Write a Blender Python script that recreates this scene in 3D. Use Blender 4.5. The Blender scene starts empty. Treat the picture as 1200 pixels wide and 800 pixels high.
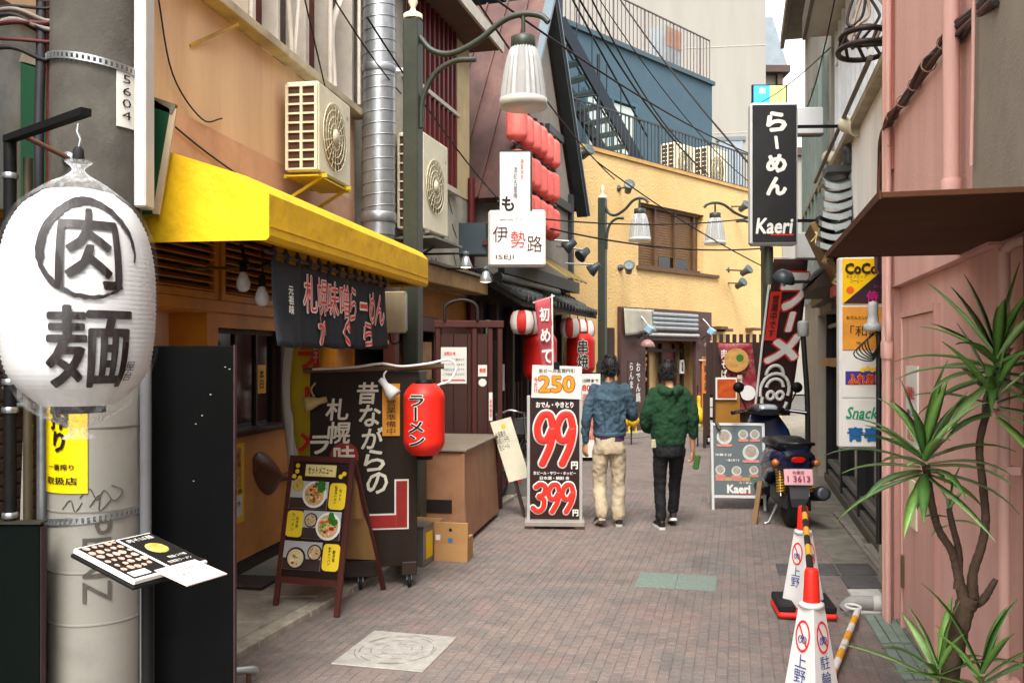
import bpy, bmesh, math, random
from mathutils import Vector, Matrix
R = math.radians
rnd = random.Random(11)
scene = bpy.context.scene
col = scene.collection
# ---------------------------------------------------------------- camera, sky, sun, exposure
FPX, EYE, HOR = 1067.0, 1.75, 415.0          # focal length in px of a 1200 wide frame, eye height, horizon row
cam_d = bpy.data.cameras.new('camera')
cam_d.sensor_width = 36.0
cam_d.lens = FPX / 1200 * 36
cam_d.shift_y = 15 / 1200
cam_d.clip_start = 0.05
cam_d.clip_end = 500
cam = bpy.data.objects.new('camera', cam_d)
cam.location = (0, 0, EYE)
cam.rotation_euler = (R(90), 0, 0)
col.objects.link(cam)
scene.camera = cam
SUN_EL, SUN_AZ = 55, 187                      # high, hazy, from behind the camera
world = bpy.data.worlds.new('World')
scene.world = world
world.use_nodes = True
wn, wl = world.node_tree.nodes, world.node_tree.links
wn.clear()
sky = wn.new('ShaderNodeTexSky')
sky.sky_type = 'NISHITA'
sky.sun_disc = False
sky.sun_elevation = R(SUN_EL)
sky.sun_rotation = R(SUN_AZ)
sky.dust_density = 4.0
sky.air_density = 1.0
sky.ozone_density = 1.0
hs = wn.new('ShaderNodeHueSaturation')
hs.inputs['Saturation'].default_value = 0.16
bgn = wn.new('ShaderNodeBackground')
bgn.inputs['Strength'].default_value = 0.15
won = wn.new('ShaderNodeOutputWorld')
wl.new(sky.outputs[0], hs.inputs['Color'])
wl.new(hs.outputs[0], bgn.inputs['Color'])
wl.new(bgn.outputs[0], won.inputs['Surface'])
sun_d = bpy.data.lights.new('sun', 'SUN')
sun_d.energy = .75
sun_d.angle = R(20)
sun_d.color = (1.0, 0.96, 0.9)
sun = bpy.data.objects.new('sun', sun_d)
_v = Vector((math.sin(R(SUN_AZ)) * math.cos(R(SUN_EL)), math.cos(R(SUN_AZ)) * math.cos(R(SUN_EL)), math.sin(R(SUN_EL))))
sun.rotation_euler = _v.to_track_quat('Z', 'Y').to_euler()
sun.location = (0, 0, 30)
col.objects.link(sun)
scene.view_settings.view_transform = 'Standard'
scene.view_settings.look = 'None'
scene.view_settings.exposure = 1.95
scene.view_settings.gamma = 1.0
scene.view_settings.use_curve_mapping = False
scene.render.engine = 'CYCLES'
scene.cycles.max_bounces = 10
scene.cycles.diffuse_bounces = 6
scene.cycles.transparent_max_bounces = 12
scene.cycles.use_denoising = True
scene.cycles.sample_clamp_indirect = 6


# ---------------------------------------------------------------- helpers
def at(px, py, d):
    return Vector(((px - 600) * d / FPX, d, EYE - (py - HOR) * d / FPX))


def gp(px, py, z=0.0):
    return at(px, py, FPX * (EYE - z) / (py - HOR))


def c(h, k=1.0):
    o = []
    for i in (0, 2, 4):
        v = int(h[i:i + 2], 16) / 255
        o.append((v / 12.92 if v <= .04045 else ((v + .055) / 1.055) ** 2.4) * k)
    return tuple(o) + (1,)


MATS = {}


def mat(name, colour, rough=.6, var=.12, scale=6.0, bump=.15, bscale=60.0, metal=0.0, dirt=0.0, dcol='4a4038',
        dscale=1.7, spec=.3, space='Object', streak=False, emit=0.0, trans=0.0, alpha=1.0, island=0.0, bdist=.004, sub=0.0):
    """procedural surface: base colour with two scales of tone, patches of wear and fine relief"""
    if name in MATS:
        return MATS[name]
    m = bpy.data.materials.new(name)
    MATS[name] = m
    m.use_nodes = True
    n, l = m.node_tree.nodes, m.node_tree.links
    b = n['Principled BSDF']
    base = c(colour) if isinstance(colour, str) else colour
    tc = n.new('ShaderNodeTexCoord')
    vec = tc.outputs['Object']
    if space == 'World':
        g = n.new('ShaderNodeNewGeometry')
        vec = g.outputs['Position']
    if streak:
        mp = n.new('ShaderNodeMapping')
        mp.inputs['Scale'].default_value = (1, 1, .12)
        l.new(vec, mp.inputs['Vector'])
        svec = mp.outputs[0]
    else:
        svec = vec
    n1 = n.new('ShaderNodeTexNoise')
    n1.inputs['Scale'].default_value = scale
    n1.inputs['Detail'].default_value = 6
    n1.inputs['Roughness'].default_value = .65
    l.new(svec, n1.inputs['Vector'])
    mr = n.new('ShaderNodeMapRange')
    mr.inputs[1].default_value = .3
    mr.inputs[2].default_value = .7
    mr.inputs[3].default_value = 1 - var
    mr.inputs[4].default_value = 1 + var * .7
    l.new(n1.outputs['Fac'], mr.inputs[0])
    mul = n.new('ShaderNodeVectorMath')
    mul.operation = 'SCALE'
    mul.inputs[0].default_value = base[:3]
    l.new(mr.outputs[0], mul.inputs['Scale'])
    cur = mul.outputs[0]
    if island > 0:
        g2 = n.new('ShaderNodeNewGeometry')
        oi = n.new('ShaderNodeObjectInfo')
        ad = n.new('ShaderNodeMath')
        ad.operation = 'ADD'
        l.new(g2.outputs['Random Per Island'], ad.inputs[0])
        l.new(oi.outputs['Random'], ad.inputs[1])
        fr = n.new('ShaderNodeMath')
        fr.operation = 'FRACT'
        l.new(ad.outputs[0], fr.inputs[0])
        m2 = n.new('ShaderNodeMapRange')
        m2.inputs[3].default_value = 1 - island
        m2.inputs[4].default_value = 1 + island
        l.new(fr.outputs[0], m2.inputs[0])
        mu2 = n.new('ShaderNodeVectorMath')
        mu2.operation = 'SCALE'
        l.new(cur, mu2.inputs[0])
        l.new(m2.outputs[0], mu2.inputs['Scale'])
        cur = mu2.outputs[0]
    if dirt > 0:
        n2 = n.new('ShaderNodeTexNoise')
        n2.inputs['Scale'].default_value = dscale
        n2.inputs['Detail'].default_value = 9
        n2.inputs['Roughness'].default_value = .72
        l.new(svec, n2.inputs['Vector'])
        m3 = n.new('ShaderNodeMapRange')
        m3.inputs[1].default_value = .48
        m3.inputs[2].default_value = .72
        m3.inputs[4].default_value = dirt
        l.new(n2.outputs['Fac'], m3.inputs[0])
        mx = n.new('ShaderNodeMix')
        mx.data_type = 'RGBA'
        mx.inputs['B'].default_value = c(dcol)
        for i in mx.inputs:
            if i.name == 'Factor' and i.type == 'VALUE':
                l.new(m3.outputs[0], i)
                break
        ins = [i for i in mx.inputs if i.type == 'RGBA']
        l.new(cur, ins[0])
        ins[1].default_value = c(dcol)
        cur = [o for o in mx.outputs if o.type == 'RGBA'][0]
    l.new(cur, b.inputs['Base Color'])
    b.inputs['Roughness'].default_value = rough
    b.inputs['Metallic'].default_value = metal
    b.inputs['Specular IOR Level'].default_value = spec
    if emit:
        l.new(cur, b.inputs['Emission Color'])
        b.inputs['Emission Strength'].default_value = emit
    if trans:
        b.inputs['Transmission Weight'].default_value = trans
    if alpha < 1:
        b.inputs['Alpha'].default_value = alpha
    if sub:
        b.inputs['Subsurface Weight'].default_value = sub
        b.inputs['Subsurface Radius'].default_value = (.02, .01, .006)
    if bump > 0:
        n3 = n.new('ShaderNodeTexNoise')
        n3.inputs['Scale'].default_value = bscale
        n3.inputs['Detail'].default_value = 4
        l.new(vec, n3.inputs['Vector'])
        bp = n.new('ShaderNodeBump')
        bp.inputs['Strength'].default_value = min(1, bump)
        bp.inputs['Distance'].default_value = bdist
        l.new(n3.outputs['Fac'], bp.inputs['Height'])
        l.new(bp.outputs[0], b.inputs['Normal'])
    return m


def tag(o, label=None, cat=None, group=None, kind=None):
    if label:
        o['label'] = label
    if cat:
        o['category'] = cat
    if group:
        o['group'] = group
    if kind:
        o['kind'] = kind
    return o


def thing(name, label, cat, loc=(0, 0, 0), rz=0, group=None, kind=None):
    o = bpy.data.objects.new(name, None)
    o.empty_display_size = .1
    o.location = loc
    o.rotation_euler = (0, 0, R(rz))
    col.objects.link(o)
    return tag(o, label, cat, group, kind)


def cr(pts, n=6):
    """Catmull-Rom curve through pts"""
    P = [Vector(p) for p in pts]
    P = [P[0] * 2 - P[1]] + P + [P[-1] * 2 - P[-2]]
    o = []
    for i in range(1, len(P) - 2):
        a, b, d, e = P[i - 1], P[i], P[i + 1], P[i + 2]
        for k in range(n):
            t = k / n
            o.append(.5 * ((2 * b) + (d - a) * t + (2 * a - 5 * b + 4 * d - e) * t * t + (3 * b - a - 3 * d + e) * t ** 3))
    o.append(P[-2])
    return o


def sag(a, b, s, n=14):
    a, b = Vector(a), Vector(b)
    return [a.lerp(b, i / n) - Vector((0, 0, s * 4 * (i / n) * (1 - i / n))) for i in range(n + 1)]


class MB:
    """collects shapes; build() links them as ONE mesh object"""

    def __init__(s):
        s.v, s.f, s.sm = [], [], []

    def add(s, vs, fs, sm=False):
        o = len(s.v)
        s.v += [tuple(v) for v in vs]
        s.f += [tuple(i + o for i in f) for f in fs]
        s.sm += [sm] * len(fs)
        return s

    def hexa(s, p):
        return s.add(p, [(0, 3, 2, 1), (4, 5, 6, 7), (0, 1, 5, 4), (1, 2, 6, 5), (2, 3, 7, 6), (3, 0, 4, 7)])

    def box(s, ce, sz, M=None):
        ce = Vector(ce)
        x, y, z = sz[0] / 2, sz[1] / 2, sz[2] / 2
        p = [Vector(q) for q in ((-x, -y, -z), (x, -y, -z), (x, y, -z), (-x, y, -z), (-x, -y, z), (x, -y, z), (x, y, z), (-x, y, z))]
        if M is not None:
            p = [M @ q for q in p]
        return s.hexa([q + ce for q in p])

    def bx(s, x0, x1, y0, y1, z0, z1):
        return s.box(((x0 + x1) / 2, (y0 + y1) / 2, (z0 + z1) / 2), (abs(x1 - x0), abs(y1 - y0), abs(z1 - z0)))

    def beam(s, a, b, w, h, up=(0, 0, 1)):
        a, b = Vector(a), Vector(b)
        d = (b - a)
        L = d.length
        d.normalize()
        u = Vector(up)
        x = d.cross(u)
        if x.length < 1e-4:
            x = d.cross(Vector((1, 0, 0)))
        x.normalize()
        u = x.cross(d)
        M = Matrix((x, d, u)).transposed()
        return s.box((a + b) / 2, (w, L, h), M)

    def prism(s, poly, y0, y1, ax='y'):
        """polygon given in (x,z) extruded along y ('y'), in (y,z) along x ('x'), in (x,y) along z ('z')"""
        n = len(poly)

        def P(q, t):
            return {'y': (q[0], t, q[1]), 'x': (t, q[0], q[1]), 'z': (q[0], q[1], t)}[ax]
        vs = [P(q, y0) for q in poly] + [P(q, y1) for q in poly]
        fs = [tuple(range(n)), tuple(range(2 * n - 1, n - 1, -1))] + [(i, (i + 1) % n, n + (i + 1) % n, n + i) for i in range(n)]
        return s.add(vs, fs)

    def tube(s, pts, r, n=8, caps=True, sm=True):
        P = [Vector(p) for p in pts]
        rs = r if isinstance(r, (list, tuple)) else [r] * len(P)
        vs, fs = [], []
        up = None
        for i, p in enumerate(P):
            t = (P[min(i + 1, len(P) - 1)] - P[max(i - 1, 0)])
            if t.length < 1e-9:
                t = Vector((0, 0, 1))
            t.normalize()
            if up is None:
                up = Vector((0, 0, 1)) if abs(t.z) < .9 else Vector((1, 0, 0))
            x = t.cross(up)
            if x.length < 1e-6:
                x = t.orthogonal()
            x.normalize()
            up = x.cross(t)
            for k in range(n):
                a = 2 * math.pi * k / n
                vs.append(p + (x * math.cos(a) + up * math.sin(a)) * rs[i])
        for i in range(len(P) - 1):
            for k in range(n):
                fs.append((i * n + k, i * n + (k + 1) % n, (i + 1) * n + (k + 1) % n, (i + 1) * n + k))
        s.add(vs, fs, sm)
        if caps:
            s.add(vs[:n], [tuple(range(n - 1, -1, -1))])
            s.add(vs[-n:], [tuple(range(n))])
        return s

    def lathe(s, prof, n=20, ce=(0, 0, 0), M=None, sm=True, wob=None):
        ce = Vector(ce)
        vs, fs = [], []
        for i, (r, z) in enumerate(prof):
            for k in range(n):
                a = 2 * math.pi * k / n
                rr = r if wob is None else wob(r, z, a)
                q = Vector((rr * math.cos(a), rr * math.sin(a), z))
                if M is not None:
                    q = M @ q
                vs.append(q + ce)
        for i in range(len(prof) - 1):
            for k in range(n):
                fs.append((i * n + k, i * n + (k + 1) % n, (i + 1) * n + (k + 1) % n, (i + 1) * n + k))
        s.add(vs, fs, sm)
        if prof[0][0] > 1e-4:
            s.add(vs[:n], [tuple(range(n - 1, -1, -1))])
        if prof[-1][0] > 1e-4:
            s.add(vs[-n:], [tuple(range(n))])
        return s

    def loft(s, rings, sm=True, caps=True):
        """closed rings of equal count"""
        n = len(rings[0])
        vs = [q for r in rings for q in r]
        fs = [(i * n + k, i * n + (k + 1) % n, (i + 1) * n + (k + 1) % n, (i + 1) * n + k) for i in range(len(rings) - 1) for k in range(n)]
        s.add(vs, fs, sm)
        if caps:
            s.add(rings[0], [tuple(range(n - 1, -1, -1))], sm)
            s.add(rings[-1], [tuple(range(n))], sm)
        return s

    def grid(s, fn, nu, nv, sm=True):
        vs = [fn(i / nu, j / nv) for j in range(nv + 1) for i in range(nu + 1)]
        fs = [(j * (nu + 1) + i, j * (nu + 1) + i + 1, (j + 1) * (nu + 1) + i + 1, (j + 1) * (nu + 1) + i) for j in range(nv) for i in range(nu)]
        return s.add(vs, fs, sm)

    def mesh(s, name, bev=0.0, weld=False):
        me = bpy.data.meshes.new(name)
        me.from_pydata(s.v, [], s.f)
        me.polygons.foreach_set('use_smooth', s.sm)
        bm = bmesh.new()
        bm.from_mesh(me)
        if weld:
            bmesh.ops.remove_doubles(bm, verts=bm.verts, dist=1e-5)
        bmesh.ops.recalc_face_normals(bm, faces=bm.faces)
        if bev > 0:
            ed = [e for e in bm.edges if len(e.link_faces) == 2 and e.calc_face_angle(0) > .6]
            bmesh.ops.bevel(bm, geom=ed, offset=bev, segments=1, affect='EDGES', clamp_overlap=True)
        bm.to_mesh(me)
        bm.free()
        return me

    def build(s, name, m, parent=None, bev=0.0, loc=None, rz=0, weld=False, solid=0):
        me = s.mesh(name, bev, weld)
        me.materials.append(m)
        o = bpy.data.objects.new(name, me)
        col.objects.link(o)
        if parent is not None:
            o.parent = parent
        if loc is not None:
            o.location = loc
        if rz:
            o.rotation_euler = (0, 0, R(rz))
        if solid:
            md = o.modifiers.new('thick', 'SOLIDIFY')
            md.thickness = solid
            md.offset = 0
        return o


    def builds(s, name, m, parent=None, bev=0.0):
        """every separate piece becomes an object of its own"""
        up = list(range(len(s.v)))

        def find(i):
            while up[i] != i:
                up[i] = up[up[i]]
                i = up[i]
            return i
        for f in s.f:
            for i in f[1:]:
                up[find(i)] = find(f[0])
        gr = {}
        for f, sm in zip(s.f, s.sm):
            gr.setdefault(find(f[0]), []).append((f, sm))
        for k, fs in gr.items():
            p = MB()
            ids = sorted({i for f, _ in fs for i in f})
            ix = {i: n for n, i in enumerate(ids)}
            p.v = [s.v[i] for i in ids]
            p.f = [tuple(ix[i] for i in f) for f, _ in fs]
            p.sm = [sm for _, sm in fs]
            p.build(name, m, parent, bev)


def stroke(par, name, m, lines, w, ce, y, flat=.12):
    """round brush strokes lying on a panel that faces -y; lines of (x, z) points round ce"""
    mb = MB()
    for ln in lines:
        P = cr([(ce[0] + x, 0, ce[1] + z) for x, z in ln], 6)
        mb.tube(P, w, 10, False)
        for q in (P[0], P[-1]):
            mb.lathe([(w * math.cos(R(a)), w * math.sin(R(a))) for a in range(-90, 91, 30)], 10, q)
    mb.v = [(a, y + b * flat, d) for a, b, d in mb.v]
    return mb.build(name, m, par)


def inst(me, name, parent, loc, rot=(0, 0, 0), sc=None):
    o = bpy.data.objects.new(name, me)
    o.location = loc
    o.rotation_euler = rot
    if sc:
        o.scale = sc
    if parent is not None:
        o.parent = parent
    col.objects.link(o)
    return o


def copy_tree(o, parent=None):
    k = o.copy()
    col.objects.link(k)
    k.parent = parent
    for ch in list(o.children):
        copy_tree(ch, k)
    return k


TXT = {}


def glyphs(s, off=0, vert=False, line=1.0):
    key = (s, vert, line)
    if key not in TXT:
        cu = bpy.data.curves.new('glyphs', 'FONT')
        cu.body = '\n'.join(s) if vert else s
        cu.size = 1
        cu.resolution_u = 2
        cu.space_line = line
        cu.align_x = 'CENTER'
        cu.fill_mode = 'FRONT'
        ob = bpy.data.objects.new('glyphs', cu)
        me = bpy.data.meshes.new_from_object(ob)
        v = [x.co.copy() for x in me.vertices]
        f = [tuple(p.vertices) for p in me.polygons]
        bpy.data.objects.remove(ob)
        bpy.data.curves.remove(cu)
        bpy.data.meshes.remove(me)
        TXT[key] = (v, f)
    return TXT[key]


def bold(rad):
    """pen offsets that thicken a letter: copies of the print laid over one another"""
    if rad < .014:
        return [(0, 0)]
    n = 5 if rad < .035 else 8
    return [(rad * math.cos(2 * math.pi * k / n + .4), rad * math.sin(2 * math.pi * k / n + .4)) for k in range(n)]


def txt(par, s, m, ce, w, h, rz=0, off=.02, vert=False, line=1.0, rx=90, ry=0, th=.004, shear=0.0, out=None, outoff=.05, name='lettering', warp=None):
    """lettering fitted into w x h round ce, facing -y at rz=0; out = material of an outline behind it"""
    v, f = glyphs(s, 0, vert, line)
    ex = min(off, .05)
    xs = [q.x for q in v]
    ys = [q.y for q in v]
    sx, sy = w / (max(xs) - min(xs) + 2 * ex), h / (max(ys) - min(ys) + 2 * ex)
    mx, my = (max(xs) + min(xs)) / 2, (max(ys) + min(ys)) / 2
    M = Matrix.Translation(Vector(ce)) @ Matrix.Rotation(R(rz), 4, 'Z') @ Matrix.Rotation(R(rx), 4, 'X') @ Matrix.Rotation(R(ry), 4, 'Z')
    if warp:                      # cut the letters finer before bending them
        bm = bmesh.new()
        bv = [bm.verts.new((q.x * sx, q.y * sy, 0)) for q in v]
        for q in f:
            try:
                bm.faces.new([bv[i] for i in q])
            except ValueError:
                pass
        bmesh.ops.triangulate(bm, faces=bm.faces[:])
        lim = max(w, h) / (9 if not vert else 5 * max(1, len(s) * .7))
        for _ in range(5):
            ed = [e for e in bm.edges if e.calc_length() > lim]
            if not ed:
                break
            bmesh.ops.subdivide_edges(bm, edges=ed, cuts=1)
            bmesh.ops.triangulate(bm, faces=[fc for fc in bm.faces if len(fc.verts) > 3])
        bm.verts.index_update()
        v = [Vector((q.co.x / sx, q.co.y / sy, 0)) for q in bm.verts]
        f = [tuple(q.index for q in fc.verts) for fc in bm.faces]
        bm.free()
    res = None
    for mm, rad, z0 in [(m, off, th)] + ([(out, off + outoff, th * .4)] if out else []):
        mb = MB()
        for k, (dx, dy) in enumerate(bold(rad)):
            pts = []
            for q in v:
                y = (q.y + dy - my) * sy
                p = M @ Vector(((q.x + dx - mx) * sx + shear * y, y, z0 + k * .0002))
                pts.append(warp(p) if warp else p)
            mb.add(pts, f)
        me = bpy.data.meshes.new(name)
        me.from_pydata(mb.v, [], mb.f)
        me.materials.append(mm)
        o = bpy.data.objects.new(name, me)
        col.objects.link(o)
        o.parent = par
        res = res or o
    return res


def disc(mb, ce, r, n=18, rz=0, th=.003, sx=1.0, sz=1.0):
    """thin round print facing -y"""
    M = Matrix.Rotation(R(rz), 3, 'Z')
    p0 = [Vector(ce) + M @ Vector((r * sx * math.cos(2 * math.pi * k / n), -th, r * sz * math.sin(2 * math.pi * k / n))) for k in range(n)]
    p1 = [Vector(ce) + M @ Vector((r * sx * math.cos(2 * math.pi * k / n), .0005, r * sz * math.sin(2 * math.pi * k / n))) for k in range(n)]
    mb.loft([p1, p0], sm=False)
    return mb


# ---------------------------------------------------------------- shared materials
WHITE = mat('white_paint', 'dcdad2', .5, .06, 5, .05, dirt=.25, dcol='9a958a')
BLACKP = mat('black_paint', '121211', .55, .2, 5, .08, 80, dirt=.3, dcol='2a2826', spec=.12)
INK = mat('black_ink', '17120f', .6, .25, 14, 0)
WINK = mat('white_ink', 'd2cfc6', .6, .1, 14, 0)
RINK = mat('red_ink', 'c8281c', .5, .12, 14, 0)
GREENP = mat('dark_green_paint', '33382f', .42, .15, 8, .08, 90, dirt=.3, dcol='5a5448')
STEEL = mat('galvanised_steel', 'a9adae', .38, .18, 9, .1, 50, metal=.85, dirt=.35, dcol='6d6a64')
ALU = mat('aluminium_frame', 'b9b8b2', .35, .08, 8, .03, metal=.6)
DWOOD = mat('dark_wood', '36241b', .55, .3, 5, .25, 30, streak=True, dirt=.4, dcol='1b120d')
RWOOD = mat('red_brown_wood', '47201a', .5, .25, 6, .15, 40, streak=True)
RUBBER = mat('black_rubber', '161616', .75, .2, 10, .1)
WIRE = mat('black_cable', '1c1816', .6, .2, 10, 0)
CHROME = mat('chrome', 'd0d0d0', .12, .05, 5, 0, metal=1)
GLASSD = mat('dark_glass', '14140f', .08, .3, 2, 0, spec=.6)
CREAM = mat('cream_plastic', 'cfc6a8', .45, .08, 6, .03, dirt=.25, dcol='8d8063')
PAPER = mat('paper', 'd0ccc2', .7, .05, 8, 0)
# ================================================================ SETTING
ang = 14.0
DIR = Vector((math.sin(R(ang)), math.cos(R(ang)), 0))


def kerbX(d):
    return -1.52 + .277 * (d - 5.41)


def gutX(d):
    return 2.23 + .2134 * (d - 5.41)


g = MB()
g.add([(-150, -60, -.06), (150, -60, -.06), (150, 250, -.06), (-150, 250, -.06)], [(0, 1, 2, 3)])
tag(g.build('ground', mat('ground_asphalt', '57534e', .9, .2, 2, .4, 30, space='World')), kind='structure')

# street: mortar bed, then every near brick as a piece
mb = MB()
mb.add([(kerbX(.5), .5, 0), (gutX(.5), .5, 0), (gutX(16), 16, 0), (9, 26, 0), (9, 30, 0), (-3, 30, 0), (kerbX(16), 16, 0)], [tuple(range(7))])


def brick_material(name, joints):
    m = bpy.data.materials.new(name)
    m.use_nodes = True
    n, l = m.node_tree.nodes, m.node_tree.links
    b = n['Principled BSDF']
    b.inputs['Roughness'].default_value = .8
    ge = n.new('ShaderNodeNewGeometry')
    mp = n.new('ShaderNodeMapping')
    mp.inputs['Rotation'].default_value = (0, 0, R(ang))
    l.new(ge.outputs['Position'], mp.inputs['Vector'])

    def noise(sc, det=6, ro=.65, vec=None):
        t = n.new('ShaderNodeTexNoise')
        t.inputs['Scale'].default_value = sc
        t.inputs['Detail'].default_value = det
        t.inputs['Roughness'].default_value = ro
        l.new(vec or mp.outputs[0], t.inputs['Vector'])
        return t.outputs['Fac']

    def ramp(fac, stops):
        r = n.new('ShaderNodeValToRGB')
        e = r.color_ramp.elements
        while len(e) > 1:
            e.remove(e[-1])
        e[0].position, e[0].color = stops[0][0], stops[0][1]
        for p, cc in stops[1:]:
            x = e.new(p)
            x.color = cc
        l.new(fac, r.inputs[0])
        return r.outputs[0]

    def mix(f, a, b_, mode='MIX'):
        x = n.new('ShaderNodeMix')
        x.data_type = 'RGBA'
        x.blend_type = mode
        ii = [i for i in x.inputs if i.type == 'RGBA']
        if isinstance(f, float):
            x.inputs[0].default_value = f
        else:
            l.new(f, x.inputs[0])
        for s_, i in ((a, ii[0]), (b_, ii[1])):
            if isinstance(s_, tuple):
                i.default_value = s_
            else:
                l.new(s_, i)
        return [o for o in x.outputs if o.type == 'RGBA'][0]
    big = ramp(noise(1.1, 8, .68), [(.28, c('6f6b67')), (.4, c('827a75')), (.48, c('928078')), (.54, c('7d7671')), (.62, c('997f79')), (.7, c('817973')), (.8, c('998680'))])
    add = n.new('ShaderNodeMath')
    add.operation = 'ADD'
    oi = n.new('ShaderNodeObjectInfo')
    l.new(ge.outputs['Random Per Island'], add.inputs[0])
    l.new(oi.outputs['Random'], add.inputs[1])
    fr = n.new('ShaderNodeMath')
    fr.operation = 'FRACT'
    l.new(add.outputs[0], fr.inputs[0])
    per = ramp(fr.outputs[0], [(0, (.9, .9, .9, 1)), (.3, (.96, .96, .96, 1)), (.7, (1.03, 1.01, 1.0, 1)), (1, (1.1, 1.06, 1.05, 1))])
    cc = mix(1.0, big, per, 'MULTIPLY') if not joints else big
    sp = ramp(noise(90, 3, .8), [(.3, (.6, .6, .6, 1)), (.5, (1, 1, 1, 1)), (.7, (1.45, 1.42, 1.4, 1))])
    cc = mix(.8, cc, sp, 'MULTIPLY')
    st_ = ramp(noise(4.5, 6, .7), [(.3, (.78, .78, .78, 1)), (.5, (1, 1, 1, 1)), (.72, (1.12, 1.1, 1.08, 1))])
    cc = mix(.9, cc, st_, 'MULTIPLY')
    gr = n.new('ShaderNodeMapRange')
    gr.inputs[1].default_value = .5
    gr.inputs[2].default_value = .72
    l.new(noise(.55, 8, .7), gr.inputs[0])
    gm = n.new('ShaderNodeMath')
    gm.operation = 'MULTIPLY'
    gm.inputs[1].default_value = .55
    l.new(gr.outputs[0], gm.inputs[0])
    cc = mix(gm.outputs[0], cc, c('665f58'), 'MIX')
    vo = n.new('ShaderNodeTexVoronoi')
    vo.inputs['Scale'].default_value = 2.6
    l.new(mp.outputs[0], vo.inputs['Vector'])
    gs = n.new('ShaderNodeMapRange')
    gs.inputs[1].default_value = .05
    gs.inputs[2].default_value = .065
    gs.inputs[3].default_value = .45
    gs.inputs[4].default_value = 0
    l.new(vo.outputs['Distance'], gs.inputs[0])
    cc = mix(gs.outputs[0], cc, c('4a4541'), 'MIX')
    cc = mix(1.0, cc, (.61, .62, .61, 1), 'MULTIPLY')
    if joints:
        bt = n.new('ShaderNodeTexBrick')
        bt.inputs['Scale'].default_value = 1
        bt.inputs['Brick Width'].default_value = .0615
        bt.inputs['Row Height'].default_value = .072
        bt.inputs['Mortar Size'].default_value = .004
        bt.inputs['Color1'].default_value = (.85, .85, .85, 1)
        bt.inputs['Color2'].default_value = (1.12, 1.06, 1.04, 1)
        bt.inputs['Mortar'].default_value = (.8, .78, .76, 1)
        l.new(mp.outputs[0], bt.inputs['Vector'])
        cc = mix(.85, cc, bt.outputs['Color'], 'MULTIPLY')
    l.new(cc, b.inputs['Base Color'])
    bp = n.new('ShaderNodeBump')
    bp.inputs['Strength'].default_value = .35
    bp.inputs['Distance'].default_value = .003
    l.new(noise(140, 3, .7), bp.inputs['Height'])
    l.new(bp.outputs[0], b.inputs['Normal'])
    return m


BRICK = brick_material('street_brick', False)
street = mb.build('street_pavement', brick_material('street_brick_far', True))
tag(street, kind='structure')
# bricks in the street frame
fo = Vector((.3, 5.0, 0))
fx, fy = Vector((math.cos(R(ang)), -math.sin(R(ang)), 0)), DIR
slab_c = gp(465, 762)
slab_hw, slab_hd = .275, .315
tile_c = gp(793, 681)


def loc_uv(p):
    q = p - fo
    return q.dot(fx), q.dot(fy)


su, sv = loc_uv(slab_c)
tu, tv = loc_uv(tile_c)
BW, BL = .0615, .072


def brick_pts(u, v, w, l_, j):
    h = .0035 + j
    e = .0025
    a = [(u, v), (u + w, v), (u + w, v + l_), (u, v + l_)]
    b_ = [(u + e, v + e), (u + w - e, v + e), (u + w - e, v + l_ - e), (u + e, v + l_ - e)]
    lo = [fo + fx * q[0] + fy * q[1] + Vector((0, 0, .0005)) for q in a]
    hi = [fo + fx * q[0] + fy * q[1] + Vector((0, 0, h)) for q in b_]
    return lo + hi


BF = [(4, 5, 6, 7), (0, 1, 5, 4), (1, 2, 6, 5), (2, 3, 7, 6), (3, 0, 4, 7)]
allb = []
for i in range(-60, 60):
    for j in range(-14, 116):
        u, v = i * BW, j * BL + (BL / 2 if i % 2 else 0)
        uc, vc = u + BW / 2, v + BL / 2
        p = fo + fx * uc + fy * vc
        if p.y < 4.35 or p.y > 12 or p.x < kerbX(p.y) + .045 or p.x > gutX(p.y) - .045:
            continue
        if abs(uc - su) < slab_hw + .03 and abs(vc - sv) < slab_hd + .04:
            continue
        if abs(uc - tu) < .3 + .03 and abs(vc - tv) < .235 + .04:
            continue
        allb.append((u, v, p))
vis = [b for b in allb if -.545 < b[2].x / b[2].y < .36 and b[2].y > 4.93]
vis.sort(key=lambda b: b[2].y)
near = set((b[0], b[1]) for b in vis[:300])
fm = MB()
for (u, v, p) in allb:
    w, l_ = BW - .004, BL - .0022
    j = rnd.uniform(-.0012, .0012)
    if (u, v) in near:
        m1 = MB()
        m1.add(brick_pts(u, v, w, l_, j), BF)
        me = bpy.data.meshes.new('brick')
        me.from_pydata(m1.v, [], m1.f)
        me.materials.append(BRICK)
        inst(me, 'brick', street, (0, 0, 0))
    else:
        fm.add(brick_pts(u, v, w, l_, j), BF)
me = bpy.data.meshes.new('brick_field')
me.from_pydata(fm.v, [], fm.f)
me.materials.append(BRICK)
tag(inst(me, 'brick_field', street, (0, 0, 0)), kind='stuff')


def fslab(u0, u1, v0, v1, z0, z1):
    lo = [fo + fx * a + fy * b + Vector((0, 0, z0)) for a, b in ((u0, v0), (u1, v0), (u1, v1), (u0, v1))]
    hi = [fo + fx * a + fy * b + Vector((0, 0, z1)) for a, b in ((u0, v0), (u1, v0), (u1, v1), (u0, v1))]
    return MB().hexa(lo + hi)


GT = mat('green_stone', '6c7a70', .7, .3, 40, .2, 90, space='World', dirt=.3, dcol='6d6d62')
for k in (0, 1):
    fslab(tu - .3 + k * .302, tu - .002 + k * .302, tv - .235, tv + .235, 0, .005).build('paving_tile', GT, street, bev=.002)
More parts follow.
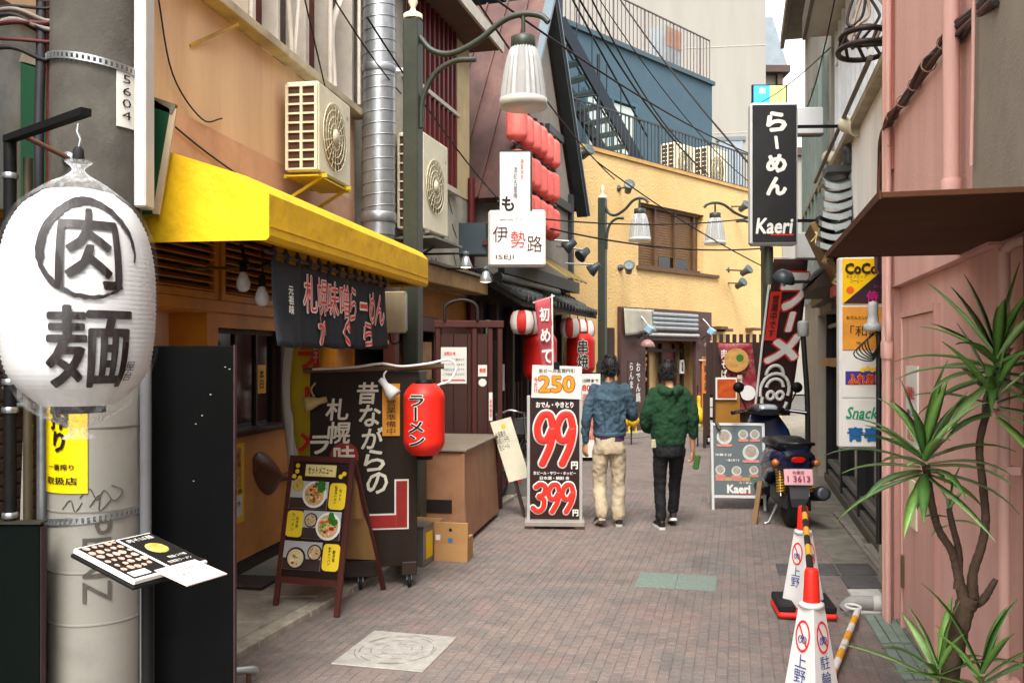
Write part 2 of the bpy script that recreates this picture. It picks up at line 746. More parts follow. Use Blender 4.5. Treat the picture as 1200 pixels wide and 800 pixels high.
# carved slab set into the street
cs = fslab(su - slab_hw, su + slab_hw, sv - slab_hd, sv + slab_hd, 0.0, .008).build(
    'carved_slab', mat('pale_granite', '96928a', .8, .25, 14, .3, 90, space='World', dirt=.4, dcol='857f78'), bev=.003)
tag(cs, 'pale carved square stone slab with flower rings set in the brick street', 'paving slab')
GRV = mat('groove_grey', '746e66', .9, .2, 20, 0)  # darker grey of the flat arcs that draw the carving
mb = MB()


def groove(a0, a1, r0, wd):
    n = 8
    for k in range(n):
        A, B = a0 + (a1 - a0) * k / n, a0 + (a1 - a0) * (k + 1) / n
        q = []
        for (aa, rr) in ((A, r0), (B, r0), (B, r0 + wd), (A, r0 + wd)):
            q.append(fo + fx * (su + rr * math.cos(aa)) + fy * (sv + rr * math.sin(aa) * 1.12) + Vector((0, 0, .0095)))
        mb.add(q, [(0, 1, 2, 3)])


for k in range(8):
    a = k * math.pi / 4 + .2
    groove(a - .25, a + .25, .21, .009)
    groove(a - .05, a + .38, .145, .007)
    groove(a - .012, a + .012, .05, .075)
for k in range(5):
    a = k * math.pi * .4
    groove(a - .4, a + .3, .24 if k % 2 else .225, .006)
    groove(a, a + .7, .085, .006)
mb.build('carving', GRV, cs)

# left pavement with kerb stones
wallx = lambda d: -2.53 + .158 * (d - 4.6)
CONC = mat('worn_concrete', '8b8478', .85, .25, 5, .4, 60, space='World', dirt=.7, dcol='4b4238', dscale=2.2)
mb = MB()
a = [(-6, .5), (kerbX(.5) - .12, .5), (kerbX(18) - .12, 18), (-6, 18)]
mb.add([(x, y, .035) for x, y in a] + [(x, y, -.03) for x, y in a], [(0, 1, 2, 3), (1, 0, 4, 5), (2, 1, 5, 6)])
sw = mb.build('left_pavement', CONC)
tag(sw, kind='structure')
d = 3.6
while d < 14:
    d2 = d + .62
    p = [(kerbX(d) - .115, d), (kerbX(d) - .005, d), (kerbX(d2 - .02) - .005, d2 - .02), (kerbX(d2 - .02) - .115, d2 - .02)]
    MB().hexa([(x, y, -.02) for x, y in p] + [(x, y, .042) for x, y in p]).build('kerb_stone', mat('kerb_concrete', '9b9385', .85, .35, 9, .5, 60, space='World', dirt=.85, dcol='57503f', dscale=5), sw, bev=.006)
    d = d2
# paving slabs between kerb and shop
for k in range(4):
    for r_ in range(1):
        d = 5.2 + k * .62
        x0, x1 = kerbX(d) - .62, kerbX(d) - .14
        x2, x3 = kerbX(d + .58) - .62, kerbX(d + .58) - .14
        MB().hexa([(x0, d, .03), (x1, d, .03), (x3, d + .58, .03), (x2, d + .58, .03), (x0, d, .043), (x1, d, .043), (x3, d + .58, .043), (x2, d + .58, .043)]).build('paving_slab', CONC, sw, bev=.004)
q = gp(308, 681)
MB().box((q.x, q.y, .047), (.3, .26, .012), Matrix.Rotation(R(-14), 3, 'Z')).build('paving_tile', GT, sw, bev=.003)

# right edge: gutter strip, covers and apron
rwx = lambda d: 2.55 + .2493 * (d - 6.1)
mb = MB()
a = [(gutX(.5), .5), (9, .5), (12, 26), (gutX(26), 26)]
mb.add([(x, y, .002) for x, y in a], [(0, 1, 2, 3)])
gut = mb.build('right_gutter', mat('gutter_concrete', '7d776b', .9, .3, 5, .5, 50, space='World', dirt=.7, dcol='464036', dscale=3))
tag(gut, kind='structure')


def rslab(d0, d1, o0, o1, z1, name, m, bev=.004):
    p = [(gutX(d0) + o0, d0), (gutX(d0) + o1, d0), (gutX(d1) + o1, d1), (gutX(d1) + o0, d1)]
    return MB().hexa([(x, y, -.01) for x, y in p] + [(x, y, z1) for x, y in p]).build(name, m, gut, bev=bev)


PLATE = mat('green_steel_plate', '6f8074', .6, .25, 10, .3, 40, space='World', dirt=.5, dcol='5a5046')
for d0 in (4.25, 4.88, 5.5):
    for k in range(5):
        rslab(d0, d0 + .58, -.02 + k * .064, .038 + k * .064, .012 + .004 * (k % 2), 'cover_slat', PLATE, .003)
rslab(6.15, 6.75, -.03, .2, .012, 'cover_slab', mat('pale_cover', 'b3b0a8', .8, .2, 10, .2, space='World'))
DSL = mat('dark_cover', '4d4b49', .7, .3, 12, .3, space='World')
for d0, o0, o1 in ((7.2, -.5, -.02), (7.2, 0, .28), (6.8, -.02, .25)):
    rslab(d0, d0 + (.38 if d0 > 7 else .36), o0, o1, .012, 'cover_slab', DSL)
rslab(6.9, 8.2, .34, .75, .05, 'apron', mat('apron_concrete', '8d877e', .85, .15, 14, .3, space='World'))
for k in range(9):
    rslab(4.4 + k * .62, 4.99 + k * .62, .31, .335 + .03, .03, 'edging_stone', CONC)

q = gp(932, 694)
ic = tag(MB().box((q.x, q.y, .006), (.1, .24, .012), Matrix.Rotation(R(-12), 3, 'Z')).build('inspection_cover', mat('cover_brown', '6d665c', .7, .25, 20, .3, space='World'), bev=.003), 'small brown inspection cover set in the brick beside the rear cone', 'cover')
mb = MB()
for (dx, dy, wx, wy) in ((-.055, 0, .008, .26), (.055, 0, .008, .26), (0, -.126, .118, .008), (0, .126, .118, .008)):
    v_ = Matrix.Rotation(R(-12), 3, 'Z') @ Vector((dx, dy, 0))
    mb.box((q.x + v_.x, q.y + v_.y, .007), (wx, wy, .016), Matrix.Rotation(R(-12), 3, 'Z'))
mb.build('frame', mat('cover_edge', '3a3632', .6, .2), ic)
# ================================================================ LEFT: RAMEN SHOP (A)
OCHRE = mat('ochre_paint', 'c98426', .5, .15, 4, .15, 60, dirt=.45, dcol='6b3d12')
PEACH = mat('peach_stucco', 'd8b691', .85, .12, 2, .5, 120, dirt=.45, dcol='8f6038', dscale=1.1, streak=True)
PEACHD = mat('orange_stucco', 'cfa283', .85, .12, 2.5, .4, 120, dirt=.3, dcol='7d4c2c')
ORANGE = mat('orange_apron', 'c4874a', .6, .16, 3, .2, 60, dirt=.4, dcol='5c3818')
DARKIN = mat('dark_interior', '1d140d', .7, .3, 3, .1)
A0 = (-2.53, 4.6, 0)
shop = thing('ramen_shop', 'ochre and peach ramen shop front with louvres behind the yellow awning', 'building', A0, -9)
mb = MB()
mb.bx(-.3, 0, -2.5, 1.3, 0, 3.0).bx(-.3, 0, 1.3, 2.03, 2.05, 3.0).bx(-.3, 0, 2.03, 2.2, .04, 3.0).bx(-.3, 0, 2.2, 3.4, 1.95, 3.0)
mb.bx(-.3, 0, 3.4, 5.3, 2.2, 3.0).bx(-.3, 0, 4.7, 5.3, 0, 2.2)
mb.build('wall', OCHRE, shop)
MB().bx(-.3, .03, 2.2, 3.62, .14, 1.12).build('apron_wall', ORANGE, shop, bev=.012)
MB().bx(-.3, .012, 2.2, 4.7, .0, .14).build('plinth', mat('plinth', '3a322b', .8, .2, 6, .3), shop)
MB().bx(-.3, .004, -2.5, 5.3, 3.0, 3.4).build('wall_band', PEACHD, shop)
MB().bx(-.3, .0, -2.5, 5.3, 3.4, 4.28).build('upper_wall', PEACH, shop)
MB().bx(-6, -.3, -2.5, 5.3, 0, 7.2).build('side_wall', PEACH, shop)
MB().bx(-.55, -.5, 1.2, 2.15, 0, 2.1).build('door', mat('brown_door', '3d2712', .4, .25, 4, .1, streak=True), shop)
mb = MB()
mb.bx(-.49, -.46, 1.32, 1.62, .1, 2.0).bx(-.49, -.46, 1.66, 1.98, .1, 1.2)
mb.builds('door_panel', mat('brown_door_panel', '5a3c16', .45, .2, 4, .1), shop)
MB().bx(-.32, -.02, 3.4, 3.62, .14, 2.2).build('post', DWOOD, shop, bev=.01)
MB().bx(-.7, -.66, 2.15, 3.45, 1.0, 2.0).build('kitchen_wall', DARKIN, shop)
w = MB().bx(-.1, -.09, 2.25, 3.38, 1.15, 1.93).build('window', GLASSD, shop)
mb = MB()
for y in (2.21, 2.62, 3.0, 3.36):
    mb.bx(-.11, -.07, y, y + .035, 1.12, 1.95)
mb.bx(-.108, -.072, 2.2, 3.4, 1.12, 1.15).bx(-.108, -.072, 2.2, 3.4, 1.91, 1.945)
mb.build('frame', DWOOD, w)
MB().bx(-.12, .1, 2.15, 3.66, 1.12, 1.16).build('counter_ledge', DWOOD, shop, bev=.006)
# pale lintel and louvres
MB().bx(0, .03, 1.2, 5.3, 2.06, 2.15).build('lintel', OCHRE, shop, bev=.006)
SLAT = mat('ochre_slat', 'c98426', .5, .15, 6, .1, dirt=.3, dcol='60380f')
for (y0, y1) in ((1.02, 2.05), (2.22, 3.22), (3.36, 4.3)):
    mb = MB()
    mb.bx(.002, .05, y0 - .06, y0, 2.15, 2.72).bx(.002, .05, y1, y1 + .06, 2.15, 2.72).bx(.002, .049, y0, y1, 2.15, 2.2)
    lf = mb.build('louvre', SLAT, shop, bev=.004)
    MB().bx(.001, .004, y0, y1, 2.2, 2.72).build('backing', DARKIN, lf)
    sm = MB().box((0, (y0 + y1) / 2, 0), (.055, y1 - y0, .008), Matrix.Rotation(R(38), 3, 'Y')).mesh('slat')
    sm.materials.append(SLAT)
    for k in range(9):
        inst(sm, 'slat', lf, (.03, 0, 2.225 + k * .055))
# dark siding beyond the pole on the far left
SID = mat('dark_siding', '3b2a20', .7, .25, 6, .2, streak=True)
sm = MB().bx(0, .03, -2.4, .95, 0, .062).mesh('siding_board', .006)
sm.materials.append(SID)
for k in range(33):
    inst(sm, 'siding_board', shop, (.004, 0, .12 + k * .07))
MB().bx(.002, .05, -2.4, .62, 2.46, 3.42).build('metal_panel', mat('peeling_grey_panel', '8d8f8c', .6, .25, 4, .2, dirt=.9, dcol='5c6062', dscale=2.6), shop, bev=.004)
MB().bx(.002, .09, -2.4, .62, 3.43, 3.47).build('panel_flashing', mat('rusty_flashing', '4a3022', .8, .4, 12, .3), shop)
# ledge with mould, upper windows
MB().bx(0, .13, -2.5, 5.32, 4.28, 4.36).build('ledge', mat('mouldy_ledge', 'b7a98c', .85, .35, 8, .4, dirt=.8, dcol='4a4331', dscale=4), shop, bev=.008)
WF = mat('white_frame', 'c9bfb0', .5, .1, 8, .05, dirt=.4, dcol='7f7262')
MB().bx(-.3, -.02, -2.5, 2.75, 4.36, 7.2).build('upper_wall', mat('pale_stucco', 'cdbfa8', .85, .1, 2, .4, 120, dirt=.2), shop)
for (y0, y1) in ((2.85, 3.9), (4.0, 5.22)):
    w = MB().bx(-.2, -.19, y0, y1, 4.36, 7.0).build('window', mat('upper_glass', '3d322c', .15, .3, 1.5, 0), shop)
    mb = MB()
    mb.bx(-.2, .0, y0 - .07, y0, 4.361, 7.0).bx(-.2, .0, y1, y1 + .07, 4.361, 7.0)
    mb.bx(-.18, -.03, (y0 + y1) / 2 - .03, (y0 + y1) / 2 + .03, 4.36, 7.0)
    mb.build('frame', WF, w, bev=.006)
    MB().bx(-.17, -.16, y0 + .08, (y0 + y1) / 2 - .08, 4.6, 6.9).build('curtain', mat('brown_curtain', '5b2f25', .9, .3, 5, .2, streak=True), w)
mb = MB()
mb.tube([(.05, 3.1, 6.4), (.06, 3.45, 4.4)], .022).tube([(.05, 3.9, 6.4), (.06, 3.5, 4.4)], .022)
mb.tube(cr([(.04, 4.62, 6.2), (.08, 4.72, 5.5), (.02, 4.55, 5.0), (.06, 4.5, 4.4)]), .035)
mb.tube([(.05, 4.42, 4.36), (.05, 4.42, 6.2)], .026)
mb.builds('drain_pipe', WF, shop)
MB().tube(cr([(.1, 5.15, 4.4), (.1, 5.15, 5.2), (.11, 5.16, 6.5)]), .02).build('drain_pipe', WF, shop)
mb = MB()
mb.beam((0, 1.78, 3.9), (.1, 2.32, 4.24), .018, .022)
mb.build('bracket', mat('rusty_yellow', 'b58a2e', .6, .3, 10, .2, dirt=.5), shop)
mb = MB()
mb.tube(cr([(.02, 1.33, 4.1), (.03, 1.5, 3.62), (.03, 1.9, 3.42), (.03, 2.2, 3.5)]), .006)
mb.tube(cr([(.02, 1.1, 3.37), (.02, 2.0, 3.2), (.02, 3.1, 3.08), (.02, 3.6, 3.1)]), .007)
mb.builds('loose_wire', WIRE, shop)
# wooden slab relief, posters
mb = MB()
rs = []
for k in range(29):
    t = k / 28
    yy = 2.72 + t * 1.0
    hh = max(.05 + .018 * math.sin(t * 8), .17 * math.sqrt(max(0, 1 - ((t - .24) / .255) ** 2)))
    zc = .86 - .1 * math.sin(t * 3) - t * .12
    rs.append([Vector((.032 + (.05 if 1 < q < 5 else .03) * math.sin(math.pi * q / 8), yy, zc + hh * math.cos(math.pi * q / 8))) for q in range(9)] +
              [Vector((.031, yy, zc - hh)), Vector((.031, yy, zc + hh))])
mb.loft(rs)
mb.build('wood_slab', mat('polished_wood', '5a3520', .35, .35, 7, .1, streak=True), shop)
FOODO = mat('food_print', 'b98b4e', .4, .55, 28, 0, dirt=.8, dcol='7a2d17', dscale=17)
YEL = mat('yellow_print', 'e0b820', .5, .06, 8, 0)
p = MB().bx(.031, .036, 2.24, 2.56, .45, 1.06).build('poster', YEL, shop)
MB().bx(.036, .0385, 2.3, 2.5, .72, 1.03).build('photo', FOODO, p)
MB().bx(.036, .0385, 2.26, 2.52, .5, .66).build('slip', PAPER, p)
txt(p, '営業中', INK, (.037, 2.4, .69), .22, .05, rz=90, th=.002)
txt(p, 'みそ\nらーめん', INK, (.039, 2.45, .94), .09, .12, rz=90, th=.002)
txt(p, '月火水', INK, (.039, 2.4, .6), .18, .045, rz=90, th=.002)
po = MB().bx(-.085, -.082, 3.05, 3.22, 1.42, 1.66).build('window_notice', mat('orange_paper', 'd89a3c', .7, .06), shop)
txt(po, '本日', INK, (-.081, 3.135, 1.54), .1, .16, rz=90, vert=True, th=.001)

# ---------------------------------------------------------------- yellow awning
FAB = mat('yellow_awning_cloth', 'dcae08', .65, .1, 2.2, .6, 6, dirt=.4, dcol='a8860f', dscale=3.2, bdist=.03)
aw = thing('awning', 'bright yellow fabric awning over the ramen shop front', 'awning', A0, -9)
ya, yb, xf = .05, 3.15, 1.36
mb = MB()
prof = [(0.02, 3.02), (1.24, 2.62), (1.31, 2.585), (xf, 2.53), (xf, 2.33), (1.345, 2.305), (1.30, 2.305)]
th = .015
inner = [(x - th, z - th * .8) for x, z in prof[:5]] + [(1.33, 2.32), (1.30, 2.32)]
for i in range(len(prof) - 1):
    (x0, z0), (x1, z1) = prof[i], prof[i + 1]
    (u0, w0), (u1, w1) = inner[i], inner[i + 1]
    mb.hexa([(u0, ya, w0), (u0, yb, w0), (u1, yb, w1), (u1, ya, w1), (x0, ya, z0), (x0, yb, z0), (x1, yb, z1), (x1, ya, z1)])
mb.build('canopy', FAB, aw, weld=False)
for y in (ya - .006, yb + .006):
    MB().prism([(.02, 3.02), (1.24, 2.62), (1.31, 2.585), (xf, 2.53), (xf, 2.32), (1.345, 2.305), (.02, 2.305)], y - .006, y + .006).build('cheek', FAB, aw)
mb = MB()
mb.beam((xf + .002, ya, 2.375), (xf + .002, yb, 2.375), .004, .006)
mb.build('stitched_seam', FAB, aw)
FRM = mat('awning_frame', '6c5c12', .5, .2, 6, 0)
mb = MB()
mb.tube([(1.3, ya, 2.33), (1.3, yb, 2.33)], .013).tube([(.03, ya + .02, 2.33), (1.3, ya + .02, 2.33)], .012).tube([(.03, yb - .02, 2.33), (1.3, yb - .02, 2.33)], .012)
mb.tube([(.03, 1.6, 2.9), (1.3, 1.6, 2.45)], .012).tube([(.03, 1.6, 2.33), (1.3, 1.6, 2.33)], .012)
mb.build('frame', FRM, aw)
# noren curtain on a rod under the awning edge
NOR = mat('charcoal_cloth', '22262a', .9, .12, 4, .2, 250, dirt=.2, dcol='3c3d3b')
nr = thing('noren_curtain', 'black split cloth curtain with red white lettering under the yellow awning', 'curtain', A0, -9)
nx, ny0, ny1, nz1 = 1.27, .27, 2.24, 2.235
MB().tube(sag((nx, ny0 - .06, 2.27), (nx, ny1 + .1, 2.265), .008), .012).build('rod', DWOOD, nr)
lp = MB()
for k in range(13):
    y = ny0 + .02 + (ny1 - ny0 - .04) * k / 12
    lp.tube([(nx, y - .012, 2.295), (nx + .012, y, 2.27), (nx, y + .012, 2.235)], .014, 6)
    lp.tube([(nx, y, 2.27), (nx - .01, y + .02, 2.31)], .007, 5)
lp.builds('loop', WIRE, nr)
npan = 5
pw = (ny1 - ny0) / npan
for k in range(npan):
    def cl(u, v, k=k):
        y = ny0 + (k + u) * pw + .004
        fold = .018 * math.sin((k + u) * 5.3) * v + .01 * math.sin((k + u) * 17 + k) * v ** 2
        fl = .03 * v * v if k == 0 else 0
        yy = ny0 + (k + (u - .5) * (1 - .05 * max(0, v - .5)) + .5) * pw
        return Vector((nx + fold + fl, yy, nz1 - .44 * v - .012 * math.sin(u * 3.1) * v))
    MB().grid(cl, 10, 12).build('cloth_panel', NOR, nr, solid=.003)


def nwarp(p):
    u = (p.y - ny0) / pw
    v = (nz1 - p.z) / .44
    k = int(u)
    return Vector((p.x + .018 * math.sin(u * 5.3) * v + .01 * math.sin(u * 17 + k) * v ** 2, p.y, p.z))


PINKI = mat('red_cloth_print', 'c93a36', .8, .1, 10, 0)
for k, ch in enumerate('札幌味噌らーめん'):
    ty = ny0 + .5 + k * .19
    txt(nr, ch, PINKI, (nx + .009, ty, nz1 - .145 - .004 * k), .17 if ch not in 'ーら' else .13, .21 if ch not in 'ー' else .04, rz=90, off=.008, out=WINK, outoff=.032, warp=nwarp)
for ch, yy in (('か', .68), ('ぐ', 1.1), ('ら', 1.52)):
    txt(nr, ch, PINKI, (nx + .009, ny0 + yy, nz1 - .35), .19, .16, rz=90, off=.02, out=WINK, outoff=.035, warp=nwarp)
txt(nr, '元祖味', WINK, (nx + .03, ny0 + .16, nz1 - .2), .07, .15, rz=90, vert=True, warp=nwarp)
# bulbs under the awning
BULB = mat('frosted_bulb', 'd9d5cf', .25, .05, 8, 0)
for i, (px, py, lab) in enumerate(((285, 328, 'frosted light bulb under the awning, the one farther from the black curtain'), (307, 345, 'frosted light bulb under the awning, the one nearer the black curtain'))):
    p = at(px, py, 5.3)
    b = thing('hanging_bulb', lab, 'light bulb', (p.x, p.y, p.z), 0, 'bulbs under the awning')
    MB().lathe([(0.0, -.07), (.02, -.067), (.036, -.05), (.042, -.025), (.036, .005), (.024, .03), (.018, .045)], 16).build('bulb', BULB, b)
    MB().lathe([(.02, .045), (.023, .055), (.021, .1), (.008, .115)], 12).build('socket', RUBBER, b)
    MB().tube(cr([(0, 0, .11), (.005, 0, .16), (0, 0, 2.36 - p.z)]), .005).build('flex', WIRE, b)
o = tag(MB().tube(cr([at(283, 287, 5.3), at(287, 303, 5.25), at(300, 313, 5.3), at(312, 309, 5.35), at(320, 312, 5.5), at(335, 322, 5.9)]), .009).build('lamp_cable', WIRE), 'black cable drooping between the bulbs under the awning', 'cable')

# ---------------------------------------------------------------- air conditioner
FANM = mat('ac_cream', 'd6cdb0', .45, .07, 5, .03, dirt=.3, dcol='9a8a60')
DARKV = mat('vent_dark', '4a2f22', .8, .2, 9, 0)


def ac_unit(label, loc, rz, L, D, Hh, yellow=False, rows=9, nm='air_conditioner'):
    t = thing(nm, label, 'air conditioner', loc, rz, 'outdoor air conditioner units')
    MB().bx(0, D, 0, L, .03, Hh).build('casing', FANM, t, bev=.015)
    MB().bx(.03, D - .03, -.004, .004, .06, Hh - .05).build('coil', DARKV, t)
    mb = MB()
    for k in range(3):
        x = .02 + k * (D - .04) / 2
        mb.bx(x - .012, x + .012, -.02, -.003, .05, Hh - .03)
    for k in range(rows + 1):
        z = .05 + k * (Hh - .09) / rows
        mb.bx(.01, D - .01, -.019, -.004, z - .008, z + .008)
    mb.build('side_grille', FANM, t)
    fr = MB()
    ce = Vector((D + .012, L * .46, Hh * .5))
    rr = min(L * .36, Hh * .42)
    for q in (1, .8, .6, .4):
        fr.tube([ce + Vector((.0, rr * q * math.cos(a * math.pi / 16), rr * q * math.sin(a * math.pi / 16))) for a in range(33)], .005, 5, False)
    for a in range(20):
        an = a * math.pi / 10
        fr.tube([ce + Vector((0, .06 * math.cos(an), .06 * math.sin(an))), ce + Vector((0, rr * math.cos(an), rr * math.sin(an)))], .0035, 4, False)
    Mx = Matrix.Rotation(R(90), 3, 'Y')
    fr.lathe([(.0, .0), (.07, .0), (.07, .012), (.0, .014)], 16, ce, Mx)
    fr.build('fan_guard', FANM, t)
    MB().lathe([(0, 0), (rr * .99, 0), (rr * .99, .004), (0, .004)], 28, (D - .001, L * .46, Hh * .5), Mx).build('fan_opening', mat('fan_shadow', '8f8466', .7, .2, 8, 0), t)
    txt(t, 'G', INK, (D + .002, L * .88, Hh * .82), .03, .03, rz=90, th=.002)
    bm_ = mat('yellow_bracket', 'c9ae22', .5, .1) if yellow else mat('steel_bracket', '7a756c', .5, .2, dirt=.5)
    mb = MB()
    for y in (.1, L - .1):
        mb.beam((-.05, y, .01), (D + .04, y, .01), .03, .035).beam((-.04, y, -.2), (D, y, 0), .02, .025)
    mb.bx(.0, D, -.01, L + .01, -.012, .0) if yellow else None
    mb.builds('bracket', bm_, t)
    return t


def loc_of(base, rz, p):
    return Vector(base) + Matrix.Rotation(R(rz), 3, 'Z') @ Vector(p)


ac_unit('cream air conditioner on a yellow bracket above the awning', loc_of(A0, -9, (.08, 3.25, 3.28)), -9, .82, .3, .8, True)
# beige meter box under the awning end
vb = thing('meter_box', 'beige metal box hung beside the lamp post below the awning', 'box', at(448, 390, 7.9), -9)
MB().bx(0, .2, 0, .28, 0, .36).build('casing', mat('beige_metal', 'a89a7c', .5, .12, 5, .05, dirt=.3), vb, bev=.008)
MB().bx(.201, .206, .02, .26, .02, .34).build('cover', mat('pale_metal', 'c2c6c4', .4, .08), vb)
MB().tube(cr([(.05, .05, 0), (.06, .1, -.09), (.12, .15, -.07), (.15, .2, 0)]), .007).build('flex', WIRE, vb)
# counter shelf and paper lamp beyond the doorway
MB().bx(.02, .4, 4.75, 5.25, 1.86, 1.9).build('shelf', mat('pine_shelf', 'b57f3d', .5, .15, 5, .05), shop)
# galvanised spiral duct
p = at(444, 262, 9.75)
du = thing('spiral_duct', 'galvanised spiral exhaust duct rising between the two shop buildings', 'duct', (p.x, p.y, 0))
MB().lathe([(.175, 3.02), (.175, 8.5)], 24).build('pipe', STEEL, du)
mb = MB()
z = 3.1
while z < 8.4:
    mb.tube([(.176 * math.cos(a * math.pi / 12), .176 * math.sin(a * math.pi / 12), z + .125 * a / 24) for a in range(25)], .007, 5, False)
    z += .125
mb.build('seam', STEEL, du)
mb = MB().lathe([(.183, 3.15), (.19, 3.16), (.19, 3.25), (.183, 3.26)], 24).lathe([(.183, 4.75), (.187, 4.76), (.187, 4.82), (.183, 4.83)], 24)
mb.bx(.15, .35, -.02, .02, 4.77, 4.81)
mb.builds('collar', STEEL, du)
mb = MB().lathe([(.16, 2.7), (.16, 3.05)], 20)
mb.tube([(0, 0, 2.75), (0, .3, 2.6), (0, .7, 2.5)], .16, 16)
mb.build('elbow', STEEL, du)

# ================================================================ BUILDING B: grey cracked house with red window bars
B0, BA = (-1.32, 10.1, 0), -14.8
hb = thing('narrow_house', 'narrow cracked grey house with dark red window bars beside the spiral duct', 'building', B0, BA)
GREYW = mat('cracked_plaster', 'a7a294', .9, .15, 3, .5, 90, dirt=.75, dcol='6b6557', dscale=2.2)
MB().bx(-4, 0, 0, 2.8, 2.55, 8).build('wall', GREYW, hb)
MB().bx(-.012, .012, 2.12, 2.78, 3.9, 6).build('wall_strip', mat('cream_plaster', 'c4b489', .85, .12, 3, .3, dirt=.4, dcol='7d6d48'), hb)
MB().bx(.002, .02, .3, 2.1, 3.95, 6.0).build('window', mat('bar_backing', '6d5d55', .4, .3, 3, 0), hb)
sm = MB().bx(0, .05, 0, .06, 3.9, 6.05).mesh('window_bar', .006)
sm.materials.append(mat('red_brown_paint', '5d201f', .5, .15, 6, .05))
for k in range(11):
    inst(sm, 'window_bar', hb, (.022, .3 + k * .17, 0))
mb = MB()
mb.bx(.0, .085, .25, 2.16, 3.86, 3.93).bx(.0, .085, .25, 2.16, 4.9, 4.95)
mb.builds('window_rail', mat('pale_rail', 'b7b0a0', .5, .1), hb)
mb = MB().bx(-4.2, .45, -.3, 2.85, 6.0, 6.1)
mb.build('soffit', mat('dark_soffit', '5a4638', .8, .15, 4, .2), hb)
MB().bx(.452, .49, -.3, 2.88, 5.97, 6.13).build('fascia', mat('pale_fascia', 'b9b2a2', .6, .15, 5, .1, dirt=.4), hb)
CRK = mat('crack_dark', '5c564a', .9, .1, 5, 0)
mb = MB()
for k in range(16):
    y = rnd.uniform(.7, 2.6)
    z = rnd.uniform(2.75, 3.8)
    q = [(.003, y + rnd.uniform(-.02, .02) + .05 * i, z - .06 * i + rnd.uniform(-.015, .015)) for i in range(rnd.randint(2, 4))]
    mb.tube(q, .007, 5)
mb.builds('crack', CRK, hb)
# lower canopy and wooden ground floor
MB().bx(-.1, .3, .3, 2.72, 2.57, 2.78).build('canopy_fascia', mat('tan_fascia', '9a7a4c', .7, .2, 4, .2, dirt=.6, dcol='5a4630'), hb, bev=.01)
MB().bx(-.1, .34, .3, 2.74, 2.785, 2.82).build('canopy_top', mat('lead_flashing', '75705f', .7, .3, 8, .4), hb)
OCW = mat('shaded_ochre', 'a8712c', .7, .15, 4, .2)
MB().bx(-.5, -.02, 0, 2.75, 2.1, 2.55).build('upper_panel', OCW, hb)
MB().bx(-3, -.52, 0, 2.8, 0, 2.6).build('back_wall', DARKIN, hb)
MB().bx(-.06, .1, .2, 1.25, 2.02, 2.2).build('beam', RWOOD, hb, bev=.01)
for (y0, y1) in ((.0, .14), (.55, .68), (1.28, 1.42), (2.62, 2.75)):
    MB().bx(-.12, .02, y0, y1, 0, 2.1).build('post', RWOOD, hb, bev=.008)
GATE = mat('gate_wood', '3a1f19', .5, .25, 4, .1, streak=True, dirt=.3, dcol='1e110d')
for k, (y0, y1) in enumerate(((1.43, 1.82), (1.83, 2.22), (2.23, 2.61))):
    dr = MB().bx(.03, .07, y0, y1, .05, 2.0).build('door_panel', GATE, hb, bev=.006)
    MB().bx(.071, .08, y0 + .03, y0 + .08, .08, 1.97).build('stile', RWOOD, dr)
    MB().bx(.071, .08, y0 + .09, y1 - .03, 1.85, 1.95).build('rail', RWOOD, dr)
MB().bx(.02, .1, 1.35, 2.7, 2.0, 2.1).build('door_head', RWOOD, hb, bev=.008)
MB().tube([(.06, 2.72, 0), (.06, 2.72, 4.2)], .05, 12).build('downpipe', mat('maroon_pipe', '5b1d1c', .4, .15), hb)
MB().bx(-.3, .02, .72, 1.2, .9, 1.9).build('poster_case', mat('tan_poster', 'a98458', .6, .3, 6, 0, dirt=.5, dcol='5b3a22'), hb)
q = at(552, 415, 10.3)
wsn = thing('wooden_screen', 'dark red brown wooden screen carrying a printed notice behind the bin', 'screen', (q.x, q.y, 0), 6)
for k, (x0, x1) in enumerate(((-.36, -.2), (-.197, -.04), (-.037, .0), (.07, .19))):
    MB().bx(x0, x1, .0, .03, .06, 1.98).build('plank', GATE, wsn, bev=.005)
for x in (-.4, .01, .19, .3):
    MB().bx(x, x + .055, -.03, .05, 0, 2.05).build('post', RWOOD, wsn, bev=.006)
MB().bx(-.42, .37, -.045, .06, 2.051, 2.13).build('head_rail', RWOOD, wsn, bev=.006)
MB().bx(.245, .3, .02, .03, .4, 1.9).build('pane', GLASSD, wsn)
MB().tube(cr([(-.3, -.05, 2.13), (-.28, -.05, 2.3), (-.1, -.05, 2.36), (.05, -.05, 2.3), (.07, -.05, 2.13)]), .02, 8).build('cable_loop', WIRE, wsn)
nt = MB().bx(-.34, -.05, -.006, -.001, 1.42, 1.83).build('notice', PAPER, wsn)
txt(nt, 'お知らせ', RINK, (-.24, -.007, 1.76), .13, .045)
for k, (t_, m_) in enumerate((('営業時間のご案内です', INK), ('テイクアウト出来ます', mat('leaf_ink', '2c6a1c', .6)), ('月曜日は定休日です', mat('blue_ink', '2c4a7c', .6, .1)), ('ご予約承ります三三', INK))):
    txt(nt, t_, m_, (-.195, -.007, 1.69 - k * .055), .24, .028, off=0)
MB().bx(-.32, -.07, -.0085, -.006, 1.45, 1.465).build('notice_rule', RINK, nt)
n2 = MB().bx(.08, .18, -.006, -.001, 1.5, 1.63).build('notice', PAPER, wsn)
txt(n2, '禁煙', RINK, (.13, -.007, 1.57), .07, .05)
disc(MB(), (.13, -.001, 1.43), .045, 16).build('round_sticker', PAPER, wsn)
n4 = MB().bx(.2, .24, -.036, -.031, 1.0, 1.32).build('strip_notice', PAPER, wsn)
txt(n4, '年中無休', RINK, (.22, -.037, 1.14), .028, .2, vert=True)
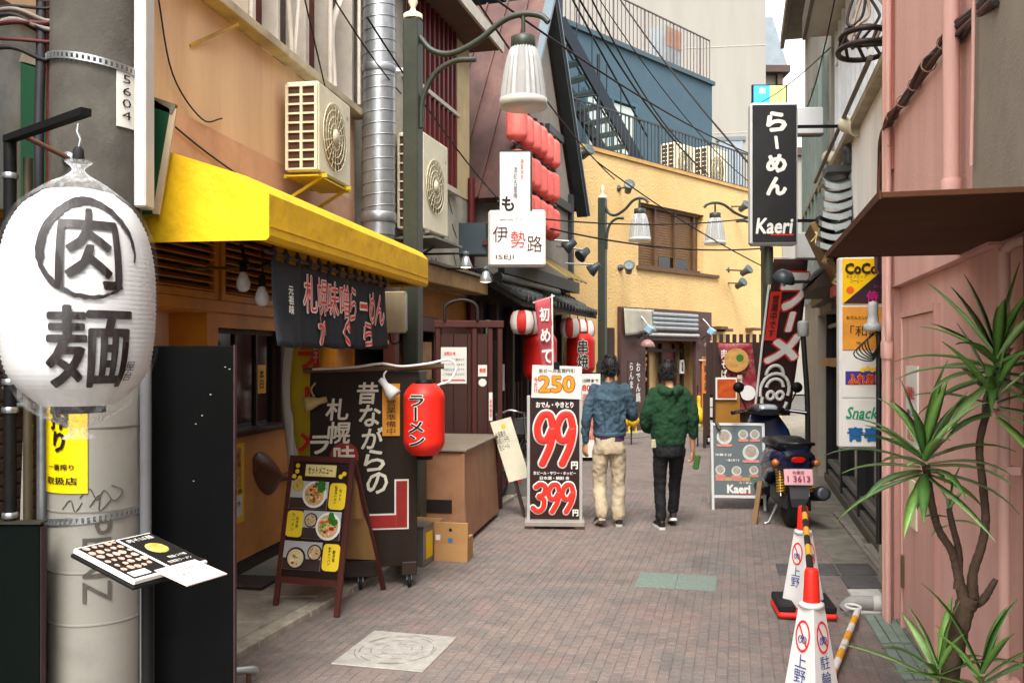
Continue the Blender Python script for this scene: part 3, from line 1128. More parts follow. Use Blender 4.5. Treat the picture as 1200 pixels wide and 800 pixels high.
ac_unit('cream air conditioner on a steel bracket above the narrow grey house', loc_of(B0, BA, (.06, -.02, 3.1)), BA, .85, .3, 1.1, False, 10)
MB().bx(-.02, .5, -.05, .95, 3.02, 3.045).build('shelf', mat('shelf_steel', '6c6a60', .5, .2, dirt=.5), hb)

# ================================================================ BUILDING C: steep A shaped gable, tile eave, lanterns
C0, CA = (-.2, 12.8, 0), -17.5
hc = thing('gabled_house', 'steep gabled tavern with maroon metal roof and dark tiled eave', 'building', C0, CA)
CL = 4.75
CST = mat('taupe_stucco', '8f877b', .85, .12, 3, .3, dirt=.3)
MB().prism([(0.25, 2.9), (4.5, 2.9), (4.4, 4.6), (2.42, 7.5), (.2, 4.0)], -2.5, -.03, 'x').build('gable_wall', CST, hc)
MAR = mat('maroon_metal', '4c2f28', .55, .4, 3, .15, 30, dirt=.7, dcol='704f44', dscale=1.4, streak=True)
# near roof slope in metal sheets
apx, ft, ff = Vector((0, 2.42, 7.62)), Vector((0, -.12, 3.9)), Vector((0, 4.85, 4.5))
nrm = Vector((0, -(apx.z - ft.z), (apx.y - ft.y))).normalized() * .05
sl = MB()
x0 = .1
k = 0
while x0 > -3.2:
    x1 = x0 - .36
    a, b_ = ft + Vector((x0, 0, 0)), apx + Vector((x0, 0, 0))
    e, f_ = ft + Vector((x1 + .02, 0, 0)), apx + Vector((x1 + .02, 0, 0))
    mb = MB().hexa([e - nrm, a - nrm, b_ - nrm, f_ - nrm, e + nrm, a + nrm, b_ + nrm, f_ + nrm])
    mb.build('roof_sheet', MAR, hc)
    MB().beam(ft + Vector((x1 + .01, 0, 0)) + nrm, apx + Vector((x1 + .01, 0, 0)) + nrm, .03, .06).build('roof_seam', MAR, hc)
    x0 = x1
TRIM = mat('blue_grey_trim', '5c686d', .4, .15, 6, .05, metal=.3)
MB().beam(ft + Vector((.13, -.02, -.05)), apx + Vector((.13, 0, .05)), .06, .16, (1, 0, 0)).build('verge_trim', TRIM, hc)
DKB = mat('dark_beam', '2c3030', .5, .2, 5, .1)
MB().beam(ff + Vector((.1, 0, -.1)), apx + Vector((.1, 0, .05)), .14, .2, (1, 0, 0)).build('verge_beam', DKB, hc)
MB().beam(ff + Vector((.2, .06, -.1)), apx + Vector((.2, .06, .05)), .05, .06, (1, 0, 0)).build('verge_pipe', TRIM, hc)
mb = MB()
a, b_ = ff, apx
n2 = Vector((0, (apx.z - ff.z), (ff.y - apx.y))).normalized() * .05
mb.hexa([a + Vector((-3, 0, 0)) - n2, a - n2, b_ - n2, b_ + Vector((-3, 0, 0)) - n2, a + Vector((-3, 0, 0)) + n2, a + n2, b_ + n2, b_ + Vector((-3, 0, 0)) + n2])
mb.build('roof_slope', MAR, hc)
MB().bx(-.03, .07, .1, 4.7, 2.9, 3.1).build('band_beam', DKB, hc)
mb = MB()
for y, z1 in ((.55, 4.4), (4.2, 4.7)):
    mb.bx(-.03, .05, y, y + .14, 3.1, z1)
mb.bx(-.03, .05, 3.1, 4.15, 4.35, 4.5).bx(-.03, .05, 2.6, 3.6, 5.5, 5.62)
mb.builds('timber', DKB, hc)
MB().bx(-2.5, -.4, 0, CL, 0, 2.9).build('side_wall', mat('soot_wood', '2a211b', .7, .3, 4, .2), hc)
MB().bx(-.4, -.36, .2, 4.5, .3, 2.2).build('shop_window', GLASSD, hc)
for y in (.0, .7, 1.5, 2.3, 3.1, 3.9, 4.6):
    MB().bx(-.38, -.25, y, y + .1, 0, 2.5).build('post', DWOOD, hc, bev=.008)
mb = MB()
for k in range(24):
    mb.bx(-.34, -.31, .2 + k * .18, .23 + k * .18, .3, 1.3)
mb.build('lattice', DWOOD, hc)
for (y, z, w_, h_) in ((.18, 1.95, .2, .3), (.2, 1.5, .16, .3), (.82, 1.2, .22, .4)):
    MB().bx(-.24, -.236, y, y + w_, z, z + h_).build('notice', mat('pale_notice', 'b9bdb2', .7, .15, 9, 0), hc)
# tiled eave: rows of tiles
TILE = mat('kawara_tile', '3a3d3c', .4, .25, 8, .15, 60, dirt=.4, dcol='62645e')
pr = [(.38, 2.42), (.38, 2.5), (-.35, 2.95), (-.35, 2.85)]
MB().prism(pr, -.05, CL + .05).build('eave', mat('eave_wood', '2b2420', .7, .2), hc)
seg = []
for q in range(9):
    a = math.pi * q / 8
    seg.append((math.cos(a) * .045, math.sin(a) * .045))
tm = MB()
for r_ in range(4):
    s0, s1 = r_ / 4, (r_ + 1) / 4 + .03
    P0 = Vector((.42 - .78 * s0, 0, 2.5 + .46 * s0 + .02))
    P1 = Vector((.42 - .78 * s1, 0, 2.5 + .46 * s1 + .0))
    tm.loft([[P0 + Vector((0, y, z * 1.1)) for y, z in seg], [P1 + Vector((0, y, z)) for y, z in seg]])
    tm.hexa([P1 + Vector((0, -.11, -.02)), P1 + Vector((0, .11, -.02)), P0 + Vector((0, .11, -.02)), P0 + Vector((0, -.11, -.02)),
             P1 + Vector((0, -.11, 0)), P1 + Vector((0, .11, 0)), P0 + Vector((0, .11, .012)), P0 + Vector((0, -.11, .012))])
tm.lathe([(0, 0), (.05, 0), (.05, .02), (0, .025)], 12, (.42, 0, 2.53), Matrix.Rotation(R(90), 3, 'Y'))
tmm = tm.mesh('roof_tile')
tmm.materials.append(TILE)
for k in range(22):
    inst(tmm, 'roof_tile', hc, (0, .02 + k * .2155, rnd.uniform(-.006, .006)))
MB().tube([(.02, -.06, 2.83), (.02, 3.2, 2.83)], .07, 12).build('ridge', TILE, hc)
# rows of pale red lanterns
LRED = mat('faded_red_lantern', 'e0655c', .6, .1, 4, .05, dirt=.3, dcol='e8958c', dscale=4)
pf = []
nr_ = 11
for i in range(nr_ * 2 + 1):
    z = -.25 + .5 * i / (nr_ * 2)
    e = abs(z) / .25
    r = .155 * (1 - max(0, e - .55) ** 2 * 2.9)
    pf.append((r * (1 if i % 2 == 0 else .965), z))
lsh = MB().lathe(pf, 20).mesh('paper_shade')
lsh.materials.append(LRED)
lcap = MB().lathe([(.09, .245), (.09, .28), (.07, .285)], 16).mesh('ring')
lcap.materials.append(BLACKP)
ROWN = ('top', 'middle', 'bottom')
rodm = mat('rack_steel', '5a5650', .5, .2)
for r_, (z0, y0, n_) in enumerate(((4.97, .12, 6), (4.4, .12, 6), (3.86, .5, 5))):
    rk = tag(MB().tube([(0, 0, 0), (0, 2.5 - y0, 0)], .018, 6).build('lantern_rail', rodm, None), 'steel rail carrying the %s row of faded red lanterns' % ROWN[r_], 'rail', 'lantern rails on the gable')
    rk.location = loc_of(C0, CA, (.24, y0 - .2, z0 + .31))
    rk.rotation_euler = (0, 0, R(CA))
    for k in range(n_):
        ln = thing('red_lantern', 'faded red paper lantern, %s from the roof edge in the %s row on the gable' % (('nearest', 'second', 'third', 'fourth', 'fifth', 'sixth', 'farthest')[k if k < n_ - 1 else 6], ROWN[r_]), 'lantern',
                   loc_of(C0, CA, (.24, y0 + k * .37 + rnd.uniform(-.02, .02), z0 + rnd.uniform(-.025, .025))), CA, 'faded red lanterns hung in three rows')
        inst(lsh, 'paper_shade', ln, (0, 0, 0))
        inst(lcap, 'ring', ln, (0, 0, 0))
# striped and large lanterns under the tiled eave
STR = MB().lathe([(.06, -.17), (.13, -.15), (.165, -.09), (.18, 0), (.165, .09), (.13, .15), (.06, .17)], 24).mesh('paper_shade')
SRED = mat('stripe_red', 'c02a22', .55, .1)
SWH = mat('stripe_white', 'd8cfc4', .6, .08)
STR.materials.append(SRED)
STR.materials.append(SWH)
for i, pl in enumerate(STR.polygons):
    a = math.atan2(pl.center.y, pl.center.x)
    pl.material_index = int((a + math.pi) / (math.pi / 4)) % 2
for i, (y, lab) in enumerate(((.1, 'red and white striped lantern at the near end of the tiled eave'), (.55, 'second red and white striped lantern along the tiled eave'), (1.0, 'third red and white striped lantern along the tiled eave'),
                              (2.9, 'striped lantern above the far big red lantern'), (3.45, 'striped lantern just beyond the far big red lantern'), (4.05, 'striped lantern at the far end of the tiled eave'))):
    ln = thing('striped_lantern', lab, 'lantern', loc_of(C0, CA, (.33, y, 2.2)), CA + rnd.uniform(-20, 20), 'striped lanterns under the eave')
    inst(STR, 'paper_shade', ln, (0, 0, 0))
    MB().tube([(0, 0, .16), (0, 0, .3)], .008, 5).build('hook', WIRE, ln)
BRED = mat('big_red_lantern', 'b51510', .5, .1, 4, .05)


def big_lantern(name, label, loc, rz, rad, hh, words, wm, om, group, tw, thh, nrib=16, capr=.5, mred=BRED, textang=0):
    t = thing(name, label, 'lantern', loc, rz, group)
    pf = []

    def rad_at(z):
        e = min(1, abs(z) / (hh / 2))
        return rad * (1 - max(0, e - .6) ** 2 * 2.6)
    for i in range(nrib * 2 + 1):
        z = -hh / 2 + hh * i / (nrib * 2)
        pf.append((rad_at(z) * (1 if i % 2 == 0 else .985), z))
    MB().lathe(pf, 28).build('paper_shade', mred, t)
    MB().lathe([(rad * capr, hh / 2 - .012), (rad * capr, hh / 2 + .03), (rad * capr * .9, hh / 2 + .032)], 20).build('top_cap', BLACKP, t)
    MB().lathe([(rad * capr * .9, -hh / 2 - .032), (rad * capr, -hh / 2 - .03), (rad * capr, -hh / 2 + .012)], 20).build('bottom_cap', BLACKP, t)

    def wrap(p):
        a = p.x / rad + R(textang)
        r = rad_at(p.z) + .002 - p.y
        return Vector((r * math.sin(a), -r * math.cos(a), p.z))
    if words:
        txt(t, words, wm, (0, 0, 0), tw, thh, off=.02, vert=True, out=om, outoff=.04, warp=wrap, line=.95)
    return t


big_lantern('large_red_lantern', 'big red lantern nearest us under the tiled eave', loc_of(C0, CA, (.42, .7, 1.72)), -20, .25, .72, '居酒屋', INK, WINK, 'big red lanterns under the eave', .2, .5, textang=48)
big_lantern('large_red_lantern', 'big red lantern behind the small banner at the far eave', loc_of(C0, CA, (.42, 3.3, 1.75)), -20, .25, .72, '串焼', INK, WINK, 'big red lanterns under the eave', .2, .5, textang=25)
# Ise-ji box sign, dark box, upright sign
BOXW = mat('sign_box_white', 'dcdad2', .4, .04, 3, 0, dirt=.15)
p = at(606, 313, 12.3)
sg = thing('box_sign', 'square white box sign with brushed characters in front of the lanterns', 'sign', (p.x, p.y, p.z), -3)
MB().bx(-.385, .385, -.1, .1, 0, .76).build('casing', BOXW, sg, bev=.03)
BRN = mat('brown_ink', '4a1d14', .6, .15, 14, 0)
txt(sg, '伊', BRN, (-.22, -.101, .43), .2, .22, off=.0)
txt(sg, '勢', RINK, (.02, -.101, .36), .2, .22, off=.0)
txt(sg, '路', BRN, (.24, -.101, .3), .2, .22, off=.0)
txt(sg, 'ISEJI', BRN, (-.16, -.101, .12), .24, .07, off=.0)
txt(sg, 'おでん', mat('grey_ink', 'a39a90', .6), (.0, -.101, .63), .2, .06, off=-.005)
MB().bx(-.47, -.385, -.02, .02, .3, .36).build('arm', RWOOD, sg)
p = at(555, 300, 12.45)
sg = thing('box_sign', 'dark blue grey box sign seen from the side left of the white box sign', 'sign', (p.x, p.y, p.z), -3)
MB().bx(-.21, .19, -.1, .12, 0, .44).build('casing', mat('slate_box', '2f383c', .5, .1, 5, .05), sg, bev=.01)
MB().bx(-.19, .17, -.105, -.1, .02, .42).build('face', mat('slate_face', '333e43', .45, .1), sg)
p = at(604, 250, 12.25)
sg = thing('upright_sign', 'tall white sign with thin brushed script above the white box sign', 'sign', (p.x, p.y, p.z - .1), 0)
MB().bx(-.21, .2, -.05, .05, 0, .92).build('panel', BOXW, sg, bev=.008)
MB().bx(.2, .225, -.055, .055, -.005, .93).build('frame', DWOOD, sg)
MB().bx(-.21, .2, -.055, .055, .92, .94).build('top_frame', DWOOD, sg)
txt(sg, 'も', INK, (-.1, -.051, .22), .17, .2, off=.03)
txt(sg, '酒処古里庵', INK, (-.0, -.051, .5), .06, .42, off=0, vert=True)
txt(sg, '春夏秋冬', RINK, (.09, -.051, .68), .05, .28, off=0, vert=True)
# awning slats of the little yellow-black canopy
yt = thing('striped_awning', 'old yellow and black striped canopy below the white box sign', 'awning', loc_of(C0, CA, (.1, 1.2, 2.9)), CA)
for k in range(8):
    MB().hexa([(0, k * .16, .42), (.62, k * .16, 0), (.62, k * .16 + .155, 0), (0, k * .16 + .155, .42), (0, k * .16, .44), (.62, k * .16, .02), (.62, k * .16 + .155, .02), (0, k * .16 + .155, .44)]).build(
        'strip', mat('dull_yellow', '9a8238', .7, .25, 5, .2, dirt=.5) if k % 2 == 0 else mat('dull_black', '2d2a24', .7, .2), yt)
# ================================================================ FAR END: yellow stucco building, blue building, stair
Y0, YA = (1.15, 18, 0), -43
yb_ = thing('stucco_building', 'yellow ochre stucco building closing the alley with a brown window', 'building', Y0, YA)
STU = mat('yellow_stucco', 'cdab74', .9, .14, 2.2, 1.0, 22, dirt=.35, dcol='a8803f', dscale=1.1, bdist=.02)
YL = 9.0
mb = MB()
wy0, wy1, wz0, wz1 = 2.32, 5.55, 3.66, 5.05
dy0, dy1, dz1 = 1.75, 5.0, 2.62
mb.bx(-.4, 0, 0, dy0, 0, 5.88).bx(-.4, 0, dy1, YL, 0, 5.88).bx(-.4, 0, dy0, dy1, dz1, wz0).bx(-.4, 0, dy0, wy0, wz0, 5.88).bx(-.4, 0, wy0, dy1, wz1, 5.88)
mb.bx(-.399, -.001, dy1 - .002, wy1, wz1, 5.879).build('wall', STU, yb_)
MB().bx(-5, -.4, 0, YL, 0, 5.85).build('back_wall', STU, yb_)
MB().bx(-.6, .04, -.02, YL + .05, 5.885, 5.96).build('coping', mat('coping', 'b58d54', .85, .2, 4, .3), yb_)
WBR = mat('window_brown', '5b4028', .5, .2, 6, .1)
w = MB().bx(-.2, -.18, wy0, wy1, wz0, wz1).build('window', mat('brown_blind', '7a5a38', .6, .25, 10, .1, dirt=.4, dcol='4f3820'), yb_)
mb = MB()
for k in range(5):
    y = wy0 + (wy1 - wy0) * k / 4
    mb.bx(-.15, -.1, y - .03, y + .03, wz0, wz1)
mb.bx(-.151, -.09, wy0, wy1, wz0, wz0 + .06).bx(-.151, -.09, wy0, wy1, wz1 - .06, wz1)
mb.build('frame', WBR, w)
sm = MB().bx(-.178, -.17, wy0, wy1, 0, .012).mesh('blind_slat')
sm.materials.append(WBR)
for k in range(22):
    inst(sm, 'blind_slat', w, (0, 0, wz0 + .08 + k * .058))
MB().bx(-.172, -.165, 3.35, 4.55, wz0 + .07, wz0 + .3).build('pane_gap', GLASSD, w)
MB().bx(-.1, .06, wy0 - .08, wy1 + .08, wz0 - .07, wz0).build('sill', WBR, w)
# entrance
BRP = mat('plum_brown_paint', '4c3430', .5, .15, 5, .1, dirt=.3)
mb = MB().bx(0.001, .1, 1.55, 2.45, 0, 2.75).bx(.001, .1, 4.5, 5.2, 0, 2.75)
mb.builds('entrance_pier', BRP, yb_, bev=.01)
MB().bx(.001, .12, 2.45, 4.5, 2.05, 2.75).build('entrance_head', BRP, yb_)
sm = MB().lathe([(.05, 0), (.05, 1.85)], 10, (0, 0, 0), Matrix.Rotation(R(-90), 3, 'X')).mesh('shutter_roll')
sm.materials.append(STEEL)
for k in range(4):
    inst(sm, 'shutter_roll', yb_, (.15, 2.6, 2.33 + k * .1))
MB().tube([(.16, 2.45, 2.18), (.16, 4.5, 2.18)], .04, 10).build('shutter_bar', ALU, yb_)


def rag(u, v):
    return Vector((.14 + .05 * math.sin(u * 7) * v + .04 * v, 1.6 + u * 1.1, 2.72 - .58 * v + .1 * u * v))


MB().grid(rag, 10, 8).build('canvas_rag', mat('grey_canvas', '9a9484', .9, .15, 4, .3), yb_, solid=.006)
MB().bx(-.5, -.45, 2.3, 4.6, 0, 2.2).build('interior', mat('warm_interior', '47280f', .6, .5, 5, 0, dirt=.6, dcol='1a0f09', dscale=3), yb_)
MB().bx(-.35, -.3, 2.45, 4.5, 1.86, 2.05).build('transom', mat('amber_panel', '6e3d12', .4, .4, 6, 0), yb_)
mb = MB()
for y in (2.5, 3.0, 3.55, 4.1, 4.42):
    mb.bx(-.3, -.22, y, y + .06, 0, 2.0)
mb.bx(-.301, -.221, 2.45, 4.5, 1.8, 1.87).bx(-.301, -.221, 2.45, 4.5, 0, .12)
mb.build('door_frame', DWOOD, yb_)
MB().bx(-.28, -.25, 3.6, 4.1, .1, 1.8).build('door', mat('red_door', '5a1d14', .4, .3, 5, 0), yb_)
mb = MB()
for k in range(14):
    mb.lathe([(0, -.06), (.05, -.03), (.055, .02), (0, .06)], 8, (-.15 + rnd.uniform(-.03, .03), 2.72 + rnd.uniform(-.12, .12), 1.2 + k * .045))
mb.build('gourd_string', mat('gold_gourds', 'c27a22', .4, .3), yb_)
g_ = MB().bx(.101, .11, 1.78, 2.3, .55, 1.62).build('scrawl_panel', mat('plum_panel', '45302c', .5, .15), yb_)
txt(g_, 'らんまん酒', WINK, (.112, 1.9, 1.1), .16, .95, rz=90, vert=True)
txt(g_, 'おでん鍋', WINK, (.112, 2.15, 1.15), .16, .85, rz=90, vert=True)
wp = MB().bx(.101, .14, 4.72, 5.0, .25, 1.7).build('wood_plaque', mat('orange_wood', 'b5682a', .45, .2, 5, .1, streak=True), yb_, bev=.01)
txt(wp, '味の店', INK, (.142, 4.86, 1.2), .14, .6, rz=90, vert=True, off=.03)
mb = MB()
for z in (.2, 1.6):
    mb.bx(.1, .15, 4.62, 5.1, z, z + .03)
mb.builds('plaque_band', PAPER, wp)
pl = MB().bx(-.2, -.17, 4.25, 4.42, 1.3, 1.62).build('door_sign', PAPER, yb_)
txt(pl, '営業', INK, (-.169, 4.335, 1.46), .09, .22, rz=90, vert=True)
MB().bx(.001, .05, 1.0, 1.4, 0, 2.3).build('side_post', DWOOD, yb_)
MB().bx(.001, .4, 1.5, 5.3, 0, .12).build('step', mat('step_stone', '8b857b', .85, .2, 6, .3), yb_, bev=.01)
mb = MB()
for y, z in ((5.35, 2.35), (5.6, 2.3), (7.0, 2.35)):
    mb.bx(0, .25, y, y + .35, z, z + .07)
mb.builds('bracket_block', WBR, yb_)
for k, (y, lab) in enumerate(((2.2, 'mauve bell lamp on the entrance pier by the chalk writing'), (4.75, 'mauve bell lamp over the orange plaque'))):
    t = thing('sconce', lab, 'lamp', loc_of(Y0, YA, (.1, y, 1.95)), YA, 'mauve bell lamps at the entrance')
    MB().lathe([(.0, .12), (.06, .11), (.13, .05), (.17, -.04), (.15, -.05), (0, -.02)], 16, (.22, 0, 0)).build('shade', mat('mauve_enamel', '8d6a66', .4, .1), t)
    MB().tube(cr([(0, 0, .15), (.1, 0, .22), (.2, 0, .16), (.22, 0, .1)]), .015, 6).build('arm', DWOOD, t)
for k, (y, lab) in enumerate(((2.3, 'pale blue floodlight hung over the canvas rag'), (4.85, 'pale blue floodlight at the far corner of the entrance head'))):
    t = thing('floodlight', lab, 'floodlight', loc_of(Y0, YA, (.3, y, 2.28)), YA + 20, 'pale blue floodlights at the entrance')
    MB().box((0, 0, 0), (.16, .2, .16), Matrix.Rotation(R(35), 3, 'Y')).build('housing', mat('pale_blue_metal', '7fa0b5', .4, .1), t, bev=.02)
    MB().tube([(0, 0, .05), (-.12, -.02, .22), (-.2, 0, .3)], .018, 6).build('arm', ALU, t)
for k, (px, py, dd, lab) in enumerate(((733, 221, 18.9, 'single spotlight on the yellow wall above the far lamp post'), (680, 180, 17.8, 'spotlight at the roof corner of the yellow wall by the gable'), (734, 315, 18.9, 'spotlight on the yellow wall just beside the far lamp post'),
                                       (862, 333, 22.4, 'lowest spotlight on the yellow wall beyond the window'), (868, 318, 21.9, 'spotlight on the yellow wall beyond the window sill'), (866, 243, 22.5, 'spotlight high on the yellow wall behind the street lamp'))):
    q = at(px, py, dd)
    t = thing('wall_spotlight', lab, 'spotlight', q, YA + rnd.uniform(-30, 30), 'spotlights on the yellow wall')
    Ms = Matrix.Rotation(R(60), 3, 'Y') @ Matrix.Rotation(R(20), 3, 'X')
    MB().lathe([(.0, -.14), (.07, -.13), (.08, 0), (.12, .12), (.11, .13), (0, .1)], 14, (.12, 0, 0), Ms).build('housing', mat('spot_grey', '47504f', .4, .15), t)
    MB().tube([(-.35, 0, .05), (.05, 0, .02)], .02, 6).build('arm', mat('arm_rust', '5b4632', .6, .3), t)
    MB().lathe([(0, 0), (.07, 0), (.07, .03), (0, .03)], 12, (-.3, 0, .05), Matrix.Rotation(R(90), 3, 'Y')).build('base', mat('spot_grey', ''), t)

# terrace railing
RAIL = mat('rail_dark', '33383b', .5, .15)


def railing(name, label, base, rz, x, y0, y1, z0, h, step, m=RAIL, bw=.018):
    t = thing(name, label, 'railing', base, rz)
    MB().bx(x - .02, x + .02, y0, y1, z0 + h - .03, z0 + h).build('top_rail', m, t)
    MB().bx(x - .015, x + .015, y0, y1, z0 + .06, z0 + .085).build('bottom_rail', m, t)
    sm = MB().bx(-bw / 2, bw / 2, -bw / 2, bw / 2, 0, h - .03).mesh('bar')
    sm.materials.append(m)
    n = int((y1 - y0) / step)
    for k in range(n + 1):
        inst(sm, 'bar', t, (x, y0 + (y1 - y0) * k / n, z0), sc=(1.8, 1.8, 1) if k % 8 == 0 else None)
    return t


railing('terrace_railing', 'dark railing along the roof edge of the yellow building', Y0, YA, -.12, -.1, 8.2, 5.95, .95, .14)
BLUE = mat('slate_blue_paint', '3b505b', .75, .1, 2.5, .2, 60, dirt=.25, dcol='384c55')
bb = thing('blue_building', 'slate blue building with roof terrace behind the yellow building', 'building', Y0, YA)
MB().bx(-9, -2.2, -5, 9.1, 5, 9.45).build('wall', BLUE, bb)
MB().bx(-9, -2.12, -5, 9.15, 9.455, 9.56).build('parapet_cap', mat('blue_cap', '3a4c54', .6, .1), bb)
dw = MB().bx(-2.2, -2.15, 3.2, 5.2, 5.95, 8.0).build('door', mat('pale_door', 'a9b3ad', .5, .1, 3, 0), bb)
mb = MB()
for y in (3.15, 4.2, 5.2):
    mb.bx(-2.19, -2.1, y, y + .08, 5.95, 8.05)
mb.bx(-2.191, -2.099, 3.15, 5.28, 8.05, 8.14)
mb.build('frame', mat('blue_frame', '34505c', .5, .1), dw)
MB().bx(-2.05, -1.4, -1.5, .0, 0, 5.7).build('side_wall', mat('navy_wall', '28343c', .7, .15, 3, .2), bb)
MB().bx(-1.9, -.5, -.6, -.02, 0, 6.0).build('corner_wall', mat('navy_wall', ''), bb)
railing('roof_railing', 'rust stained upper railing on top of the blue building', Y0, YA, -2.25, -1, 9.05, 9.56, 1.2, .17, mat('rail_red_grey', '5a4c4c', .6, .2))
rb = thing('roof_cabinet', 'small rusty grey cabinet behind the upper railing', 'cabinet', loc_of(Y0, YA, (-2.6, 7.0, 9.56)), YA)
MB().bx(-.3, .2, 0, .8, 0, 1.15).build('body', mat('grey_cabinet', '8d9493', .5, .15), rb)
MB().bx(.201, .21, .0, .8, .6, 1.12).build('rusty_door', mat('rust_streaks', 'a98a72', .8, .3, 5, .2, dirt=1, dcol='8a3b12', streak=True, dscale=5), rb)
# outside stair
st = thing('outside_stair', 'steep blue steel outside stair climbing to the roof', 'staircase', Y0, YA)
BST = mat('blue_steel', '101b24', .5, .15, 5, .1)
sx0, sx1 = -1.75, -.95
b0, b1 = Vector((0, 4.05, 5.95)), Vector((0, .85, 8.75))
for x in (sx0, sx1):
    MB().beam(b0 + Vector((x, 0, 0)), b1 + Vector((x, 0, .05)), .06, .32, (0, 0, 1)).build('stringer', BST, st)
sm = MB().bx(sx0 + .03, sx1 - .03, -.15, .15, -.025, .025).mesh('tread')
sm.materials.append(mat('tread_pale', '5b7782', .6, .15))
for k in range(11):
    q = b0.lerp(b1, (k + .5) / 11)
    inst(sm, 'tread', st, (0, q.y, q.z))
for x in (sx0, sx1):
    MB().tube([b0 + Vector((x, 0, .95)), b1 + Vector((x, 0, .95)), b1 + Vector((x, -.8, .95))], .025, 6).build('handrail', BST, st)
    for k in range(7):
        q = b0.lerp(b1, k / 6)
        MB().tube([(x, q.y, q.z), (x, q.y, q.z + .95)], .014, 5).build('baluster', BST, st)
MB().bx(sx0 - .2, sx1 + .1, -1.6, .8, 8.68, 8.78).build('landing', BST, st)
for y in (-.1, .85, 2.15):
    MB().tube([(sx1, y, 5.9), (sx1, y, 10.5 if y < 1.5 else 8.4)], .04, 8).build('post', BST, st)
MB().tube([(sx1, -.1, 6.9), (sx1, 2.15, 7.5)], .025, 6).build('brace', BST, st)
ac_unit('white air conditioner on the terrace beneath the blue stair', loc_of(Y0, YA, (-1.2, .05, 5.9)), YA, .95, .4, 1.35)
ac_unit('white air conditioner on the terrace next to the pale door', loc_of(Y0, YA, (-1.0, 4.7, 5.9)), YA, .9, .4, .95)
ac_unit('white air conditioner on the terrace farthest from the blue stair', loc_of(Y0, YA, (-1.0, 6.2, 5.9)), YA, .95, .4, 1.1)
# white tower block and the houses beyond
tw = thing('white_tower', 'tall plain white building behind the blue building', 'building', (0, 36, 0), -8)
WTW = mat('white_wall_far', '87837a', .8, .08, 1.2, .1, dirt=.3, dcol='958f84', streak=True)
MB().bx(-9, 9.75, 0, 12, 0, 19).build('wall', WTW, tw)
wn_ = MB().bx(8.0, 8.9, -.05, .02, 8.2, 9.9).build('window', mat('grey_pane', '7b8488', .3, .1), tw)
MB().bx(7.9, 9.0, -.08, -.02, 9.9, 10.05).build('hood', mat('frame_grey', '5f6668', .5, .1), wn_)
mb = MB()
for z in (6.5, 10.2, 13.5):
    mb.bx(-9, 9.75, -.012, 0, z, z + .03)
mb.builds('joint', mat('joint_grey', '9f9a90', .8, .1), tw)
p = at(889, 125, 40)
fh = thing('far_house', 'white house with steep grey metal roof against the sky', 'building', (p.x, p.y, 0), 0)
MB().bx(-1, .75, 0, 6, 0, 14.0).build('wall', WTW, fh)
MB().prism([(-1, 14.3), (1.15, 14.3), (.5, 16.4), (-1, 16.4)], -.4, 5).build('roof', mat('grey_metal_roof', '7d868b', .4, .15, 3, .1, metal=.3), fh)
MB().bx(-1.0, 1.25, -.5, 5, 14.0, 14.29).build('eave', mat('brown_eave', '4a3730', .6, .2), fh)
MB().bx(.75, .98, -.3, 5, 10, 14.0).build('gutter_side', mat('brown_eave', ''), fh)
MB().bx(.98, 4, -.2, 5, 0, 10.4).build('annex', WTW, fh)
MB().bx(.9, 4.2, -.4, 5, 10.41, 10.75).build('annex_eave', mat('brown_eave', ''), fh)
p = at(902, 124, 26)
bs = thing('billboard', 'small blue and yellow green billboard above the black ramen sign', 'sign', (p.x, p.y, p.z), 0)
MB().bx(-.5, .5, 0, .1, 0, .6).build('frame', BLACKP, bs)
f1 = MB().bx(-.46, 0, -.01, 0, .03, .57).build('face', mat('sky_blue_print', '2f9fc8', .5, .1, 5, 0), bs)
MB().bx(0.002, .46, -.01, 0, .03, .57).build('face', mat('lime_print', 'b8bf6a', .5, .15, 5, 0), bs)
txt(f1, '和', WINK, (-.22, -.011, .42), .18, .18)


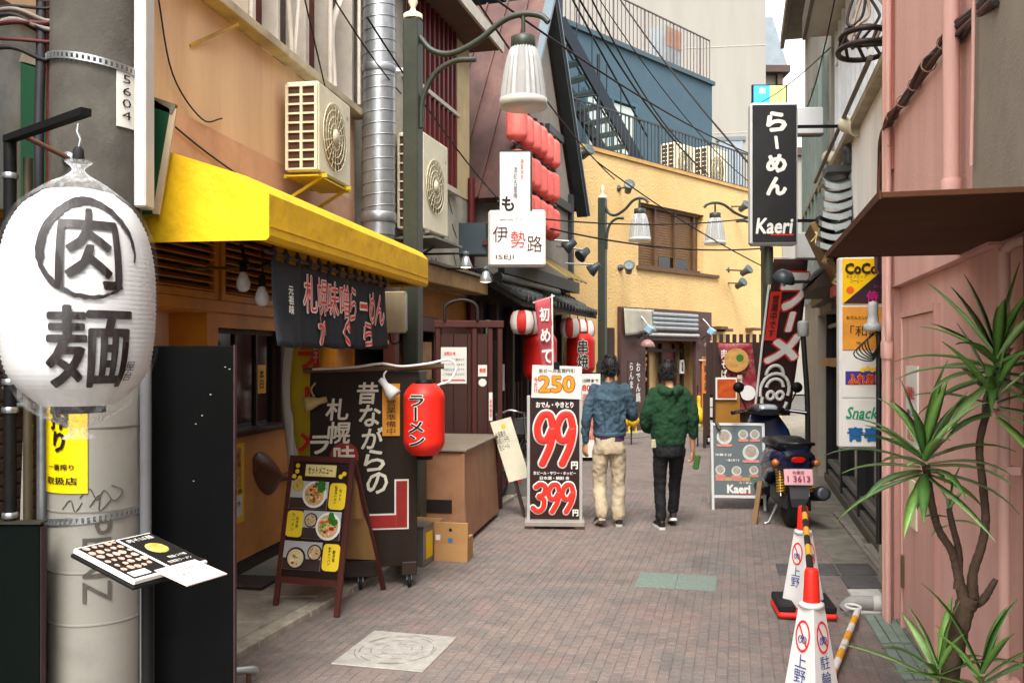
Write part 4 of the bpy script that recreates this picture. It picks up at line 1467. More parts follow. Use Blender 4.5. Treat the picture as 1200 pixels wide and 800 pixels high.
# ---------------------------------------------------------------- street lamps
def lamp_post(label, loc, rz, reach=1.0):
    t = thing('street_lamp', label, 'street lamp', loc, rz, 'dark green street lamps with ribbed glass bells')
    MB().bx(-.07, .07, -.07, .07, 1.6, 4.66).build('pole', GREENP, t, bev=.01)
    MB().bx(-.095, .095, -.095, .095, 0, 1.58).build('base', GREENP, t, bev=.012)
    MB().bx(-.082, .082, -.082, .082, 1.581, 1.62).build('collar', GREENP, t, bev=.01)
    MB().lathe([(.085, 4.66), (.085, 4.7), (.03, 4.73), (.02, 4.76), (.045, 4.81), (.03, 4.87), (0, 4.92)], 12).build('finial', CREAM, t)
    r_ = reach
    MB().tube(cr([(.06, 0, 4.5), (.18 * r_, 0, 4.37), (.36 * r_, 0, 4.33), (.6 * r_, 0, 4.42), (.82 * r_, 0, 4.57), (1.0 * r_, 0, 4.61), (1.15 * r_, 0, 4.58), (1.22 * r_, 0, 4.52)], 8), .026, 10).build('arm', GREENP, t)
    MB().tube(cr([(.075, 0, 3.7), (.09, 0, 3.95), (.2 * r_, 0, 4.16), (.38 * r_, 0, 4.26), (.58 * r_, 0, 4.26)], 8), .024, 10).build('brace', GREENP, t)
    MB().lathe([(.05, 4.42), (.085, 4.42), (.105, 4.41), (.105, 4.32), (.1, 4.315)], 20, (1.0 * r_, 0, 0)).build('lamp_cap', GREENP, t)
    MB().tube([(1.0 * r_, 0, 4.62), (1.0 * r_, 0, 4.4)], .018, 8).build('hanger', GREENP, t)
    pr = [(.098, 4.32), (.118, 4.29), (.14, 4.22), (.16, 4.12), (.178, 4.0), (.19, 3.9), (.192, 3.885)]
    MB().lathe(pr, 48, (r_, 0, 0), None, False, lambda r, z, a: r + .005 * math.cos(a * 24)).build('glass_bell', mat('ribbed_glass', 'b4b5b2', .2, .1, 6, 0, dirt=.15, dcol='908c84', spec=.8, alpha=.5), t, solid=.006)
    MB().lathe([(.196, 3.884), (.205, 3.882), (.203, 3.815), (.195, 3.815)], 32, (r_, 0, 0)).build('rim', mat('glass_rim', 'c9c7c0', .2, .05, 6, 0, spec=.7, alpha=.7), t)
    MB().lathe([(.0, 4.1), (.03, 4.11), (.04, 4.16), (.03, 4.25), (.025, 4.32)], 14, (r_, 0, 0)).build('bulb', BULB, t)
    return t


p = at(484, 415, 8.0)
lamp_post('tall dark green street lamp standing beside the end of the yellow awning', (p.x, p.y, .03), -15)
p = at(706, 415, 17.0)
l2 = lamp_post('dark green street lamp in front of the yellow stucco wall', (p.x, p.y, 0), -25, .72)
p = at(897, 415, 17.2)
l3 = lamp_post('street lamp behind the black vertical ramen sign', (p.x, p.y, 0), 180, .95)
# sticker ring and cables box on the second post
# ================================================================ RIGHT: white house D, pink house, canopy
D0, DA = (2.55, 6.1, 0), -14
hd = thing('white_shop_house', 'white house with upper windows and dark shopfront beyond the pink house', 'building', D0, DA)
WPL = mat('white_plaster', 'eeebe2', .8, .08, 3, .25, 90, dirt=.35, dcol='9b9484', streak=True)
MB().bx(.02, 5, .02, 5.2, 2.55, 3.72).build('wall', WPL, hd)
MB().bx(.3, 5, .02, 5.2, 3.72, 7.6).build('upper_wall', mat('grey_upper', 'd0d1cc', .6, .15, 3, .1, streak=True), hd)
MB().bx(-.06, .3, .02, 5.2, 3.722, 3.8).build('ledge', mat('stone_ledge', 'a89f86', .8, .25, 6, .3, dirt=.6, dcol='4f4a3c'), hd, bev=.01)
FRW = mat('sash_white', 'eceded', .45, .08, 5, .03, dirt=.2)
GLB = mat('curtained_glass', 'b3bfbd', .12, .25, 3, 0, spec=.7)
for k in range(4):
    y0 = .12 + k * 1.25
    w = MB().bx(.22, .23, y0, y0 + 1.15, 3.82, 6.9).build('window', GLB, hd)
    mb = MB()
    for y in (y0, y0 + .38, y0 + .76, y0 + 1.13):
        mb.bx(.12, .26, y, y + .055, 3.81, 6.9)
    mb.bx(.121, .259, y0, y0 + 1.18, 3.81, 3.87).bx(.121, .259, y0, y0 + 1.18, 5.2, 5.27)
    mb.build('frame', FRW, w)
    MB().bx(.215, .221, y0 + .42, y0 + .74, 3.9, 6.8).build('curtain', mat('pale_curtain', 'e2e1dc', .9, .1, 9, 0, streak=True), w)
MB().bx(-.2, .32, 1.0, 5.15, 5.62, 5.85).build('eave', mat('beige_soffit', 'b3ae9e', .6, .12, 3, .1), hd)
MB().bx(-.245, -.202, 1.0, 5.17, 5.6, 5.88).build('fascia', mat('brown_fascia', '5e5143', .6, .2), hd)
# shopfront
DFR = mat('black_frame', '22211f', .4, .2, 5, .05)
MB().bx(.05, .35, .62, .98, 0, 2.5).build('pillar', mat('cream_pillar', 'aaa38d', .75, .12, 5, .3, 120, dirt=.3, dcol='6d6655'), hd, bev=.01)
MB().bx(.25, .3, .98, 6.9, .1, 2.4).build('shop_glass', mat('shop_glass_dark', '1b211e', .05, .3, 2, 0, spec=.8), hd)
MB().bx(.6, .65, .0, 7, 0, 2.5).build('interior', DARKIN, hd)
for y in (1.05, 1.3, 1.8, 3.3, 4.9, 6.7):
    MB().bx(.17, .27, y, y + .07, .0, 2.4).build('post', DFR, hd)
for z in (.12, .26, 2.1):
    MB().bx(.19, .262, 1.12, 6.7, z, z + .05).build('rail', DFR if z > .5 else mat('dull_sill', '6d6a62', .5, .2), hd)
MB().bx(.16, .29, .98, 6.9, 0, .1).build('threshold', mat('threshold', '5a554c', .6, .2), hd)
MB().bx(-.02, .3, .6, 6.9, 2.4, 2.56).build('shop_head', DWOOD, hd)
MB().bx(.1, .3, 2.8, 6.9, 1.6, 1.7).build('tan_rail', mat('tan_wood', 'a07a45', .5, .2, streak=True), hd)
# dark tiled eave over the shopfront, wide tiles one by one
sg_ = []
tm = MB()
for r_ in range(3):
    s0, s1 = r_ / 3, (r_ + 1) / 3 + .04
    P0 = Vector((-.27 + .36 * s0, 0, 2.5 + .34 * s0 + .03))
    P1 = Vector((-.27 + .36 * s1, 0, 2.5 + .34 * s1))
    tm.loft([[P0 + Vector((0, y, z)) for y, z in seg], [P1 + Vector((0, y, z)) for y, z in seg]])
    tm.hexa([P0 + Vector((0, -.09, -.02)), P0 + Vector((0, .09, -.02)), P1 + Vector((0, .09, -.02)), P1 + Vector((0, -.09, -.02)),
             P0 + Vector((0, -.09, .005)), P0 + Vector((0, .09, .005)), P1 + Vector((0, .09, 0)), P1 + Vector((0, -.09, 0))])
tmm2 = tm.mesh('roof_tile')
tmm2.materials.append(mat('black_tile', '2a2827', .45, .2, 8, .1))
for k in range(11):
    inst(tmm2, 'roof_tile', hd, (0, 3.1 + k * .18, 0))
MB().prism([(-.25, 2.42), (-.25, 2.5), (.09, 2.84), (.09, 2.42)], 3.0, 5.1).build('eave_board', DWOOD, hd)
# farther grey house
he = thing('grey_house', 'weathered grey house beyond the white house behind the black sign', 'building', loc_of(D0, DA, (0, 5.25, 0)), DA)
MB().bx(0.1, 5, 0, 4.6, 2.3, 7.6).build('wall', mat('grey_far_wall', 'a09a8b', .8, .12, 3, .2, dirt=.4, dcol='6e6858', streak=True), he)
MB().bx(.1, 5, 2.0, 4.6, 0, 2.3).build('lower_wall', mat('pale_lower', 'a49c8c', .8, .12, 3, .2), he)
w = MB().bx(.08, .1, .3, 4.2, 2.6, 5.6).build('window', GLB, he)
mb = MB()
for k in range(7):
    mb.bx(.02, .12, .3 + k * .64, .36 + k * .64, 2.55, 5.65)
mb.bx(.021, .119, .3, 4.2, 4.0, 4.08)
mb.build('frame', mat('grey_green_frame', '7f8a80', .5, .1), w)
MB().prism([(-.25, 7.2), (.4, 8.6), (5, 8.6), (5, 7.2)], -.1, 4.7).build('roof', mat('slate_roof', '6e6a64', .7, .2, 5, .2), he)
MB().bx(-.3, -.24, -.1, 4.7, 7.05, 7.25).build('roof_gutter', mat('brown_fascia', ''), he)
# ornamental kawara stack beside the slanted signboard
ks = thing('tiled_gable', 'stack of curved grey roof tiles above the brown canopy', 'roof', loc_of(D0, DA, (-.06, 2.45, 2.72)), DA)
for k in range(7):
    zz = .05 + k * .1
    x_off = -.1 + .012 * k
    arc0 = [Vector((x_off + .125 - .25 * i / 8, -.3 + .05 * k, zz - .035 * math.sin(math.pi * i / 8))) for i in range(9)]
    lo = [q + Vector((0, -.012, -.055)) for q in arc0]
    ring0 = arc0 + lo[::-1]
    ring1 = [q + Vector((.0, .6 - .05 * k, .09)) for q in ring0]
    MB().loft([ring0, ring1], sm=False).build('roof_tile', mat('silver_tile', '8c908f', .5, .2, 8, .1, dirt=.4, dcol='4c4e4d'), ks)
MB().bx(-.14, .1, .02, .5, .74, .8).build('ridge_cap', TILE, ks)
MB().lathe([(.05, .8), (.062, .84), (.05, .88), (.062, .92), (.04, .98), (0, 1.0)], 12, (.06, .05, 0)).build('finial', TILE, ks)
ss = thing('slanted_signboard', 'tilted wooden signboard with gold characters beside the curved tiles', 'sign', at(976, 346, 9.0), -14)
Mt = Matrix.Rotation(R(24), 3, 'Y') @ Matrix.Rotation(R(0), 3, 'X')
Ms_ = Matrix.Rotation(R(-24), 3, 'Y')
mb = MB()
mb.box((-.06, 0, .32), (.06, .75, .78), Ms_)
mb.build('board', mat('board_brown', '7a5a34', .5, .25, 5, .1, streak=True), ss, bev=.01)
mb = MB()
mb.box((.03, .03, .36), (.1, .8, .84), Ms_)
mb.build('frame', mat('board_black', '24211e', .5, .2), ss)
GOLD = mat('gold_letters', 'cdb97a', .4, .2, 10, 0)
for k, ch in enumerate('大衆酒'):
    for rz_ in (0,):
        txt(ss, ch, GOLD, (-.165 + .105 * (k * .9) - .02, -.378, .55 - k * .2), .05, .16, rz=0, ry=-24, off=.02)
MB().box((.05, -.2, .02), (.16, .3, .1)).build('red_corner', mat('faded_red', 'a8433a', .6, .2), ss)
# pink house
PINK = mat('pink_stucco', 'd4a89c', .9, .12, 2.5, .8, 120, dirt=.4, dcol='a5776a', dscale=1.6, streak=True)
PINKS = mat('pink_paint', 'cb9e91', .6, .14, 4, .2, 60, dirt=.45, dcol='94665a', dscale=2.4, streak=True)
hp = thing('pink_house', 'salmon pink stucco house with plain door behind the yucca', 'building', D0, DA)
MB().bx(-.02, 4, -2.5, 0, 2.19, 8).build('upper_wall', PINK, hp)
MB().bx(.03, 4, -2.8, -.02, 0, 2.188).build('lower_wall', PINK, hp)
MB().bx(-.01, .05, -.12, -.0, 0, 2.187).build('corner_pier', PINKS, hp)
dr = MB().bx(.012, .03, -1.3, -.32, .06, 1.98).build('door', PINKS, hp, bev=.004)
MB().bx(-.005, .013, -.38, -.34, .28, .48).build('hinge', mat('old_brass', '6d5a45', .5, .2, metal=.5), dr)
MB().lathe([(.03, 0), (.035, .03), (.0, .045)], 12, (.01, -1.18, .95), Matrix.Rotation(R(-90), 3, 'Y')).build('door_knob', STEEL, dr)
mb = MB().bx(0, .032, -1.34, -1.302, 0, 2.02).bx(0, .032, -.318, -.28, 0, 2.02).bx(.0, .0315, -1.302, -.318, 1.982, 2.02)
mb.build('door_frame', PINKS, hp)
nt = MB().bx(.0, .011, -.86, -.5, 1.2, 1.68).build('notice', PAPER, hp)
txt(nt, '駐輪禁止', RINK, (-.001, -.68, 1.52), .26, .08, rz=-90)
txt(nt, 'お願いします', INK, (-.001, -.68, 1.4), .26, .04, rz=-90)
txt(nt, '店主', mat('orange_ink', 'c96a2c', .6), (-.001, -.68, 1.27), .22, .07, rz=-90)
nt2 = MB().bx(.0, .011, -.82, -.6, .72, 1.0).build('notice', mat('cream_paper', 'd8cba8', .7, .05), hp)
dn = thing('downpipe', 'thick pink painted downpipe above the brown canopy', 'pipe', loc_of(D0, DA, (-.08, -2.12, 0)), DA)
MB().tube([(0, 0, 2.42), (0, 0, 8)], .036, 16).build('pipe', PINKS, dn)
MB().lathe([(.042, 2.45), (.045, 2.46), (.045, 2.52), (.042, 2.53)], 16).build('collar', PINKS, dn)
MB().bx(.03, .08, -.02, .02, 3.4, 3.43).build('clip', PINKS, dn)
dn = thing('downpipe', 'slim pink painted downpipe below the brown canopy', 'pipe', loc_of(D0, DA, (-.03, -2.76, 0)), DA)
MB().tube(cr([(0, 0, 0), (0, 0, .8), (0, 0, 2.0), (.01, -.01, 2.15), (.1, -.05, 2.18)]), .022, 12).build('pipe', PINKS, dn)
MB().bx(-.03, .05, -.03, .03, 1.3, 1.33).build('clip', PINKS, dn)
MB().bx(-.03, .05, -.03, .03, .5, .53).build('clip', PINKS, dn)
cp = thing('door_canopy', 'flat dark brown canopy jutting from the pink house', 'canopy', D0, DA)
BRC = mat('brown_canopy', '4f3120', .9, .15, 4, .15, 200, dirt=.3, dcol='3a2416', spec=.15)
MB().bx(-.595, .03, -3.7, -2.03, 2.205, 2.223).build('slab', BRC, cp, bev=.002)
MB().bx(-.602, -.596, -3.7, -2.02, 2.202, 2.228).build('edge_trim', BRC, cp)
MB().bx(-.595, .03, -2.029, -2.023, 2.202, 2.226).build('end_trim', BRC, cp)
# grey neighbour, wood post
gn = thing('grey_annex', 'bare grey rendered wall above the brown canopy', 'building', D0, DA)
MB().bx(-.08, 4, -6, -2.5, 2.26, 8).build('wall', mat('grey_render', '8a8072', .9, .15, 2, .4, 90, dirt=.35, dcol='5d5448'), gn)
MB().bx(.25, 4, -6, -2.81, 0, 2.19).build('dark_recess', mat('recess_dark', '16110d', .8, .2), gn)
MB().bx(.02, .2, -2.89, -2.805, 0, 2.19).build('wood_post', mat('amber_wood', '6d431c', .45, .25, 5, .1, streak=True), gn, bev=.006)
MB().bx(.1, .25, -3.2, -3.0, 0, 2.19).build('dark_post', DWOOD, gn)
cb = mat('red_brown_cable', '5a2f26', .6, .25, 8, .1)
bd = thing('cable_bundle', 'twisted bundle of dark brown cables crossing the pink wall', 'cable', D0, DA)
for k in range(11):
    o = rnd.uniform(-.02, .02)
    q = rnd.uniform(-.025, .025)
    MB().tube(cr([(-.1 + o * .5, -2.9, 3.05 + q), (-.06, -2.45 + o, 3.14 + q), (-.05 + o, -1.95, 3.21 + q * 1.4), (-.06 - o, -1.45 + q, 3.24 + o), (-.05, -.85 + o, 3.25 + q), (-.06 + o, -.3, 3.25 - q), (-.07, -.02 + o, 3.2 + q), (-.07, .08 + o, 3.05), (-.07 + o, .1, 2.3)]), .008 + .004 * (k % 3), 6).build('cable', cb if k % 2 else WIRE, bd)
mb = MB()
for k in range(5):
    y = -1.9 + k * .38
    z = 3.215 + .01 * k
    mb.tube([(-.06 + .035 * math.cos(a), y + .012 * math.sin(a * .5), z + .035 * math.sin(a)) for a in [i * math.pi / 5 for i in range(11)]], .004, 5)
mb.builds('tie', mat('tie_tan', '8f6f58', .6), bd)
for k, (yy, lab) in enumerate(((.03, 'thicker pink pipe rising at the corner of the pink house'), (.12, 'thinner pink pipe rising at the corner of the pink house'))):
    t = thing('conduit_pipe', lab, 'pipe', loc_of(D0, DA, (-.06, -.1 - yy * .9, 0)), DA, 'corner pipes of the pink house')
    MB().tube(cr([(0, 0, 0), (0, 0, 1.0), (0, 0, 1.7), (0, .02 - k * .05, 1.9), (.0, .0, 2.1), (0, 0, 2.6), (0, 0, 3.3), (0, -.03, 4.5), (0, -.03, 7)]), .026 if k == 0 else .02, 10).build('pipe', PINKS, t)
    MB().lathe([(.03, 1.72), (.034, 1.74), (.034, 1.82), (.03, 1.84)], 12).build('collar', PINKS, t)
cv = thing('conduit_cover', 'pink metal cable cover strip high on the corner of the pink house', 'conduit', loc_of(D0, DA, (-.04, -.2, 0)), DA)
MB().bx(-.03, .02, 0, .12, 2.95, 7.5).build('cover', mat('pink_metal', 'a86a58', .5, .1, 5, .05), cv, bev=.005)
MB().tube([(-.02, -.03, 3.1), (-.02, -.03, 7.5)], .01, 6).build('wire', PINKS, cv)
gw = tag(MB().tube(cr([loc_of(D0, DA, q) for q in ((-.09, -2.68, 4.4), (-.1, -2.66, 3.9), (-.1, -2.62, 3.4), (-.1, -2.6, 2.9), (-.1, -2.57, 2.5))]), .008, 6).build('wall_wire', PINKS), 'thin wire running down the edge of the grey render', 'cable')
# iron basket with wires at the top
ib = thing('iron_basket', 'round black iron basket bracket full of wires beside the pink wall', 'bracket', at(1012, 48, 6.4), -14)
BSK = mat('black_iron', '2a1d18', .5, .3, 9, .1)
for z, r_ in ((-.07, .17), (.03, .15)):
    MB().tube([(r_ * math.cos(i * math.pi / 12), r_ * 1.25 * math.sin(i * math.pi / 12), z) for i in range(25)], .02, 7, False).build('ring', BSK, ib)
for k in range(9):
    a = k * math.pi * 2 / 9
    MB().tube([(.17 * math.cos(a), .2 * math.sin(a), -.07), (.15 * math.cos(a + .3), .18 * math.sin(a + .3), .03)], .012, 6).build('strut', BSK, ib)
for k in range(6):
    a = k * 1.1
    MB().tube(cr([(.1 * math.cos(a), .1 * math.sin(a), -.03), (.12 * math.cos(a + 1), .1 * math.sin(a), .1), (-.1 + .05 * k, .08, .16 + .02 * k), (.05 * math.sin(a), .1, .5)]), .011, 6).build('wire', mat('tan_wire', 'a9907c', .6, .2) if k % 2 else BSK, ib)
MB().beam((.0, 0, -.02), (.28, .02, -.02), .04, .04).build('arm', BSK, ib)
# drum floodlights
for (px, py, dd, lab) in ((998, 147, 8.0, 'cream drum floodlight on the white wall ledge, the upper one'), (975, 186, 9.9, 'cream drum floodlight on the white wall ledge, the lower one')):
    fl = thing('drum_floodlight', lab, 'floodlight', at(px, py, dd), 0, 'cream drum floodlights on the ledge')
    Mf = Matrix.Rotation(R(112), 3, 'X') @ Matrix.Rotation(R(12), 3, 'Y')
    MB().lathe([(0, -.1), (.06, -.11), (.075, -.09), (.08, .07), (.088, .11), (.07, .11), (.055, .08), (0, .075)], 18, (0, 0, 0), Mf).build('drum', CREAM, fl)
    MB().tube([(0, .05, 0), (.06, .08, .05), (.12, .1, .05)], .015, 6).build('arm', STEEL, fl)
    MB().lathe([(0, 0), (.03, 0), (.03, .04), (0, .04)], 10, (.06, .08, .05)).build('joint', RUBBER, fl)
MB().tube([loc_of((0, 0, 0), 0, (-.1, .3, 3.84)), (-.1, 5.1, 3.84)], .02, 8).build('pipe', mat('dirty_pipe', '6b6455', .6, .3), hd)
# white box lamps
for (px, py, dd, w_, h_, lab) in ((948, 158, 10.4, .29, .3, 'white box lamp to the right of the black ramen sign, upper'), (947, 303, 10.6, .27, .3, 'white box lamp to the right of the black ramen sign, lower')):
    bl = thing('box_lamp', lab, 'lamp', at(px, py, dd), -3, 'white box lamps by the ramen sign')
    MB().bx(-w_ / 2, w_ / 2, -.06, .06, 0, h_).build('casing', mat('lamp_white', 'd2d2d0', .5, .04), bl, bev=.008)
    MB().bx(-w_ / 2 - .006, w_ / 2 + .006, -.066, .066, -.012, .004).build('rim', mat('brown_fascia', ''), bl)
    MB().bx(-.02, .02, .06, .3, h_ * .4, h_ * .5).build('arm', STEEL, bl)
# black vertical ramen sign
p = at(905.5, 288, 9.7)
vs = thing('vertical_sign', 'black vertical sign with white ramen lettering hung over the alley', 'sign', (p.x, p.y, p.z), -2)
SW_, SH_ = .5, 1.51
MB().bx(-SW_ / 2, SW_ / 2, -.07, .07, 0, SH_).build('casing', mat('sign_edge', 'b9bab6', .4, .06), vs, bev=.025)
BKF = mat('sign_black_face', '2a2a2a', .28, .25, 2, 0)
f_ = MB().bx(-SW_ / 2 + .02, SW_ / 2 - .02, -.076, -.069, .03, SH_ - .03).build('face', BKF, vs, bev=.006)
for k, (ch, cz, hh) in enumerate((('ら', 1.3, .22), ('丨', 1.08, .14), ('め', .86, .2), ('ん', .62, .2))):
    txt(f_, ch, WINK, (.02, -.077, cz), .22 if ch != '丨' else .035, hh, off=.05, shear=-.12 if ch == '丨' else 0)
txt(f_, 'Kaeri', WINK, (0, -.077, .2), .38, .17, off=.03, shear=.12)
MB().bx(-.04, .2, -.0785, -.0765, .1, .115).build('underline', RINK, f_)
for z in (.25, 1.25):
    MB().bx(SW_ / 2, .78, -.015, .015, z, z + .03).build('arm', BLACKP, vs)
MB().tube([(-.02, .1, 0), (-.02, .1, -.4)], .05, 10).build('post_stub', GREENP, vs)
# nobori banner
nb = thing('nobori_banner', 'tall black nobori banner with red edged ramen lettering beside the scooter', 'banner', at(893, 575, 10.9), -6)
NBK = mat('nobori_cloth', '2c1612', .85, .12, 4, .2, 200)
nh = 1.87


def nob(u, v):
    z = .9 + nh * v
    lean = .38 * v * .55
    return Vector((-.08 + lean + u * .42, .05 * math.sin(v * 5 + u * 2) + .03 * u, z - .12 * u * (1 - v) * 0))


MB().grid(nob, 8, 24).build('cloth', NBK, nb, solid=.003)
MB().tube([(-.2, 0, 0), (-.09, 0, .9), (.12, .0, 2.82)], .014, 8).build('pole', PAPER, nb)
MB().tube([(.11, 0, 2.79), (.55, .03, 2.78)], .008, 6).build('cross_bar', PAPER, nb)


def nwp(p):
    v = (p.z - .9) / nh
    lean = .38 * v * .55
    return Vector((p.x + lean, p.y + .05 * math.sin(v * 5 + (p.x + .08) / .42 * 2) + .03 * (p.x + .08) / .42 - .004, p.z))


for ch, cz, hh, ww in (('ラ', 2.38, .46, .34), ('丨', 2.02, .24, .07), ('メ', 1.7, .36, .38)):
    txt(nb, ch, WINK, (.16 if ch == 'メ' else .2, -.004, cz), ww, hh, off=.05, out=RINK, outoff=.045, warp=nwp, th=.008, shear=.15)
rp = MB().hexa([nwp(Vector(q)) for q in ((-.07, -.012, 1.8), (.06, -.012, 1.8), (.06, -.008, 1.8), (-.07, -.008, 1.8), (-.07, -.012, 2.38), (.06, -.012, 2.38), (.06, -.008, 2.38), (-.07, -.008, 2.38))]).build('red_patch', RINK, nb)
txt(rp, '営業中です', INK, (-.005, -.0125, 2.09), .08, .5, vert=True, warp=nwp)
mb = MB()
q0 = []
for (cx, cz, r_, a0, a1) in ((.12, 1.2, .17, -.3, 3.5), (.12, 1.22, .1, .2, 3.0), (.13, 1.08, .15, 2.9, 6.2), (.1, 1.38, .1, 0, 3.14), (.08, 1.14, .04, 0, 6.2), (.19, 1.14, .04, 0, 6.2), (.14, 1.0, .06, 3.2, 6.2)):
    mb.tube([nwp(Vector((cx + r_ * math.cos(a0 + (a1 - a0) * i / 14), -.01, cz + r_ * 1.2 * math.sin(a0 + (a1 - a0) * i / 14)))) for i in range(15)], .022, 5)
mb.build('brush_drawing', WINK, nb)
# black cowl wall lamp on an arm
wl_ = thing('cowl_lamp', 'round black cowl lamp on an arm above the nobori banner', 'lamp', at(920, 325, 9.6), -14)
Mw = Matrix.Rotation(R(200), 3, 'X') @ Matrix.Rotation(R(-20), 3, 'Y')
MB().lathe([(.0, -.05), (.06, -.05), (.1, -.01), (.125, .05), (.12, .06), (.05, .03), (0, .03)], 20, (0, 0, .02), Mw).build('shade', mat('charcoal_enamel', '2c3234', .35, .15), wl_)
MB().lathe([(0, -.05), (.035, -.045), (.045, 0), (.03, .05), (0, .05)], 12, (-.01, -.05, -.04), Mw).build('bulb', CHROME, wl_)
MB().tube([(.0, 0, -.05), (.62, .0, -.05)], .016, 8).build('arm', BLACKP, wl_)
# stacked shop sign
p = at(1008, 525, 6.85)
cs_ = thing('stacked_sign', 'stack of four bar signs with a yellow coffee panel on top', 'sign', (p.x, p.y, p.z), -4)
MB().bx(-.165, .19, -.05, .05, 0, 1.44).build('casing', mat('sign_casing', 'c9c8c2', .4, .06, dirt=.2), cs_, bev=.02)
f1 = MB().bx(-.145, .18, -.056, -.049, 1.08, 1.42).build('panel', mat('coffee_yellow', 'e3b312', .4, .05), cs_)
MB().prism([(-.14, 1.085), (.179, 1.085), (.179, 1.36)], -.0585, -.0555).build('dark_corner', mat('aubergine_print', '33202a', .5, .1), f1)
txt(f1, 'CoCo', mat('brown_print', '35220f', .5), (-.01, -.057, 1.345), .24, .085, off=.05)
txt(f1, 'ネルドリップ\nコーヒー', mat('brown_print', ''), (-.045, -.057, 1.27), .15, .06, off=.0)
txt(f1, '侍', mat('magenta_print', 'b3206c', .5), (.07, -.0586, 1.135), .09, .09, off=.03)
txt(f1, 'スナック', mat('magenta_print', ''), (.12, -.0586, 1.21), .08, .025)
disc(MB(), (-.09, -.056, 1.185), .028, 14).build('orange_spot', mat('orange_spot', 'dd5a1c', .5), f1)
f2 = MB().bx(-.145, .18, -.056, -.049, .74, 1.06).build('panel', mat('amber_panel_print', 'd08a32', .45, .3, 3, 0), cs_)
txt(f2, '「和み', INK, (.02, -.057, .88), .22, .08, off=.0)
txt(f2, 'おでんといわし', INK, (-.02, -.057, .98), .2, .025)
txt(f2, 'TEL三三', INK, (.0, -.057, .79), .1, .02)
f3 = MB().bx(-.145, .18, -.056, -.049, .385, .72).build('panel', mat('off_white_panel', 'd3cfc4', .45, .05), cs_)
pp = MB().bx(-.125, .16, -.059, -.056, .48, .58).build('purple_band', mat('purple_print', '43307c', .5, .15), f3)
txt(f3, 'ふれあい', RINK, (.02, -.06, .52), .25, .08, off=.04, out=mat('yellow_print', ''), outoff=.03)
mb = MB()
for k in range(5):
    disc(mb, (.0 + k * .035, -.06, .59 + .012 * (k % 2)), .018, 9)
mb.build('flower_print', mat('yellow_print', ''), f3)
f4 = MB().bx(-.145, .18, -.056, -.049, .02, .37).build('panel', mat('off_white_panel', ''), cs_)
txt(f4, 'Snack', mat('green_ink', '1f8a5c', .5), (.0, -.057, .27), .23, .09, shear=.25)
txt(f4, '青春', mat('steel_blue_ink', '1d5c94', .5), (.01, -.057, .11), .25, .11, off=.05)
# meter and cables beside the sign
mt = thing('service_meter', 'grey cylindrical service head with coiled wires by the stacked sign', 'meter', at(1023, 385, 6.55), 0)
MB().lathe([(.05, -.02), (.065, -.01), (.065, .03), (.04, .04), (.035, .1), (.038, .16), (.03, .19), (0, .2)], 16).build('head', mat('meter_grey', 'a5a6a2', .4, .12), mt)
for k in range(6):
    MB().tube(cr([(.03, 0, -.02), (-.05 - .02 * k, -.03, -.08 - .02 * k), (-.02, -.04, -.18 - .01 * k), (.05, .0, -.1)]), .005, 5).build('coil', WIRE, mt)
MB().tube([(.05, .02, 0), (.05, .02, -1.55)], .02, 8).build('standpipe', DFR, mt)
MB().tube([(.09, .03, .15), (.09, .03, -1.6)], .014, 8).build('standpipe', STEEL, mt)
m2 = thing('service_meter', 'small grey service head on a pole by the dark shopfront', 'meter', at(941, 392, 10.2), 0)
MB().lathe([(.05, -.02), (.06, -.01), (.06, .13), (.05, .15), (0, .16)], 14).build('head', mat('meter_grey', ''), m2)
MB().tube(cr([(0, 0, 0), (.02, 0, -.3), (.05, 0, -.8), (.06, 0, -2)]), .03, 8).build('standpipe', DFR, m2)
# drain pipe elbow at the wall foot
q = gp(1040, 716)
dp = thing('drain_elbow', 'grey plastic drain elbow at the foot of the pink house', 'pipe', (q.x - .1, q.y, 0), -14)
MB().tube(cr([(.12, 0, .055), (-.02, 0, .055), (-.13, -.01, .05), (-.18, -.01, .0)]), .05, 14).build('pipe', mat('grey_pvc', '8f8d88', .5, .2, dirt=.4), dp)
MB().tube([(.0, 0, .055), (.05, 0, .055)], .056, 14).build('sleeve', mat('pale_pvc', 'b5b2aa', .5, .1), dp)
# ================================================================ STREET OBJECTS
# ---- concrete utility pole on the left
p = at(113, 415, 4.2)
PX, PY = p.x, p.y
up = thing('utility_pole', 'thick grey concrete utility pole behind the white lantern', 'utility pole', (PX, PY, 0), 0)
PCON = mat('pole_concrete', '4d4942', .9, .25, 5, .5, 70, dirt=.5, dcol='6f6a60', dscale=3)
MB().lathe([(.197, 1.6), (.188, 7.5)], 40).build('shaft', PCON, up)
SLV = mat('pale_sleeve', '7b776e', .6, .2, 6, .2, 40, dirt=.65, dcol='5f594e', dscale=3)
MB().lathe([(.204, 0), (.204, 1.61), (.198, 1.615)], 40).build('anti_poster_sleeve', SLV, up)
mb = MB()
for z in (.55, .78, 1.05, 1.42):
    mb.lathe([(.2045, z), (.207, z + .004), (.207, z + .01), (.2045, z + .014)], 40)
mb.builds('sleeve_rib', SLV, up)


def band(z, tilt):
    mb = MB()
    for k in range(56):
        a = k * 2 * math.pi / 56
        r = .207
        for dz in (-.014, .012):
            a2 = a + 2 * math.pi / 56
            mb.beam((r * math.cos(a), r * math.sin(a), z + dz + tilt * math.cos(a)), (r * math.cos(a2), r * math.sin(a2), z + dz + tilt * math.cos(a2)), .006, .007)
        mb.box((r * math.cos(a), r * math.sin(a), z + tilt * math.cos(a)), (.008, .012, .022), Matrix.Rotation(a, 3, 'Z'))
    return mb


band(3.06, -.03).build('steel_band', STEEL, up)
band(1.02, .02).build('steel_band', STEEL, up)


